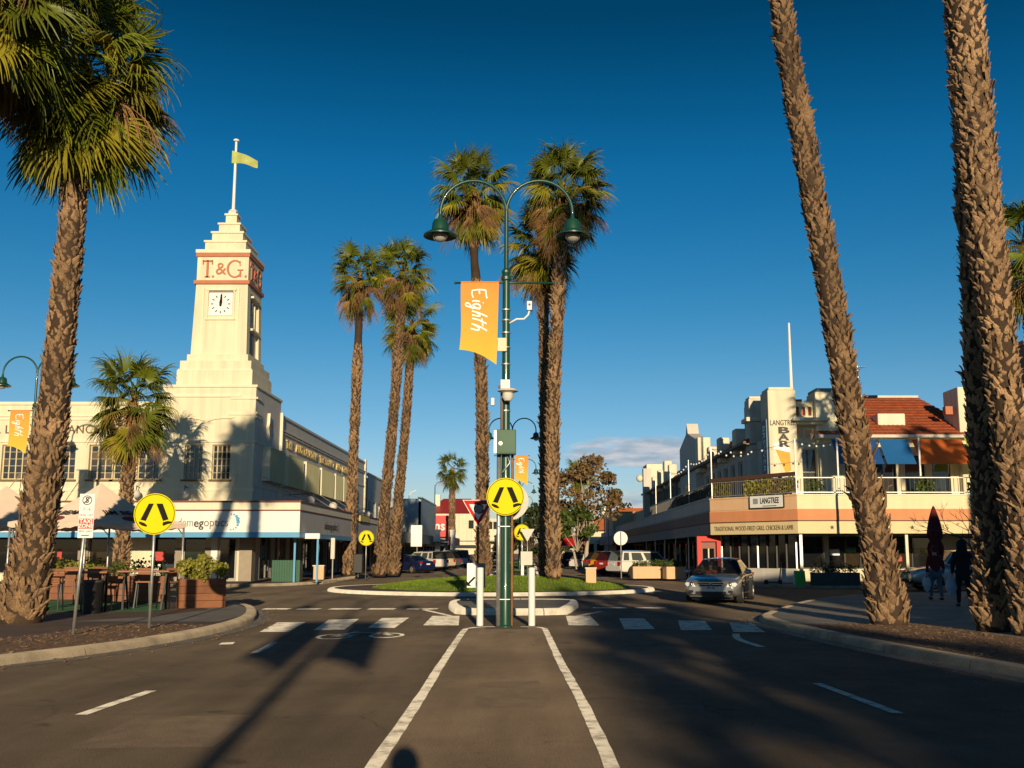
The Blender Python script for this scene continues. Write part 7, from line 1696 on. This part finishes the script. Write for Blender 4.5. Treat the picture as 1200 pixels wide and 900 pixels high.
es = thing('electric_scooter', 'black standing scooter parked by the glazed bar screen', 'scooter', (12.0,49.3,0.136)); part('deck', MB().box(11.7,12.3,49.2,49.34,0.22,0.28), BLACK, es); part('stem', MB().tube([(12.28,49.27,0.2),(12.42,49.27,1.2)],0.03,8), BLACK, es); part('handlebar', MB().tube([(12.42,49.0,1.2),(12.42,49.54,1.2)],0.018,6), BLACK, es)
for x in (11.65,12.32): part('wheel', MB().lathe([(0.11,-0.025),(0.12,0),(0.11,0.025)], (0,0,0), 14), RUBBER, es, world=False).matrix_local = Matrix.Translation((x-12.0,-0.03,0.12)) @ Matrix.Rotation(PI/2,4,'X')
# bare shrub tree
def branch(mb, p, d, L, r, depth, rr):
    q = p + d*L; mid = p.lerp(q,0.5) + Vector((rr.uniform(-1,1),rr.uniform(-1,1),rr.uniform(-1,1)))*L*0.06
    mb.tube([p, mid, q], [r, r*0.85, r*0.68], 6 if depth > 2 else 4, False)
    if depth == 0: return [q]
    ends = []
    for i in range(rr.choice((2,3))):
        ax = d.orthogonal().normalized(); ax = Quaternion(d, rr.random()*2*PI) @ ax
        nd2 = (Quaternion(ax, rr.uniform(0.3,0.8)) @ d + Vector((0,0,0.08))).normalized(); ends += branch(mb, q, nd2, L*rr.uniform(0.62,0.86), r*0.62, depth-1, rr)
    return ends
bt = thing('bare_tree', 'small bare branched tree between the crossing palms and the bar', 'tree', (14.35,31.8,0.136)); mb = MB(); branch(mb, Vector((14.35,31.8,0.13)), Vector((-0.1,0,1))  .normalized(), 1.25, 0.05, 5, random.Random(12)); part('trunk_and_branches', mb, BARKD, bt, smooth=True)
sl = thing('street_light', 'grey single arm street light behind the curved palm', 'street lamp', (15.85,47.0,0.136)); part('pole', MB().lathe([(0.09,0),(0.07,4),(0.05,8.9)], (15.85,47.0,0.136), 10), STEEL, sl, smooth='auto'); part('arm', MB().tube([(15.85,47.0,8.6),(15.95,47.0,9.0),(16.2,47.0,9.05)],0.03,6), STEEL, sl); part('lamp_head', MB().box(16.1,16.7,46.85,47.15,8.98,9.1), GREY, sl, bevel=0.03)

# ------------------------------------------------------------------ broadleaf trees up the street
def tree(label, x, y, h, r, leafm, barkm, n, seed, size=0.32, lobes=16, trunkh=0.35, spread=1.0):
    rr = random.Random(seed); t = thing('broadleaf_tree', label, 'tree', (x,y,0.13)); mb = MB()
    mb.tube([(x,y,0.1),(x+rr.uniform(-0.3,0.3),y,h*trunkh*0.5),(x+rr.uniform(-0.4,0.4),y,h*trunkh)], [0.035*h*0.6+0.05,0.03*h*0.6+0.03,0.022*h*0.6+0.02], 8, False)
    fol = MB(); top = Vector((x,y,h*trunkh))
    for q in range(lobes):
        a = q*2.4; u = (q+0.5)/lobes; rad = r*math.sqrt(u)*rr.uniform(0.7,1.1)
        c = Vector((x+rad*math.cos(a)*spread, y+rad*math.sin(a), h*trunkh + (h*(1-trunkh))*(0.25+0.72*(1-u**1.5)*rr.uniform(0.75,1.1)+0.1*rr.random())))
        mb.tube([top, top.lerp(c,0.5)+Vector((rr.uniform(-0.3,0.3),rr.uniform(-0.3,0.3),0.2)), c], [0.008*h,0.005*h,0.02], 5, False)
        lr = r*rr.uniform(0.16,0.36); leaf_cloud(fol, c, (lr*1.15,lr*1.15,lr*0.8), int(n/lobes), size, rr, 0.15)
    part('trunk', mb, barkm, t, smooth=True); part('crown', fol, leafm, t)
    return t
tree('brown leaved gum tree with a pale trunk in the right parking lane', 6.0, 100, 10.5, 4.0, LEAFB, BARKP, 2600, 3, 0.34, 20, 0.30)
tree('olive green tree leaning beside the brown gum tree', 4.9, 99, 6.0, 2.2, LEAF, BARKP, 1800, 4, 0.3, 12, 0.3)
tree('rounded dark tree behind the gum tree by the orange roof', 13.5, 160, 10.5, 3.5, LEAFD, BARKD, 1500, 5, 0.5, 12)
for q, (x, y, h, r, m, lab) in enumerate(((0.6,176,9.5,4.2,LEAFD,'dark street tree closing the far end of the median'),(2.6,190,8.5,3.6,LEAF,'mid green street tree right of the far median'),(-2.9,185,7.0,3.4,LEAFB,'russet street tree left of the far median lamps'),(-5.6,215,8.0,4.0,LEAFB,'far russet tree past the black pickup'),(7.0,215,10,5.0,LEAFD,'far dark tree past the gum tree'),(4.6,150,6.5,2.6,LEAF,'small green tree on the right kerb past the gum tree'))):
    tree(lab, x, y, h, r, m, BARKD, 1500, 50+q, 0.55, 14, 0.25)
tl = MB(); rr = random.Random(77)
for q in range(60): x = -260+q*9+rr.uniform(-3,3); leaf_cloud(tl, (x,420+rr.uniform(-20,20),rr.uniform(2,6)), (9,6,rr.uniform(3,7)), 90, 2.6, rr, 0.1)
struct('far_tree_line', tl, LEAFD, kind='stuff', label='far line of dark trees closing the end of the street', cat='trees')

# ------------------------------------------------------------------ other buildings along the street
def shop_row(label, x0, x1, y0, y1, h, m, roofm, side, awn=2.9, wins=4, name='shop_building', fasc=None, grp=None, upper=True):
    # a street front on x = x0 (side=-1: left street, faces +X at x1) with awning, fascia and windows
    t = thing(name, label, 'building', ((x0+x1)/2,y0,0)); fx = x1 if side < 0 else x0; sg = 1 if side < 0 else -1
    fn = lambda u, z, d: (fx - sg*d, u, z); L = y1-y0; k = max(1,wins); gh = [(y0+L*(i+0.08)/k, y0+L*(i+0.92)/k, 0.4, 2.5) for i in range(k)]
    uh = [(y0+L*(i+0.25)/k, y0+L*(i+0.75)/k, 4.6, min(h-1.0,6.6)) for i in range(k)] if (upper and h > 6.2) else []
    part('front_wall', wall(fn, y0, y1, 0.1, h, gh+uh, 0.3), m, t)
    xa, xb = min(x0,x1), max(x0,x1); bm = MB()
    if side < 0: bm.box(xa,xb-0.31,y0,y0+0.3,0,h-0.05).box(xa,xb-0.31,y1-0.3,y1,0,h-0.05).box(xa,xa+0.3,y0+0.3,y1-0.3,0,h-0.05)
    else: bm.box(xa+0.31,xb,y0,y0+0.3,0,h-0.05).box(xa+0.31,xb,y1-0.3,y1,0,h-0.05).box(xb-0.3,xb,y0+0.3,y1-0.3,0,h-0.05)
    part('end_walls', bm, m, t); part('roof', MB().box(xa+0.2,xb-0.2,y0+0.2,y1-0.2,h-0.4,h-0.3), roofm, t); part('parapet_cap', fbox(fn, y0, y1, h, h+0.15, -0.08, 0.4), CREAM2 if m is not GREY else LGREY, t)
    for g in gh: window(t, fn, *g, DKGREY, GLASS, (0.5,), (), d=0.12)
    for g in uh: window(t, fn, *g, WHITE_D, GLASSB, (0.5,), (0.5,), d=0.12)
    if awn: part('awning_deck', MB().box(min(fx,fx+sg*3.3),max(fx,fx+sg*3.3),y0+0.05,y1-0.05,awn,awn+0.12), GREY, t); part('awning_fascia', MB().box(min(fx+sg*3.3,fx+sg*3.38),max(fx+sg*3.3,fx+sg*3.38),y0+0.05,y1-0.05,awn-0.25,awn+0.75), fasc or GREY, t)
    return t
shop_row('grey two storey shop with white upper windows next to the office', -34, -15.0, 93.4, 106, 9.0, LGREY, GREY, -1, fasc=GREY, wins=4)
shop_row('low shop with a cream parapet and grey awning before the glass front', -34, -14.6, 106.2, 120, 6.4, CREAM, GREY, -1, fasc=mat('slate_fascia',(0.12,0.11,0.11),0.6,0.1,2), wins=4)
shop_row('shop with a blue grey metal upper front up the left kerb', -34, -12.8, 120.3, 140, 8.2, mat('blue_grey_metal',(0.22,0.27,0.31),0.45,0.15,0.8,metal=0.2), GREY, -1, fasc=mat('dull_red_fascia',(0.26,0.06,0.06),0.6,0.1,2), wins=5, upper=False)
shop_row('brown brick shop with a low awning before the red sign', -34, -15.8, 140.3, 158, 7.4, BRICK, GREY, -1, fasc=DKGREY, wins=3, upper=False)
rs = thing('red_sign_shop', 'shop wearing a big bright red sign with white lettering', 'building', (-15.5,150,0)); part('sign_box', MB().box(-16.2,-12.0,152,153.0,4.1,7.3), mat('bright_red_panel',(0.62,0.02,0.02),0.45,0.05,1), rs); part('wall', MB().box(-22,-12.1,153.0,158,0,7.0), GREY, rs); part('side_panel', MB().box(-20.8,-16.3,152,152.9,4.2,7.4), BRICK, rs); text('oms', (-14.1,151.98,5.7), (1,0,0), (0,0,1), 2.0, SIGNW, rs, 0.03, 0.03, width=3.2)
# cream house with a red roof
ch = thing('red_roofed_house', 'cream two storey hall with a red metal roof at the far left', 'building', (-12,200,0)); part('wall', MB().box(-20,-8.6,196,214,0,9.4), CREAM, ch); part('wing', MB().box(-8.5,-4.9,192,214,0,8.2), CREAM, ch)
part('roof', MB().add([(-20.6,195.4,9.4),(-8.0,195.4,9.4),(-8.0,214.6,9.4),(-20.6,214.6,9.4),(-17,203,12.6),(-11.5,203,12.6)], [(0,1,5,4),(1,2,5),(2,3,4,5),(3,0,4)]), ROOFR, ch); part('roof', MB().add([(-27,198,8.6),(-20.05,198,8.6),(-20.05,212,8.6),(-27,212,8.6),(-26,205,11.4),(-20.05,205,11.4)], [(0,1,5,4),(2,3,4,5),(3,0,4)]), ROOFR, ch); part('wing_wall', MB().box(-26.5,-20.01,199,211,0,8.6), BRICK, ch); part('chimney', MB().box(-18.4,-17.4,199,200,9.5,13.2), CREAM2, ch)
for x in (-8.2,-7.35,-6.5,-5.65): part('window', MB().box(x,x+0.65,191.94,192.0,6.2,7.6), GLASSB, ch)
for x in (-15.5,-11.5): part('window', MB().box(x,x+1.0,195.94,196.0,6.4,8.0), GLASSB, ch)
for x in (-8.1,-6.4): part('window', MB().box(x,x+1.1,191.94,192.0,1.2,3.4), GLASS, ch)
part('awning', MB().box(-13.5,-5.0,189.5,191.9,3.8,4.0), GREY, ch)
# pylon signs and posts in the left parking
ws = thing('white_sign', 'white upright sign board over the blue sedan', 'sign', (-10.2,97,0.13)); part('board', MB().box(-11.6,-10.5,100,100.12,2.3,4.4), SIGNW, ws); part('post', MB().tube([(-11.0,100.2,0.13),(-11.0,100.2,3.0)],0.05,8), STEEL, ws)
for q,(x,y) in enumerate(((-10.9,122),(-9.2,124))):
    p = thing('white_post', 'white square gatepost by the red sign shop', 'post', (x,y,0.0), 0, 'white posts up the left kerb'); part('shaft', MB().box(x-0.3,x+0.3,y-0.3,y+0.3,0.13,4.3), WHITE, p); part('cap', MB().box(x-0.36,x+0.36,y-0.36,y+0.36,4.3,4.5), WHITE, p)
for lab, x, y, h in (('tall grey street light above the red roofed hall',-16.6,140,9.6),('thin dark mast beside the lone far palm',-13.9,150,11.6)):
    s = thing('street_light', lab, 'street lamp', (x,y,0.13)); part('pole', MB().lathe([(0.10,0),(0.06,h)], (x,y,0.13), 8), STEEL if 'grey' in lab else BLACK, s); part('arm', MB().tube([(x,y,h),(x+0.3,y,h+0.5),(x+1.0,y,h+0.8)],0.05,6), STEEL if 'grey' in lab else BLACK, s)
s = thing('street_light', 'tall steel street light before the flat tan roofed shop', 'street lamp', (9.0,112,0.13)); part('pole', MB().lathe([(0.11,0),(0.07,9.0)], (9.0,112,0.13), 8), STEEL, s); part('arm', MB().tube([(9.0,112,9.0),(9.1,112,9.6),(9.5,112,10.3)],0.05,6), STEEL, s)
# right side beyond the bar
shop_row('flat roofed shop with a tan parapet beyond the bar', 13.0, 34, 112.6, 134, 6.3, PEACH, GREY, 1, fasc=GREY, wins=5, upper=False)
tp = thing('tan_parapet_block', 'big plain tan roof box above the shops beyond the bar', 'building', (14,126,0)); part('wall', MB().box(10.6,18.6,124,136,3.2,6.6), PEACH, tp); part('coping', MB().box(10.5,18.7,123.9,136.1,6.6,6.75), ORANGE, tp); part('shop_base', MB().box(11.0,18.4,124.2,135.8,0,3.2), DKGREY, tp); part('fascia', MB().box(10.0,10.55,118,136,2.9,4.3), LGREY, tp)
oh = thing('orange_roofed_house', 'cream shop with a bright orange gabled roof past the gum tree', 'building', (10,150,0)); part('wall', MB().box(8.2,22,150,166,0,5.0), CREAM, oh); part('roof', MB().add([(7.4,149.2,5.0),(22.5,149.2,5.0),(22.5,166.5,5.0),(7.4,166.5,5.0),(14.5,156,8.6),(18.5,156,8.6)], [(0,1,5,4),(1,2,5),(2,3,4,5),(3,0,4)]), ROOFO, oh)
for x in (8.8,10.4,12.0): part('window', MB().box(x,x+1.1,149.93,150.0,1.0,3.0), GLASS, oh)
part('awning', MB().box(10.5,15,147.0,149.9,3.4,3.6), DKGREY, oh)
ts = thing('teal_sign', 'teal square sign on a pole above the tan roof box', 'sign', (10.4,128,0)); part('pole', MB().tube([(10.0,130,0.13),(10.0,130,7.0)],0.08,8), STEEL, ts); part('panel', MB().box(9.55,10.9,129.8,130.0,6.3,8.1), mat('teal_panel',(0.01,0.10,0.11),0.5,0.05,1), ts); part('white_bar', MB().box(9.75,10.5,129.77,129.79,6.6,6.95), SIGNW, ts)
part('white_triangle', MB().prism([(-0.25,0),(0.25,0),(0,0.55)], (10.15,129.8,7.15), (1,0,0), (0,0,1), (0,-0.03,0)), SIGNW, ts)
ra = thing('red_awning', 'red shop blind low behind the gum tree', 'awning', (5,132,0)); part('canvas', MB().add([(3.4,132,2.6),(8.0,132,2.6),(8.0,134,3.6),(3.4,134,3.6)], [(0,1,2,3)]), SIGNR, ra); part('frame', MB().tube([(3.4,132,0.1),(3.4,132,2.6)],0.04,6).tube([(8,132,0.1),(8,132,2.6)],0.04,6), STEEL, ra)
# row of shops back along the right footpath (outside the picture, its shadow lies on the right footpath)
shop_row('two storey brick shop row back along the right footpath', 15.2, 40, -62, 6.0, 9.6, BRICK, GREY, 1, fasc=WHITE_D, wins=14)
